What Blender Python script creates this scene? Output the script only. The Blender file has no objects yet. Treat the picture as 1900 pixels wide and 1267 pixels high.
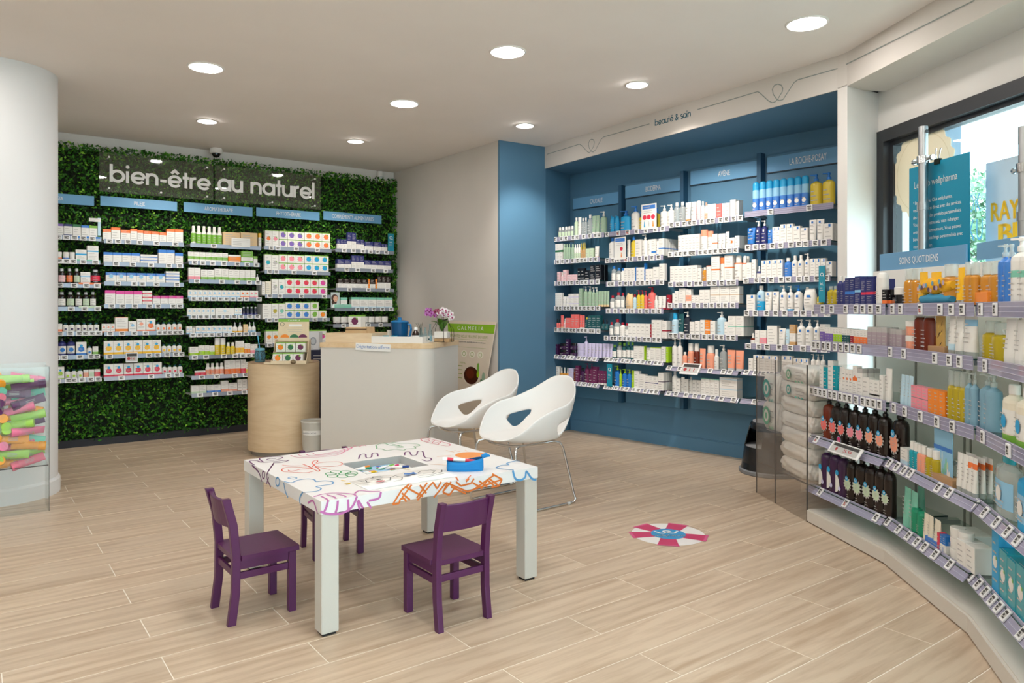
import bpy, math, random
import numpy as np
from mathutils import Vector, Matrix
random.seed(7); RNG = np.random.default_rng(11)
SC = bpy.context.scene
COL = SC.collection
PI = math.pi

# ---------------------------------------------------------------- camera, world, exposure
# room axes: +X along the planted wall, +Y towards it; the camera stands at the origin, 1.385 m up
F, Y0, TH, H = 1375.0, 573.0, math.radians(53.55), 1.385
CEIL = 3.15
FW = Vector((math.cos(TH), math.sin(TH), 0)); RT = Vector((math.sin(TH), -math.cos(TH), 0))
EYE = Vector((0, 0, H))
cd = bpy.data.cameras.new('camera'); cam = bpy.data.objects.new('camera', cd); COL.objects.link(cam)
cam.location = EYE; cam.rotation_euler = (PI / 2, 0, TH - PI / 2)
cd.sensor_width = 36; cd.lens = F / 1900 * 36; cd.shift_y = -(633.5 - Y0) / 1900; cd.clip_start = 0.05
SC.camera = cam
SC.view_settings.view_transform = 'Standard'; SC.view_settings.look = 'None'
SC.view_settings.exposure = 0.55; SC.view_settings.gamma = 1; SC.view_settings.use_curve_mapping = False
SC.cycles.use_denoising = True
SC.cycles.max_bounces = 8; SC.cycles.diffuse_bounces = 4; SC.cycles.transparent_max_bounces = 24
SC.cycles.sample_clamp_indirect = 4.0
W = bpy.data.worlds.new('overcast_sky'); SC.world = W; W.use_nodes = True
bg = W.node_tree.nodes['Background']; bg.inputs[0].default_value = (0.72, 0.86, 1.0, 1); bg.inputs[1].default_value = 7.0
LAMP = 50.0        # radiance of a ceiling lamp's diffuser
LAMP_COL = (1.0, 0.95, 0.905)
SPOT_W = 45.0      # aimed spots among the ceiling lamps

# ---------------------------------------------------------------- pixel helpers (photograph 1900 x 1267) -> points of the room
def ray(px, py): return FW + RT * ((px - 950) / F) + Vector((0, 0, -(py - Y0) / F))
def atz(px, py, z):
    d = ray(px, py); return EYE + d * ((z - H) / d.z)
def onpl(px, py, p0, n):
    d = ray(px, py); n = Vector(n); return EYE + d * ((Vector(p0) - EYE).dot(n) / d.dot(n))
def ony(px, py, y): return onpl(px, py, (0, y, 0), (0, 1, 0))
def onx(px, py, x): return onpl(px, py, (x, 0, 0), (1, 0, 0))
def atd(px, py, d): return EYE + ray(px, py) * d
def dep(p): return (Vector(p) - EYE).dot(FW)

# ---------------------------------------------------------------- materials
def lin(h):
    h = h.lstrip('#'); r = []
    for i in (0, 2, 4):
        c = int(h[i:i + 2], 16) / 255
        r.append(c / 12.92 if c <= .04045 else ((c + .055) / 1.055) ** 2.4)
    return (*r, 1)
MATS = {}
def mat(name, hexc, rough=.5, metal=0, spec=.5, coat=0, noise=0, nscale=8, bump=0, bscale=60):
    if name in MATS: return MATS[name]
    m = bpy.data.materials.new(name); m.use_nodes = True; nt = m.node_tree; b = nt.nodes['Principled BSDF']
    c = lin(hexc); b.inputs['Base Color'].default_value = c; b.inputs['Roughness'].default_value = rough
    b.inputs['Metallic'].default_value = metal; b.inputs['Specular IOR Level'].default_value = spec
    if coat: b.inputs['Coat Weight'].default_value = coat; b.inputs['Coat Roughness'].default_value = .08
    if noise or bump:
        tc = nt.nodes.new('ShaderNodeTexCoord')
    if noise:
        n = nt.nodes.new('ShaderNodeTexNoise'); n.inputs['Scale'].default_value = nscale; n.inputs['Detail'].default_value = 4
        r = nt.nodes.new('ShaderNodeValToRGB')
        r.color_ramp.elements[0].color = (*[x * (1 - noise) for x in c[:3]], 1); r.color_ramp.elements[1].color = (*[min(1, x * (1 + noise)) for x in c[:3]], 1)
        r.color_ramp.elements[0].position = .3; r.color_ramp.elements[1].position = .7
        nt.links.new(tc.outputs['Object'], n.inputs['Vector']); nt.links.new(n.outputs['Fac'], r.inputs['Fac']); nt.links.new(r.outputs['Color'], b.inputs['Base Color'])
    if bump:
        n2 = nt.nodes.new('ShaderNodeTexNoise'); n2.inputs['Scale'].default_value = bscale; n2.inputs['Detail'].default_value = 5
        bp = nt.nodes.new('ShaderNodeBump'); bp.inputs['Strength'].default_value = bump; bp.inputs['Distance'].default_value = .002
        nt.links.new(tc.outputs['Object'], n2.inputs['Vector']); nt.links.new(n2.outputs['Fac'], bp.inputs['Height']); nt.links.new(bp.outputs['Normal'], b.inputs['Normal'])
    MATS[name] = m; return m
def emat(name, col, s):
    m = bpy.data.materials.new(name); m.use_nodes = True; nt = m.node_tree; nt.nodes.remove(nt.nodes['Principled BSDF'])
    e = nt.nodes.new('ShaderNodeEmission'); e.inputs[0].default_value = (*col, 1); e.inputs[1].default_value = s
    nt.links.new(e.outputs[0], nt.nodes['Material Output'].inputs[0]); MATS[name] = m; return m
def glass(name, hexc, haze=0, hazecol='ffffff', gloss_rough=.02, ior=1.45):
    """thin sheet: tinted see-through, a little milky haze, fresnel reflection"""
    if name in MATS: return MATS[name]
    m = bpy.data.materials.new(name); m.use_nodes = True; nt = m.node_tree; nt.nodes.remove(nt.nodes['Principled BSDF'])
    t = nt.nodes.new('ShaderNodeBsdfTransparent'); t.inputs[0].default_value = lin(hexc)
    g = nt.nodes.new('ShaderNodeBsdfGlossy'); g.inputs['Roughness'].default_value = gloss_rough
    lw = nt.nodes.new('ShaderNodeLayerWeight'); lw.inputs[0].default_value = .5
    pw_ = nt.nodes.new('ShaderNodeMath'); pw_.operation = 'POWER'; pw_.inputs[1].default_value = 5; nt.links.new(lw.outputs['Facing'], pw_.inputs[0])
    f = nt.nodes.new('ShaderNodeMath'); f.operation = 'MULTIPLY_ADD'; r0 = ((ior - 1) / (ior + 1)) ** 2; f.inputs[1].default_value = (1 - r0) * .8; f.inputs[2].default_value = r0; nt.links.new(pw_.outputs[0], f.inputs[0])
    mx = nt.nodes.new('ShaderNodeMixShader'); src = t.outputs[0]
    if haze:
        d = nt.nodes.new('ShaderNodeBsdfDiffuse'); d.inputs[0].default_value = lin(hazecol)
        m1 = nt.nodes.new('ShaderNodeMixShader'); m1.inputs[0].default_value = haze
        nt.links.new(t.outputs[0], m1.inputs[1]); nt.links.new(d.outputs[0], m1.inputs[2]); src = m1.outputs[0]
    nt.links.new(f.outputs[0], mx.inputs[0]); nt.links.new(src, mx.inputs[1]); nt.links.new(g.outputs[0], mx.inputs[2])
    nt.links.new(mx.outputs[0], nt.nodes['Material Output'].inputs[0]); MATS[name] = m; return m
def wood(name, c1, c2, scale=(1, 12, 12), rough=.45, rand=0):
    """grain along local X; rand > 0 varies tone and grain from piece to piece"""
    m = bpy.data.materials.new(name); m.use_nodes = True; nt = m.node_tree; b = nt.nodes['Principled BSDF']; b.inputs['Roughness'].default_value = rough
    tc = nt.nodes.new('ShaderNodeTexCoord'); mp = nt.nodes.new('ShaderNodeMapping'); mp.inputs['Scale'].default_value = scale
    nt.links.new(tc.outputs['Object'], mp.inputs['Vector'])
    n = nt.nodes.new('ShaderNodeTexNoise'); n.inputs['Scale'].default_value = 1.6; n.inputs['Detail'].default_value = 7; n.inputs['Distortion'].default_value = 1.1
    n2 = nt.nodes.new('ShaderNodeTexNoise'); n2.inputs['Scale'].default_value = 9; n2.inputs['Detail'].default_value = 3
    if rand:
        oi = nt.nodes.new('ShaderNodeObjectInfo'); mul = nt.nodes.new('ShaderNodeVectorMath'); mul.operation = 'MULTIPLY_ADD'
        cb = nt.nodes.new('ShaderNodeCombineXYZ')
        for i in range(3): nt.links.new(oi.outputs['Random'], cb.inputs[i])
        mul.inputs[1].default_value = (57, 91, 33); nt.links.new(cb.outputs[0], mul.inputs[0]); nt.links.new(mp.outputs[0], mul.inputs[2]); v = mul.outputs[0]
    else: v = mp.outputs[0]
    nt.links.new(v, n.inputs['Vector']); nt.links.new(v, n2.inputs['Vector'])
    r = nt.nodes.new('ShaderNodeValToRGB'); r.color_ramp.elements[0].color = lin(c1); r.color_ramp.elements[1].color = lin(c2)
    r.color_ramp.elements[0].position = .32; r.color_ramp.elements[1].position = .62
    mx = nt.nodes.new('ShaderNodeMath'); mx.operation = 'MULTIPLY_ADD'; mx.inputs[1].default_value = .3
    wv = nt.nodes.new('ShaderNodeTexWave'); wv.bands_direction = 'Y'; wv.inputs['Scale'].default_value = .55; wv.inputs['Distortion'].default_value = 7; wv.inputs['Detail'].default_value = 2; wv.inputs['Detail Scale'].default_value = .6
    nt.links.new(n2.outputs['Fac'], mx.inputs[0])
    s = nt.nodes.new('ShaderNodeMath'); s.operation = 'MULTIPLY'; s.inputs[1].default_value = .75; nt.links.new(n.outputs['Fac'], s.inputs[0]); nt.links.new(s.outputs[0], mx.inputs[2])
    if rand:
        nt.links.new(v, wv.inputs['Vector']); ad = nt.nodes.new('ShaderNodeMath'); ad.operation = 'MULTIPLY_ADD'; ad.inputs[1].default_value = .13; nt.links.new(wv.outputs['Fac'], ad.inputs[0]); nt.links.new(mx.outputs[0], ad.inputs[2])
        sb = nt.nodes.new('ShaderNodeMath'); sb.operation = 'SUBTRACT'; sb.inputs[1].default_value = .065; nt.links.new(ad.outputs[0], sb.inputs[0]); nt.links.new(sb.outputs[0], r.inputs['Fac'])
    else: nt.links.new(mx.outputs[0], r.inputs['Fac'])
    out = r.outputs['Color']
    if rand:
        hs = nt.nodes.new('ShaderNodeHueSaturation'); mr = nt.nodes.new('ShaderNodeMapRange'); mr.inputs[3].default_value = 1 - rand; mr.inputs[4].default_value = 1 + rand
        nt.links.new(oi.outputs['Random'], mr.inputs[0]); nt.links.new(mr.outputs[0], hs.inputs['Value']); nt.links.new(out, hs.inputs['Color']); out = hs.outputs['Color']
    nt.links.new(out, b.inputs['Base Color']); MATS[name] = m; return m

# product colours: code -> (word, hex)
PAL = dict(W=('white', 'e9e6e1'), I=('cream', 'e9e0cc'), o=('orange', 'f07a3c'), O=('bright orange', 'f28a22'), y=('yellow', 'f5bb12'), Y=('pale yellow', 'ddc23a'),
    r=('red', 'df3550'), R=('dark red', 'a3122c'), p=('pink', 'f08f9e'), P=('purple', '7a5fae'), v=('dark purple', '3c1c46'), V=('plum', '6a2350'), b=('blue', '3f7fd0'),
    B=('bright blue', '1a72c4'), n=('navy blue', '2a2f6e'), N=('blue black', '1b2434'), g=('green', '7cb342'), G=('dark green', '2f7048'), l=('lime green', 'a4cf1c'),
    t=('teal', '1a9fb0'), T=('dark teal', '124f55'), c=('cyan', '1fa0d6'), C=('light blue', '90c4e4'), k=('black', '17151a'), K=('dark brown', '1d110d'),
    e=('beige', 'e3c294'), E=('kraft brown', 'c39a66'), a=('amber', 'cb8a2c'), A=('red amber', '6d2510'), m=('mauve', 'a8979f'), M=('magenta', 'd9469a'), s=('silver', 'c3c6c9'),
    q=('coral', 'f0716c'), Q=('peach', 'f2a183'), L=('lilac', 'cdc6e6'), z=('pale green', 'c3d6b8'), Z=('sage green', '9db79d'), x=('clear', 'dfe5e2'), h=('grey', '8d8d8f'),
    i=('pale pink', 'edc4c8'), f=('mint green', '7fc5ae'), F=('emerald green', '11906a'), u=('pale blue', 'bcd9e8'), d=('olive', 'b9a31c'), S=('dusty blue', '7fa6ba'))
def pm(code):
    w, hx = PAL[code]
    if code == 'x': return glass('clear_plastic', 'eef3f1', haze=.28, hazecol='f4f6f5')
    return mat('print_' + w.replace(' ', '_'), hx, rough=.42 if code not in 'aAYdxKkvt' else .18)

# ---------------------------------------------------------------- mesh builder
class MB:
    def __init__(s): s.v = []; s.f = []; s.m = []; s.sm = []; s.mats = []
    def mi(s, m):
        if m not in s.mats: s.mats.append(m)
        return s.mats.index(m)
    def add(s, vs, fs, m, smooth=False):
        o = len(s.v); s.v += [tuple(x) for x in vs]; k = s.mi(m)
        for f in fs: s.f.append([o + i for i in f]); s.m.append(k); s.sm.append(smooth)
    def quad(s, a, b, c, d, m): s.add([a, b, c, d], [(0, 1, 2, 3)], m)
    def box(s, x0, x1, y0, y1, z0, z1, m, M=None):
        vs = [(x, y, z) for z in (z0, z1) for x, y in ((x0, y0), (x1, y0), (x1, y1), (x0, y1))]
        if M is not None: vs = [M @ Vector(p) for p in vs]
        s.add(vs, [(3, 2, 1, 0), (4, 5, 6, 7), (0, 1, 5, 4), (1, 2, 6, 5), (2, 3, 7, 6), (3, 0, 4, 7)], m)
    def bbox(s, x0, x1, y0, y1, z0, z1, m, b=.004):
        """box with all edges chamfered"""
        vs = []; idx = {}
        for ix, (X, sx) in enumerate(((x0, 1), (x1, -1))):
            for iy, (Y, sy) in enumerate(((y0, 1), (y1, -1))):
                for iz, (Z, sz) in enumerate(((z0, 1), (z1, -1))):
                    for ax in range(3):
                        p = [X + sx * b, Y + sy * b, Z + sz * b]; p[ax] = (X, Y, Z)[ax]; idx[ix, iy, iz, ax] = len(vs); vs.append(tuple(p))
        fs = []
        I = lambda a, c, e, ax: idx[a, c, e, ax]
        fs += [[I(0, 0, 0, 0), I(0, 0, 1, 0), I(0, 1, 1, 0), I(0, 1, 0, 0)], [I(1, 0, 0, 0), I(1, 1, 0, 0), I(1, 1, 1, 0), I(1, 0, 1, 0)]]
        fs += [[I(0, 0, 0, 1), I(1, 0, 0, 1), I(1, 0, 1, 1), I(0, 0, 1, 1)], [I(0, 1, 0, 1), I(0, 1, 1, 1), I(1, 1, 1, 1), I(1, 1, 0, 1)]]
        fs += [[I(0, 0, 0, 2), I(0, 1, 0, 2), I(1, 1, 0, 2), I(1, 0, 0, 2)], [I(0, 0, 1, 2), I(1, 0, 1, 2), I(1, 1, 1, 2), I(0, 1, 1, 2)]]
        for a in (0, 1):
            for c in (0, 1):
                fs += [[I(a, c, 0, 0), I(a, c, 1, 0), I(a, c, 1, 1), I(a, c, 0, 1)], [I(a, 0, c, 0), I(a, 1, c, 0), I(a, 1, c, 2), I(a, 0, c, 2)], [I(0, a, c, 1), I(1, a, c, 1), I(1, a, c, 2), I(0, a, c, 2)]]
                for e in (0, 1): fs.append([I(a, c, e, 0), I(a, c, e, 1), I(a, c, e, 2)])
        s.add(vs, fs, m)
    def prism(s, pts, z0, z1, m, sidem=None, smooth=False):
        n = len(pts); vs = [(p[0], p[1], z0) for p in pts] + [(p[0], p[1], z1) for p in pts]
        s.add(vs, [list(range(n))[::-1], list(range(n, 2 * n))], m)
        s.add(vs, [(i, (i + 1) % n, n + (i + 1) % n, n + i) for i in range(n)], sidem or m, smooth)
    def lathe(s, prof, m, n=14, sx=1, sy=1, c=(0, 0), a0=0, smooth=True, M=None):
        """prof: (radius, z[, material]) from bottom to top, closed by caps"""
        vs = []
        for p in prof:
            for k in range(n):
                a = a0 + 2 * PI * k / n; vs.append(Vector((c[0] + p[0] * sx * math.cos(a), c[1] + p[0] * sy * math.sin(a), p[1])))
        if M is not None: vs = [M @ q for q in vs]
        for i in range(len(prof) - 1):
            mm = prof[i][2] if len(prof[i]) > 2 else m
            s.add(vs[i * n:(i + 2) * n], [(k, (k + 1) % n, n + (k + 1) % n, n + k) for k in range(n)], mm, smooth)
        s.add(vs[:n], [list(range(n))[::-1]], prof[0][2] if len(prof[0]) > 2 else m)
        s.add(vs[-n:], [list(range(n))], prof[-2][2] if len(prof[-2]) > 2 else m)
    def tube(s, pts, r, m, n=8, closed=False):
        pts = [Vector(p) for p in pts]; N = len(pts); rs = r if isinstance(r, (list, tuple)) else [r] * N
        up = None; vs = []
        for i, p in enumerate(pts):
            if closed: t = pts[(i + 1) % N] - pts[i - 1]
            else: t = (pts[min(i + 1, N - 1)] - pts[max(i - 1, 0)])
            t.normalize()
            if up is None: up = Vector((0, 0, 1)) if abs(t.z) < .9 else Vector((1, 0, 0))
            x = t.cross(up)
            if x.length < 1e-5: x = t.orthogonal()
            x.normalize(); y = x.cross(t).normalized(); up = y
            for k in range(n):
                a = 2 * PI * k / n; vs.append(p + (x * math.cos(a) + y * math.sin(a)) * rs[i])
        L = N if closed else N - 1
        s.add(vs, [(i * n + k, i * n + (k + 1) % n, ((i + 1) % N) * n + (k + 1) % n, ((i + 1) % N) * n + k) for i in range(L) for k in range(n)], m, True)
        if not closed: s.add(vs[:n], [list(range(n))], m); s.add(vs[-n:], [list(range(n))[::-1]], m)
    def ribbon(s, pts, w, m, nrm, closed=False, lift=0):
        """flat stripe of width w along pts, lying in the plane with normal nrm"""
        pts = [Vector(p) for p in pts]; nrm = Vector(nrm).normalized(); N = len(pts); L = []; R = []
        for i, p in enumerate(pts):
            a = pts[i - 1] if (i > 0 or closed) else p; b = pts[(i + 1) % N] if (i < N - 1 or closed) else p
            d0 = (p - a); d1 = (b - p)
            if d0.length < 1e-9: d0 = d1
            if d1.length < 1e-9: d1 = d0
            d0.normalize(); d1.normalize(); t = d0 + d1
            if t.length < 1e-6: t = d1
            t.normalize(); x = nrm.cross(t).normalized(); k = 1 / max(.45, abs(t.dot(d1)))
            L.append(p + x * w / 2 * k + nrm * lift); R.append(p - x * w / 2 * k + nrm * lift)
        s.add(L + R, [(i, (i + 1) % N, N + (i + 1) % N, N + i) for i in range(N if closed else N - 1)], m)
    def disc(s, c, r, m, nrm=(0, -1, 0), n=14, u=None, sx=1, sy=1):
        nrm = Vector(nrm).normalized(); c = Vector(c); u = Vector(u) if u else (nrm.orthogonal() if abs(nrm.z) > .9 else Vector((0, 0, 1)).cross(nrm)); u.normalize(); v = nrm.cross(u)
        s.add([c + u * (r * sx * math.cos(2 * PI * k / n)) + v * (r * sy * math.sin(2 * PI * k / n)) for k in range(n)], [list(range(n))], m)
    def mesh(s, name):
        me = bpy.data.meshes.new(name); me.from_pydata(s.v, [], s.f)
        for m in s.mats: me.materials.append(m)
        me.polygons.foreach_set('material_index', s.m); me.polygons.foreach_set('use_smooth', s.sm); me.update(); return me
    def build(s, name, parent=None, loc=(0, 0, 0), rz=0, bevel=0):
        o = bpy.data.objects.new(name, s.mesh(name)); COL.objects.link(o); o.location = loc; o.rotation_euler = (0, 0, rz)
        if parent: o.parent = parent
        if bevel:
            b = o.modifiers.new('soft_edges', 'BEVEL'); b.width = bevel; b.segments = 2; b.limit_method = 'ANGLE'
        return o
def link(name, me, parent=None, loc=(0, 0, 0), rz=0):
    o = bpy.data.objects.new(name, me); COL.objects.link(o); o.location = loc; o.rotation_euler = (0, 0, rz)
    if parent: o.parent = parent
    return o
def empty(name, loc=(0, 0, 0), rz=0):
    o = bpy.data.objects.new(name, None); COL.objects.link(o); o.location = loc; o.rotation_euler = (0, 0, rz); o.empty_display_size = .1; return o
def tag(o, label, cat, group=None, kind=None):
    o['label'] = label; o['category'] = cat
    if group: o['group'] = group
    if kind: o['kind'] = kind
    return o
def struct(o, label, cat): return tag(o, label, cat, kind='structure')

# ---------------------------------------------------------------- lettering
def text_mesh(body):
    cu = bpy.data.curves.new('lettering', 'FONT'); cu.body = body; cu.size = 1; cu.resolution_u = 2
    o = bpy.data.objects.new('lettering', cu); COL.objects.link(o)
    me = bpy.data.meshes.new_from_object(o); bpy.data.objects.remove(o); bpy.data.curves.remove(cu); return me
def lettering(body, a, b, nrm, m, height=None, parent=None, name='lettering', bold=0, lift=.001):
    """print body flat in the plane with normal nrm, from baseline point a to baseline point b"""
    me = text_mesh(body); n = len(me.vertices); co = np.empty(n * 3); me.vertices.foreach_get('co', co); co = co.reshape(-1, 3)
    a, b = Vector(a), Vector(b); nrm = Vector(nrm).normalized(); x = (b - a); w = x.length; x.normalize(); y = nrm.cross(x)
    k = w / max(1e-6, co[:, 0].max() - co[:, 0].min()); ky = k if height is None else height / .69
    P = np.array(a)[None] + np.outer((co[:, 0] - co[:, 0].min()) * k, np.array(x)) + np.outer(co[:, 1] * ky, np.array(y)) + np.array(nrm)[None] * lift
    mb = MB(); fs = [list(p.vertices) for p in me.polygons]
    offs = [Vector((0, 0, 0))] if not bold else [x * bold * k, -x * bold * k]
    for o in offs: mb.add([Vector(p) + o for p in P], fs, m)
    bpy.data.meshes.remove(me)
    ob = mb.build(name, None)
    if parent:
        ob.parent = parent; ob.matrix_parent_inverse = Matrix.LocRotScale(parent.location, parent.rotation_euler, None).inverted()
    return ob
def arc(cx, cy, r, a0, a1, n=14, ry=None): return [(cx + r * math.cos(math.radians(a0 + (a1 - a0) * i / n)), cy + (ry or r) * math.sin(math.radians(a0 + (a1 - a0) * i / n))) for i in range(n + 1)]
# geometric sans drawn as strokes: x-height 1, bowl radius .42, (advance, strokes)
def glyph(ch):
    R = .42; o = (R + .08, .5)
    bowl = arc(o[0], .5, R, 0, 360, 26)
    if ch == 'b': return 1.08, [[(.08, 0), (.08, 1.46)], arc(.5, .5, R, 0, 360, 26)]
    if ch == 'i': return .34, [[(.1, 0), (.1, .98)], ('dot', .1, 1.33)]
    if ch in 'eê': 
        s = [arc(.5, .5, R, 0, 322, 24), [(.1, .47), (.91, .47)]]
        if ch == 'ê': s.append([(.24, 1.16), (.5, 1.42), (.76, 1.16)])
        return 1.04, s
    if ch == 'é': return 1.04, [arc(.5, .5, R, 0, 322, 24), [(.1, .47), (.91, .47)], [(.45, 1.13), (.68, 1.42)]]
    if ch == 'n': return .94, [[(.08, 0), (.08, .98)], [(.08, .5)] + arc(.42, .56, .34, 180, 0, 12) + [(.76, 0)]]
    if ch == 'u': return .94, [[(.76, 0), (.76, .98)], [(.08, .98)] + arc(.42, .42, .34, 180, 360, 12) + [(.76, .98)]]
    if ch == '-': return .62, [[(.06, .45), (.5, .45)]]
    if ch == 't': return .56, [[(.26, 0), (.26, 1.34)], [(.02, .88), (.5, .88)]]
    if ch == 'r': return .56, [[(.08, 0), (.08, .98)], [(.08, .5)] + arc(.42, .58, .34, 180, 82, 8)]
    if ch == 'a': return 1.08, [[(.92, 0), (.92, .98)], arc(.5, .5, R, 0, 360, 26)]
    if ch == 'l': return .32, [[(.1, 0), (.1, 1.46)]]
    if ch == 's': return .74, [arc(.36, .73, .24, 40, 250, 10) + arc(.36, .27, .26, 70, -140, 10)]
    if ch == 'o': return 1.04, [bowl]
    if ch == '&': return 1.0, [[(.86, 0), (.2, .95)] + arc(.38, 1.08, .2, 200, -40, 10) + [(.16, .42)] + arc(.34, .28, .25, 150, 330, 8) + [(.84, .6)]]
    return .55, []
def stroke_text(body, a, b, nrm, m, xh, stroke=.2, parent=None, name='lettering', depth=0, lift=.001):
    a, b = Vector(a), Vector(b); nrm = Vector(nrm).normalized(); x = (b - a); wd = x.length; x.normalize(); y = nrm.cross(x)
    tot = sum(glyph(c)[0] for c in body); k = wd / tot; mb = MB(); cur = 0; lf = lift
    pt = lambda px, py: a + x * ((cur + px) * k) + y * (py * xh)
    for ch in body:
        adv, st = glyph(ch)
        for q in st:
            lift += .0005 if depth else .00003
            if q and q[0] == 'dot': mb.disc(pt(q[1], q[2]) + nrm * lift, stroke * .62 * xh, m, nrm); continue
            closed = len(q) > 20 and abs(q[0][0] - q[-1][0]) < 1e-6 and abs(q[0][1] - q[-1][1]) < 1e-6
            mb.ribbon([pt(*p) for p in (q[:-1] if closed else q)], stroke * xh, m, nrm, closed=closed, lift=lift)
        cur += adv
        if depth and mb.v:
            o = mb.build('letter'); sd = o.modifiers.new('relief', 'SOLIDIFY'); sd.thickness = depth; sd.offset = 1; hang(o, parent); mb = MB()
    if depth: return
    o = mb.build(name)
    if parent: o.parent = parent; o.matrix_parent_inverse = Matrix.LocRotScale(parent.location, parent.rotation_euler, None).inverted()
    return o
def hang(o, parent):
    """make o (built in room coordinates) a part of parent without moving it"""
    o.parent = parent; o.matrix_parent_inverse = Matrix.LocRotScale(parent.location, parent.rotation_euler, None).inverted(); return o
# ---------------------------------------------------------------- the room
m_ceil = mat('ceiling_paint', 'f1eae5', rough=.9, spec=.15, noise=.015, nscale=2)
m_white = mat('white_paint', 'e4dfda', rough=.8, spec=.2, noise=.015, nscale=3)
m_greige = mat('greige_paint', 'd8d1ca', rough=.85, spec=.2, noise=.02, nscale=2)
m_column = mat('column_paint', 'e4e3e3', rough=.7, spec=.25)
m_blue = mat('slate_blue_paint', '56809e', rough=.55, spec=.35, noise=.03, nscale=1.5)
m_grout = mat('grout', 'f1e9dc', rough=.8)
m_plank = wood('oak_tile', 'b59c82', 'd0bba3', (.9, 8.5, 1), rough=.36, rand=.045)
m_frame = mat('anthracite_aluminium', '2c2d31', rough=.4, spec=.5)
m_chrome = mat('chrome', 'd6d8da', rough=.12, metal=1)
m_steel = mat('brushed_steel', 'b5b7b9', rough=.3, metal=1)
m_signtxt = mat('white_letters', 'f3f1ee', rough=.5)

PX0, PY0, PL, PW = .63, 2.980, 1.035, .222
fl = MB(); fl.box(-2.6, 6.1, -3.6, 8.75, -.06, -.0015, m_grout)
floor = struct(fl.build('floor'), 'pale oak-look plank tiles with light grout over the shop floor', 'floor')
pk = MB(); pk.bbox(.002, PL - .002, .002, PW - .002, -.012, 0, m_plank, b=.0012); plank_me = pk.mesh('plank')
far = MB(); nplank = 0
for k in range(-30, 27):
    y = PY0 + PW * k
    if y > 8.65 or y < -3.5: continue
    off = PX0 if k % 2 == 0 else PX0 + PL / 2
    for j in range(-5, 6):
        x = off + PL * j
        if x > 5.9 or x + PL < -2.5: continue
        c = Vector((x + PL / 2, y + PW / 2, 0)); d = dep(c); xs = [950 + F * (Vector((xx, c.y, 0)) - EYE).dot(RT) / max(.3, (Vector((xx, c.y, 0)) - EYE).dot(FW)) for xx in (x, x + PL)]
        seen = d > 1.2 and max(xs) > -60 and min(xs) < 1960 and y > .35 and nplank < 296
        if seen:
            link('plank', plank_me, floor, (x, y, 0)); nplank += 1
        else: far.bbox(x + .002, x + PL - .002, y + .002, y + PW - .002, -.012, 0, m_plank, b=.0012)
fo = far.build('plank_field', floor); fo['kind'] = 'stuff'

b = MB(); b.box(-2.6, 6.1, -3.6, 8.75, CEIL, CEIL + .15, m_ceil); struct(b.build('ceiling'), 'plain warm grey plaster ceiling with recessed round lamps', 'ceiling')
GY = 8.60       # face of the planted wall's backing
b = MB(); b.box(-2.6, 6.1, GY + .04, GY + .2, 0, CEIL, m_white); struct(b.build('wall_back'), 'white wall behind the plant wall, a strip showing above the foliage', 'wall')
b = MB(); b.box(-2.75, -2.6, -3.6, 8.75, 0, CEIL, m_white); struct(b.build('wall_left'), 'white wall at the left side, outside the picture', 'wall')
b = MB(); b.box(-2.6, -1.9, -3.75, -3.6, 0, CEIL, m_white); b.box(1.5, 2.2, -3.75, -3.6, 0, CEIL, m_white); b.box(-1.9, 1.5, -3.75, -3.6, 2.6, CEIL, m_white); b.box(-1.9, 1.5, -3.75, -3.6, 0, .1, m_frame)
struct(b.build('wall_front'), 'white front wall with the glazed shop entrance behind the viewer', 'wall')
# greige partition between planted wall and blue niche; its end and the niche flank are blue
b = MB(); NB0 = Vector((5.55, 6.10, 0))
b.prism([(4.50, 6.34), (4.475, GY + .05), (6.1, GY + .05), (6.1, 6.9), (5.10, 6.36)], 0, CEIL, m_greige)
struct(b.build('wall_partition'), 'plain greige wall to the right of the plant wall', 'wall')
b = MB(); b.prism([(4.50, 6.313), (5.097, 6.283), (5.66, 6.47), (5.66, 6.56), (5.10, 6.34), (4.50, 6.34)], 0, CEIL, m_blue); struct(b.build('wall_niche_side'), 'slate blue wall end beside the greige wall', 'wall')
# back wall of the niche
NBn = Vector((-.996, -.090, 0)).normalized(); NBu = Vector((-NBn.y, NBn.x, 0)); NBu = NBu if NBu.y < 0 else -NBu
NBP = Vector((5.598, 6.434, 0)) + NBu * .0
def nb(s, off): return NBP + NBu * s + NBn * off
q = [nb(-.1, 0), nb(3.44, 0), nb(3.44, -.12), nb(-.1, -.12)]
b = MB(); b.prism([(p.x, p.y) for p in q], 0, CEIL, m_blue); struct(b.build('wall_niche'), 'slate blue back wall of the shelving niche', 'wall')
q = [nb(.0, .014), nb(3.42, .014), nb(3.42, 0), nb(.0, 0)]
b = MB(); b.prism([(p.x, p.y) for p in q], 0, .12, m_blue); b.prism([(p.x, p.y) for p in [nb(.0, .008), nb(3.42, .008), nb(3.42, 0), nb(.0, 0)]], .12, .128, m_blue)
struct(b.build('baseboard_niche'), 'slate blue baseboard along the foot of the niche wall', 'baseboard')
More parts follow.
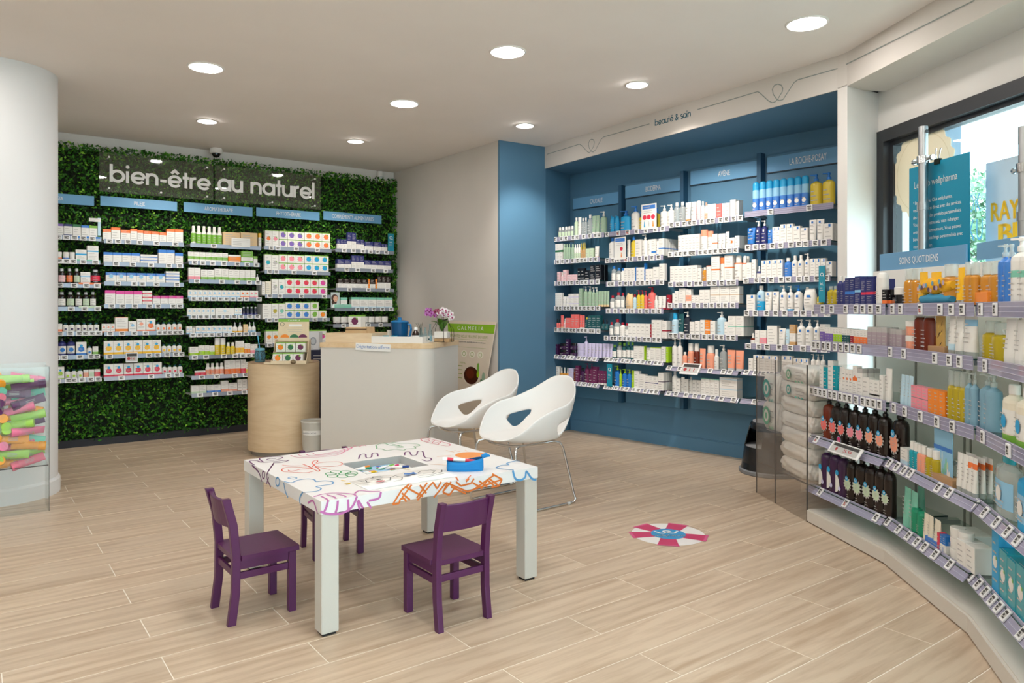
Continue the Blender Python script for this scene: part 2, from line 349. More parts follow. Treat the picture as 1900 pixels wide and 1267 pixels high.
# bulkhead over the niche, then bending along the window wall
S0, S1, S2 = Vector((5.097, 6.283, 0)), Vector((4.911, 2.81, 0)), Vector((4.881, 2.729, 0))
WD = Vector((.483, .876, 0)).normalized(); WN = Vector((WD.y, -WD.x, 0))      # window direction, outward normal
S3 = S2 - WD * 6.5
SB = 2.917
b = MB(); b.prism([(p.x, p.y) for p in (S0, S1, nb(3.42, -.05), nb(.0, -.05))], SB, CEIL, m_blue, None)
struct(b.build('trim_niche_soffit'), 'slate blue soffit above the blue shelving niche', 'trim')
b = MB(); b.prism([(p.x, p.y) for p in (S0 + Vector((-.012, 0, 0)), S1 + Vector((-.012, 0, 0)), S1, S0)], SB - .004, CEIL, m_greige)
bh = struct(b.build('trim_bulkhead'), 'greige bulkhead above the blue niche lettered beauté & soin', 'trim')
b = MB(); b.prism([(p.x, p.y) for p in (S1 + Vector((-.012, 0, 0)), S2, S3, S3 + WN * .5, S2 + WN * .5, S1 + WN * .5)], SB, CEIL, m_greige)
bh2 = struct(b.build('trim_bulkhead_window'), 'greige bulkhead running over the shop window', 'trim')
# pillar between niche and window
WP = Vector((5.258, 2.707, 0))     # window wall, left corner
b = MB(); b.prism([(p.x, p.y) for p in (S1 + Vector((-.012, 0, 0)), S2, WP, WP + WN * .25, nb(3.46, -.1), nb(3.40, .0), S1 + Vector((.75, .16, 0)))], 0, SB + .01, m_white)
struct(b.build('wall_pillar'), 'white pillar between the blue niche and the shop window', 'wall')
def wp(t, off=0, z=0): return WP - WD * t + WN * off + Vector((0, 0, z))     # t runs towards the viewer
wz0, wz1 = .45, onpl(1629, 246.7, WP, WN).z
def wbox(mb, t0, t1, o0, o1, z0, z1, m): mb.prism([(p.x, p.y) for p in (wp(t0, o0), wp(t1, o0), wp(t1, o1), wp(t0, o1))], z0, z1, m)
b = MB(); wbox(b, 0, 7.2, 0, .22, wz1, SB + .02, m_white); wbox(b, 0, 7.2, 0, .22, 0, wz0, m_white); wbox(b, 5.2, 7.2, 0, .22, wz0, wz1, m_white)
struct(b.build('wall_window'), 'white wall around the shop window, lintel showing above the dark frame', 'wall')
b = MB(); fw_ = .085
wbox(b, 0, fw_, -.02, .12, wz0, wz1, m_frame); wbox(b, 5.12, 5.2, -.02, .12, wz0, wz1, m_frame); wbox(b, fw_, 5.12, -.02, .12, wz1 - fw_, wz1, m_frame); wbox(b, fw_, 5.12, -.02, .12, wz0, wz0 + fw_, m_frame)
wbox(b, fw_, fw_ + .035, .03, .1, wz0 + fw_, wz1 - fw_, m_frame); wbox(b, fw_ + .035, 5.12, .03, .1, wz1 - fw_ - .03, wz1 - fw_, m_frame); wbox(b, 2.9, 2.98, -.01, .12, wz0 + fw_, wz1 - fw_, m_frame)
win = struct(b.build('window_1'), 'large shop window in a black aluminium frame behind the gondola', 'window')
b = MB(); wbox(b, fw_ + .035, 2.9, .055, .061, wz0 + fw_, wz1 - fw_ - .03, glass('window_glass', 'e9f3f1')); wbox(b, 2.98, 5.12, .055, .061, wz0 + fw_, wz1 - fw_, MATS['window_glass']); b.build('pane', win)
b = MB(); b.box(-1.9, 1.5, -3.68, -3.674, .1, 2.6, MATS['window_glass']); b.box(-.25, -.18, -3.7, -3.65, .1, 2.6, m_frame); struct(b.build('window_2'), 'glazed shop entrance behind the viewer, outside the picture', 'window')

# bulkhead lettering and the thin looping line
m_line = mat('grey_line', '8f9793', rough=.6); m_teal_ink = mat('dark_teal_ink', '1d6378', rough=.6)
SN = Vector((-(S1 - S0).y, (S1 - S0).x, 0)).normalized(); SN = SN if SN.x < 0 else -SN
SP = S0 + Vector((-.012, 0, 0))
sp = lambda px, py: onpl(px, py, SP, SN)
def z8(x, y): return (1000 + x / 3.16667, 90 + y / 3.16667)
stroke_text('beauté & soin', sp(*z8(682, 455)), sp(*z8(895, 398)), SN, m_teal_ink, .040, .19, parent=bh, lift=.002)
lines = MB()
def loopline(pts): lines.ribbon([sp(*z8(*p)) for p in pts], .0075, m_line, SN, lift=.002)
loopline([(47, 622), (238, 562), (252, 570), (285, 606), (296, 612), (304, 606), (322, 575), (327, 550), (320, 535), (309, 533), (298, 540), (292, 560), (296, 585), (310, 606), (320, 608), (332, 598), (365, 535), (380, 520), (650, 443)])
loopline([(932, 359), (1285, 254), (1298, 260), (1350, 308), (1370, 318), (1388, 314), (1405, 296), (1430, 255), (1434, 235), (1425, 216), (1405, 209), (1385, 216), (1372, 240), (1378, 270), (1400, 300), (1415, 306), (1435, 300), (1500, 200), (1522, 184), (1755, 118)])
q0 = sp(*z8(1755, 118)); q0b = onpl(*z8(1770, 112), S2, WN); q1 = onpl(1480 + 1490 / 4.524, 2 / 4.524, S2, WN)
lines.ribbon([q0b, q1], .0075, m_line, -WN, lift=.003)
hang(lines.build('line_drawing'), bh)

# round column at the left
CC = EYE + FW * 5.5 + RT * (-955 / F * 5.5); CR = .385
b = MB(); b.lathe([(CR, 0), (CR, CEIL)], m_column, n=56, c=(CC.x, CC.y)); col = struct(b.build('wall_column'), 'round white column at the left edge', 'column')
b = MB(); b.lathe([(CR + .016, 0), (CR + .016, .10), (CR + .008, .115), (CR + .001, .118)], m_column, n=56, c=(CC.x, CC.y)); struct(b.build('baseboard_column'), 'white curved baseboard round the column foot', 'baseboard')

# ---------------------------------------------------------------- outside the window
m_pave = mat('pale_paving', 'c9c6c0', rough=.9, noise=.05); m_porch = mat('porch_plaster', 'e3e5e4', rough=.9); m_stone = mat('blue_grey_render', '8d9fb4', rough=.9)
b = MB(); b.box(-30, 40, -40, 30, -.3, -.08, m_pave); struct(b.build('ground_outside'), 'pale paving outside the shop window', 'ground')
b = MB(); b.prism([(p.x, p.y) for p in (wp(-.5, .22), wp(2.6, .22), wp(2.6, 2.3), wp(-.5, 2.3))], 2.72, 3.2, m_porch); struct(b.build('ceiling_porch'), 'pale porch ceiling outside the window', 'ceiling')
b = MB(); b.prism([(p.x, p.y) for p in (wp(-.45, .40), wp(.06, .40), wp(.06, .6), wp(-.45, .6))], -.1, 2.75, m_stone); tag(b.build('porch_pillar'), 'blue grey porch pillar just outside the window frame', 'pillar')
m_leafout = mat('tree_leaf', '5f8060', rough=.6); m_leafout2 = mat('tree_leaf_pale', '86a884', rough=.6); m_bark = mat('bark', '5a4a3c', rough=.9)
tp = atd(1800, 360, 13.0)
for (dx, dy, hh, rr) in ((0, 0, 2.9, 1.1),):
    t = empty('street_tree', (tp.x + dx, tp.y + dy, -.08)); tag(t, 'green street tree seen through the window beside the teal poster', 'tree')
    b = MB(); b.tube([(0, 0, 0), (.03, 0, 1.2), (0, .02, 2.2)], [.09, .07, .05], m_bark); b.build('trunk', t)
    n = 2600; P = RNG.normal(size=(n, 3)); P /= np.linalg.norm(P, axis=1)[:, None]; P *= (RNG.random((n, 1)) ** .4) * np.array([[rr, rr, rr * .9]]); P += [0, 0, hh]
    b = MB()
    for i in range(n):
        c = Vector(P[i]); u = Vector(RNG.normal(size=3)).normalized(); v = u.orthogonal().normalized(); s = .07
        b.add([c - u * s, c + v * s * .6, c + u * s, c - v * s * .6], [(0, 1, 2, 3)], m_leafout if i % 3 else m_leafout2)
    b.build('crown', t)

# ---------------------------------------------------------------- ceiling lamps
m_lamp = emat('lamp_diffuser', LAMP_COL, LAMP); m_ring = mat('lamp_ring', 'f2f0ec', rough=.35)
def ring_mesh(r, name='trim_ring'):
    b = MB(); n = 32; vs = []
    for (R, z) in ((r, -.001), (r * 1.02, -.008), (r * 1.12, -.006), (r * 1.15, 0)): vs += [(R * math.cos(2 * PI * k / n), R * math.sin(2 * PI * k / n), z) for k in range(n)]
    b.add(vs, [(i * n + k, i * n + (k + 1) % n, (i + 1) * n + (k + 1) % n, (i + 1) * n + k) for i in range(3) for k in range(n)], m_ring, True); return b.mesh(name)
ringA, ringB = ring_mesh(.112), ring_mesh(.082)
def disc_mesh(r, tilt=None):
    b = MB(); b.lathe([(r, -.004), (r, 0)], m_lamp, n=28); return b.mesh('diffuser')
dA, dB = disc_mesh(.11), disc_mesh(.062)
vis, spots = {}, {}
for px, py, lab, tgt in ((382, 125, 'large round ceiling lamp, second lamp right of the column', None), (750, 192, 'large round ceiling lamp above the drawing table and counter', None), (942, 96, 'large round ceiling lamp, nearest of the row at top centre', None),
        (1182, 157, 'tilted round spotlight in the ceiling before the beauté lettering', (5.6, 4.4, 1.5)), (974, 233, 'tilted round spotlight in the ceiling by the blue wall end', (5.15, 6.3, 1.35)), (660, 262, 'small round ceiling spotlight before the greige wall', (3.5, 8.4, 1.5)),
        (384, 225, 'small round ceiling spotlight above the CCTV dome', (1.6, 8.4, 1.6)), (1497, 43, 'round ceiling lamp at the upper right by the window bulkhead', None)):
    p = atz(px, py, CEIL); vis[(round(p.x, 3), round(p.y, 3))] = lab
    if tgt: spots[(round(p.x, 3), round(p.y, 3))] = tgt
    if px == 974: SPOT_KEY = (round(p.x, 3), round(p.y, 3))
extra = [(-.2, 5.7), (-.3, 7.3), (1.4, 3.6), (-.2, 4.1), (-.2, 2.5), (1.4, 2.5), (2.95, 2.5), (-.2, .8), (1.4, .8), (2.75, .9), (-1.7, 2.5), (0, -1), (1.4, -1), (.2, -2.6)]
for (x, y), lab in list(vis.items()) + [(e, None) for e in extra]:
    gim = (x, y) in spots
    t = empty('ceiling_downlight', (x, y, CEIL)); tag(t, lab or 'round recessed ceiling lamp outside the picture', 'lamp', None if lab else 'ceiling lamps behind the viewer')
    link('trim_ring', ringB if gim else ringA, t); d = link('diffuser', dB if gim else dA, t, (0, 0, -.001))
    if gim:
        v = Vector(spots[(x, y)]) - Vector((x, y, CEIL)); ax = Vector((0, 0, -1)).cross(v.normalized()); d.rotation_mode = 'AXIS_ANGLE'; d.rotation_axis_angle = (.14, *ax.normalized()); d.location.z = -.008
for (x, y), tgt in spots.items():
    l = bpy.data.lights.new('spot_beam', 'SPOT'); l.energy = SPOT_W * (1.3 if (x, y) == SPOT_KEY else 2.3 if x > 3.8 else 1); l.spot_size = math.radians(78 if x > 3.8 and (x, y) != SPOT_KEY else 72); l.spot_blend = .7; l.shadow_soft_size = .06; l.color = (1, .93, .84)
    o = bpy.data.objects.new('spot_beam', l); COL.objects.link(o); o.location = (x, y, CEIL - .05); o.rotation_euler = (Vector(tgt) - o.location).to_track_quat('-Z', 'Y').to_euler()
# dome camera and motion detector
c = ony(401, 288, GY - .1)
t = empty('dome_camera', (c.x, GY - .1, CEIL)); tag(t, 'small white dome security camera with dark lens under the ceiling', 'camera')
b = MB(); b.lathe([(.062, -.055), (.066, -.05), (.066, -.01), (.06, 0)], mat('white_plastic', 'eceae7', rough=.4), n=20); b.build('housing', t)
b = MB(); b.lathe([(.012, -.098), (.03, -.09), (.043, -.072), (.046, -.055)], mat('smoked_dome', '15161a', rough=.1), n=18); b.build('dome', t)
c = onpl(714.5, 325, (4.455, 8.45, 0), (0, 1, 0))
t = MB(); t.bbox(-.035, .035, -.03, .03, -.075, .075, mat('white_plastic', 'eceae7'), b=.012); t = tag(t.build('motion_detector', None, (c.x, GY + .0, c.z)), 'small white motion detector in the corner above the foliage', 'detector')
b = MB(); b.bbox(-.024, .024, -.036, -.029, -.045, .005, mat('detector_lens', 'd7d8da', rough=.25), b=.004); b.build('lens', t)
# ---------------------------------------------------------------- products
ORD = 'zeroth first second third fourth fifth sixth seventh eighth ninth tenth eleventh twelfth thirteenth fourteenth fifteenth sixteenth seventeenth eighteenth nineteenth twentieth'.split()
TENS = {2: 'twenty', 3: 'thirty', 4: 'forty'}
def ordw(k):
    if k <= 20: return ORD[k]
    return TENS[k // 10] + ('-' + ORD[k % 10] if k % 10 else '')
KIND = dict(c='carton', b='bottle', p='pump bottle', s='spray bottle', k='spray can', t='tube', j='jar', d='dropper bottle', f='pouch', r='canister', P='flask', m='mist bottle')
DARK = set('vVnNkKTAGFPb BP')
m_txt = mat('print_grey', 'b9b6b3', rough=.6); m_txtl = mat('print_light', 'b4b0ae', rough=.6); m_txtd = mat('print_dark', '3a3a40', rough=.6)
def lines_on(b, body, w, z0, z1, y, k=3, seed=0, frac=.7, x0=None):
    """rows of small print between z0 and z1 on the front at depth y"""
    rr = random.Random(seed); m = m_txtl if body in DARK else m_txt; hh = (z1 - z0)
    for i in range(k):
        z = z1 - hh * (i + .5) / k; t = hh / k * .11; ww = w * frac * rr.uniform(.5, 1); xs = -w * frac / 2 if x0 is None else x0
        b.quad((xs, y, z - t), (xs + ww, y, z - t), (xs + ww, y, z + t), (xs, y, z + t), m)
def parse_design(des):
    bands, marks = [], []
    for tk in des:
        if tk[0] in 'tb' and len(tk) > 2 and tk[1] == '.': bands.append((1 - float(tk[1:-1]), 1, tk[-1], 'top') if tk[0] == 't' else (0, float(tk[1:-1]), tk[-1], 'base'))
        elif tk[0] == 'm' and tk[1] == '.': lo, hi = tk[1:-1].split('-'); bands.append((float(lo), float(hi), tk[-1], 'band'))
        else: marks.append(tk)
    return bands, marks
CM = {}
def carton_mesh(w, h, d, body, des, seed):
    key = ('c', round(w, 4), round(h, 4), round(d, 4), body, tuple(des))
    if key in CM: return CM[key]
    b = MB(); bands, marks = parse_design(des); cuts = sorted({0, 1, *[x for q in bands for x in q[:2]]}); ch = min(.0015, w * .05)
    pl = [(-w / 2 + ch, -d / 2), (w / 2 - ch, -d / 2), (w / 2, -d / 2 + ch), (w / 2, d / 2 - ch), (w / 2 - ch, d / 2), (-w / 2 + ch, d / 2), (-w / 2, d / 2 - ch), (-w / 2, -d / 2 + ch)]
    for lo, hi in zip(cuts, cuts[1:]):
        c = body
        for q in bands:
            if q[0] - 1e-6 <= lo and hi <= q[1] + 1e-6: c = q[2]
        n = len(pl); vs = [(x, y, lo * h) for x, y in pl] + [(x, y, hi * h) for x, y in pl]
        b.add(vs, [(i, (i + 1) % n, n + (i + 1) % n, n + i) for i in range(n)], pm(c))
    topc = next((q[2] for q in bands if q[1] == 1), body); n = len(pl)
    b.add([(x, y, h) for x, y in pl], [list(range(n))], pm(topc)); b.add([(x, y, 0) for x, y in pl], [list(range(n))[::-1]], pm(body))
    fy = -d / 2 - .0004
    # tuck-flap seam on the lid
    b.quad((-w * .42, -d / 2 + d * .12, h + .0003), (w * .42, -d / 2 + d * .12, h + .0003), (w * .42, -d / 2 + d * .12 + .0015, h + .0003), (-w * .42, -d / 2 + d * .12 + .0015, h + .0003), m_txt)
    for mk in marks:
        if mk[0] == 'd': b.disc((0, fy - .0002, h * .5), min(w * .3, h * .3), pm(mk[1]), n=14); b.disc((w * .17, fy - .0004, h * .5 + min(w * .3, h * .3) * .7), min(w, h) * .09, pm('g'), n=8)
        elif mk[0] == 'D': b.disc((0, fy - .0002, h * .48), min(w * .3, h * .24), pm(mk[1]), n=14); b.disc((0, fy - .0004, h * .72), min(w * .16, h * .12), pm('c'), n=10); lines_on(b, mk[1], w * .5, h * .40, h * .56, fy - .0005, 2, seed)
        elif mk[0] == 'e': b.disc((0, fy - .0002, h * .62), min(w * .22, h * .2), pm(mk[1]), n=10)
        elif mk[0] == 's': b.quad((w * .02, fy - .0002, h * .80), (w * .27, fy - .0002, h * .80), (w * .27, fy - .0002, h * .96), (w * .02, fy - .0002, h * .96), pm(mk[1]))
    free = [(lo, hi) for lo, hi in zip(cuts, cuts[1:]) if hi - lo > .25]
    for lo, hi in free: lines_on(b, body if not any(q[0] <= lo and hi <= q[1] for q in bands) else 'W', w, h * (lo + (hi - lo) * .12), h * (lo + (hi - lo) * .88), fy, 3 if h < .14 else 5, seed, .74)
    CM[key] = b.mesh('carton'); return CM[key]
def bend_label(b, w, d, z0, z1, m, a=62, n=6, grow=1.02):
    vs = []
    for z in (z0, z1):
        for k in range(n + 1):
            t = math.radians(-90 - a + 2 * a * k / n); vs.append((w / 2 * grow * math.cos(t), d / 2 * grow * math.sin(t), z))
    b.add(vs, [(k, k + 1, n + 2 + k, n + 1 + k) for k in range(n)], m, True)
def product_parts(kind, w, h, d, body, cap, des, seed, hi=False):
    """[(part name, mesh)], the first is the body"""
    key = (kind, round(w, 4), round(h, 4), round(d, 4), body, cap, tuple(des))
    if key in CM: return CM[key]
    n = 20 if hi else 12; bm, cm = pm(body), pm(cap); bands, marks = parse_design(des); out = []; B = MB(); lab = None; labc = None
    if kind == 'c': out = [('carton', carton_mesh(w, h, d, body, des, seed))]; CM[key] = out; return out
    R = w / 2; sy = d / w; cut = h
    def L(b, prof, m, **k): b.lathe([(r * R, z * h) + tuple(x) for r, z, *x in prof], m, n=n, sy=sy, **k)
    C = MB(); capname = 'cap'
    if kind == 'b':
        L(B, [(.9, 0), (1, .02), (1, .68), (.92, .74), (.5, .80), (.42, .82), (.42, .84)], bm); L(C, [(.50, .83), (.50, .985), (.44, 1)], cm); labr = (.14, .56)
    elif kind in 'pP':
        if kind == 'p': L(B, [(.92, 0), (1, .015), (1, .64), (.93, .70), (.45, .755), (.3, .77), (.3, .79)], bm); zc = .78; labr = (.1, .56)
        else: L(B, [(.94, 0), (1, .012), (1, .66), (.985, .70), (.93, .745), (.80, .785), (.58, .815), (.34, .832), (.3, .845)], bm); zc = .84; labr = (.12, .55)
        capname = 'pump'; q = (1 - zc)
        C.lathe([(.36 * R, zc * h), (.36 * R, (zc + q * .35) * h), (.2 * R, (zc + q * .42) * h), (.16 * R, (zc + q * .72) * h)], cm, n=10)
        hz = zc + q * .70; a = Matrix.Rotation(-.9, 4, 'Z'); r3 = max(.2 * R, .004)
        C.lathe([(r3 * 1.25, hz * h), (r3 * 1.35, (hz + q * .2) * h), (r3, h)], cm, n=10)
        C.box(-r3 * .7, r3 * .7, -R * .95, 0, (hz + q * .1) * h, (hz + q * .24) * h, cm, M=a)
    elif kind in 'sm':
        L(B, [(.92, 0), (1, .015), (1, .58), (.96, .64), (.66, .69), (.62, .71)], bm); labr = (.08, .52)
        if kind == 's': L(C, [(.64, .70), (.66, .72), (.62, .96), (.5, 1)], cm)
        else: L(C, [(.74, .69), (.78, .70), (.74, .985), (.66, 1)], cm)
    elif kind == 'k':
        L(B, [(.94, 0), (1, .02), (1, .70), (.95, .73)], bm); L(C, [(.97, .73), (.97, .92), (.85, .97), (.5, 1)], cm); labr = (.05, .4)
    elif kind == 'r':
        L(B, [(.8, 0), (.96, .03), (1, .1), (1, .6)], bm); L(C, [(.97, .6), (.97, .84), (.8, .95), (.4, 1)], cm); labr = (.15, .5)
    elif kind == 'j':
        L(B, [(.86, 0), (.95, .04), (.95, .58), (.9, .62)], bm); L(C, [(1, .6), (1, .97), (.95, 1)], cm); capname = 'lid'; labr = (.1, .5)
    elif kind == 'd':
        L(B, [(.9, 0), (1, .03), (1, .5), (.7, .56), (.42, .58)], bm); L(C, [(.46, .57), (.46, .72), (.30, .74), (.34, .9), (.2, 1)], cm); capname = 'dropper'; labr = (.1, .42)
    elif kind == 't':
        zc = .13; L(C, [(.86, 0), (.9, .01), (.9, zc)], cm)
        vs = []; NS = 6
        for i in range(NS + 1):
            f = i / NS; rx = R * (.92 + .1 * f); ry = max(.0012, d / 2 * (.92 * (1 - f ** 1.4)))
            vs += [(rx * math.cos(2 * PI * k / n), ry * math.sin(2 * PI * k / n), h * (zc + (1 - zc) * f)) for k in range(n)]
        for i in range(NS):
            m = bm
            for q in bands:
                if q[0] <= (i + .5) / NS <= q[1]: m = pm(q[2])
            B.add(vs[i * n:(i + 2) * n], [(k, (k + 1) % n, n + (k + 1) % n, n + k) for k in range(n)], m, True)
        B.add(vs[-n:], [list(range(n))], bm); B.add(vs[:n], [list(range(n))[::-1]], bm); labr = (.3, .85)
    elif kind == 'f':
        vs = []; NS = 8
        for i in range(NS + 1):
            f = i / NS; rx = R * (.86 + .14 * math.sin(PI * min(1, f * 1.15))) * (1 if f < .8 else 1 - (f - .8) * .9); ry = d / 2 * (.35 + .65 * math.sin(PI * min(.92, f * .8 + .12)) if f < .95 else .06)
            vs += [(rx * math.cos(2 * PI * k / n), ry * math.sin(2 * PI * k / n), h * .94 * f) for k in range(n)]
        for i in range(NS): B.add(vs[i * n:(i + 2) * n], [(k, (k + 1) % n, n + (k + 1) % n, n + k) for k in range(n)], bm, True)
        B.add(vs[-n:], [list(range(n))], bm); B.add(vs[:n], [list(range(n))[::-1]], bm)
        C.lathe([(R * .2, h * .9), (R * .2, h)], cm, n=10, c=(-R * .45, 0)); labr = (.2, .6)
    fy = -d / 2 * 1.03 - .0006
    LB = MB()
    lw = [mk for mk in marks if mk[0] == 'L']
    if lw: bend_label(LB, w, d, labr[0] * h, labr[1] * h, pm(lw[0][1]))
    for q in bands:
        if kind != 't': bend_label(LB, w, d, q[0] * h, q[1] * h, pm(q[2]), a=178, n=n, grow=1.008)
    zz = h * sum(labr) / 2; flat = kind in 't'
    if flat: fy = -d / 2 * .8 - .0006
    for mk in marks:
        if mk[0] in 'de': LB.disc((0, fy - .0006, zz), min(w * .3, h * .12), pm(mk[1]), n=12)
        elif mk[0] == 's': LB.quad((-w * .12, fy - .0006, h * (labr[1] - .02)), (w * .14, fy - .0006, h * (labr[1] - .02)), (w * .14, fy - .0006, h * (labr[1] + .07)), (-w * .12, fy - .0006, h * (labr[1] + .07)), pm(mk[1]))
        elif mk[0] == 'z':   # round splash label with blue badge above
            zz2 = h * .34; rr = w * .38
            for k in range(12): 
                a = 2 * PI * k / 12; LB.disc((rr * 1.12 * math.cos(a), fy - .0002, zz2 + rr * 1.12 * math.sin(a)), rr * .2, pm('h'), n=6)
            LB.disc((0, fy - .0006, zz2), rr, pm(mk[1]), n=18); LB.disc((-w * .1, fy - .001, zz2 + rr * 1.1), rr * .5, pm('c'), n=12); lines_on(LB, 'W', w * .5, zz2 - rr * .4, zz2 + rr * .4, fy - .0012, 3, seed)
            LB.ribbon([(-w * .1 - rr * .28, fy - .0014, zz2 + rr * 1.3), (-w * .1 - rr * .14, fy - .0014, zz2 + rr * .95), (-w * .1, fy - .0014, zz2 + rr * 1.15), (-w * .1 + rr * .14, fy - .0014, zz2 + rr * .95), (-w * .1 + rr * .28, fy - .0014, zz2 + rr * 1.3)], rr * .09, pm('W'), (0, -1, 0))
            lines_on(LB, 'k', w * .5, h * .05, h * .14, fy - .001, 2, seed)
        elif mk[0] == 'w':   # white flowing side label
            LB.add([(-w * .42, fy, h * .5), (-w * .2, fy - .0008, h * .46), (w * .05, fy - .0008, h * .36), (w * .12, fy - .0008, h * .22), (-w * .1, fy - .0008, h * .1), (-w * .42, fy, h * .06)], [(0, 1, 2, 3, 4, 5)], pm('W')); LB.disc((w * .1, fy - .0012, h * .17), w * .16, pm('L'), n=12); LB.disc((-w * .2, fy - .0012, h * .5), w * .2, pm('c'), n=12)
    if not any(mk[0] in 'zw' for mk in marks) and w > .016: lines_on(LB, body if not lw else lw[0][1], w * .8, h * labr[0], h * (labr[1] - .04), fy - .0004, 5 if hi else 3, seed, .7)
    out = [('body', B.mesh('body'))]
    if C.v: out.append((capname, C.mesh(capname)))
    if LB.v: out.append(('label', LB.mesh('label')))
    CM[key] = out; return out
def look(kind, body, cap, des):
    s = PAL[body][0] + ' ' + KIND[kind]; bands, marks = parse_design(des); ex = []
    if bands: ex.append(f'{PAL[bands[0][2]][0]} {bands[0][3]}')
    for mk in marks:
        if mk[0] in 'dDez' and len(mk) > 1: ex.append(f'{PAL[mk[1]][0]} disc')
        elif mk[0] == 's': ex.append(f'{PAL[mk[1]][0]} square')
        elif mk[0] == 'L' and mk[1] != body: ex.append(f'{PAL[mk[1]][0]} label')
        elif mk[0] == 'w': ex.append('white label')
    if not ex and kind in 'bpskjdmPr' and cap != body: ex.append(f'{PAL[cap][0]} ' + {'p': 'pump', 'P': 'pump', 'j': 'lid'}.get(kind, 'cap'))
    return s + (' with ' + ex[0] if ex else '')
NAMES = dict(c='carton', b='bottle', p='pump_bottle', s='spray_bottle', k='spray_can', t='cosmetic_tube', j='jar', d='dropper_bottle', f='refill_pouch', r='canister', P='flask_bottle', m='mist_bottle')
CATS = dict(c='carton', b='bottle', p='pump bottle', s='spray bottle', k='spray can', t='tube', j='jar', d='dropper bottle', f='pouch', r='canister', P='pump bottle', m='spray bottle')

m_rail_steel = mat('rail_steel', '9aa0ad', rough=.35, metal=.55); m_board = mat('shelf_board', 'c9ccd0', rough=.5)
m_rail_clear = glass('clear_rail', 'dcdaea', haze=.62, hazecol='bdb9d0'); m_rail_edge = mat('rail_edge', 'c6c3d6', rough=.25)
m_shelfglass = glass('shelf_glass', 'f1f9f6', haze=.03, hazecol='bcd6cf'); m_glassedge = mat('glass_edge', '0f3d3a', rough=.15)
m_tag = mat('tag_white', 'efeff0', rough=.4); m_tagd = mat('tag_display', 'c4c3c0', rough=.5); m_tagk = mat('tag_ink', '3b3836', rough=.5); m_tagr = mat('tag_red', 'b03434', rough=.5)
def tag_mesh(w, h, red=False, th=.008):
    b = MB(); b.bbox(-w / 2, w / 2, -th, 0, -h / 2, h / 2, m_tag, b=.0015); y = -th - .0004
    b.quad((-w * .36, y, -h * .33), (w * .36, y, -h * .33), (w * .36, y, h * .36), (-w * .36, y, h * .36), m_tagd); y -= .0003
    b.quad((-w * .30, y, h * .14), (w * .32, y, h * .14), (w * .32, y, h * .32), (-w * .30, y, h * .32), m_tagk)
    b.quad((-w * .26, y, -.12 * h), (w * .1, y, -.12 * h), (w * .1, y, h * .06), (-w * .26, y, h * .06), m_tagr if red else m_tagk)
    b.quad((-w * .16, y, -.28 * h), (w * .3, y, -.28 * h), (w * .3, y, -.18 * h), (-w * .16, y, -.18 * h), m_tagr if red else m_tagk)
    return b.mesh('price_tag')
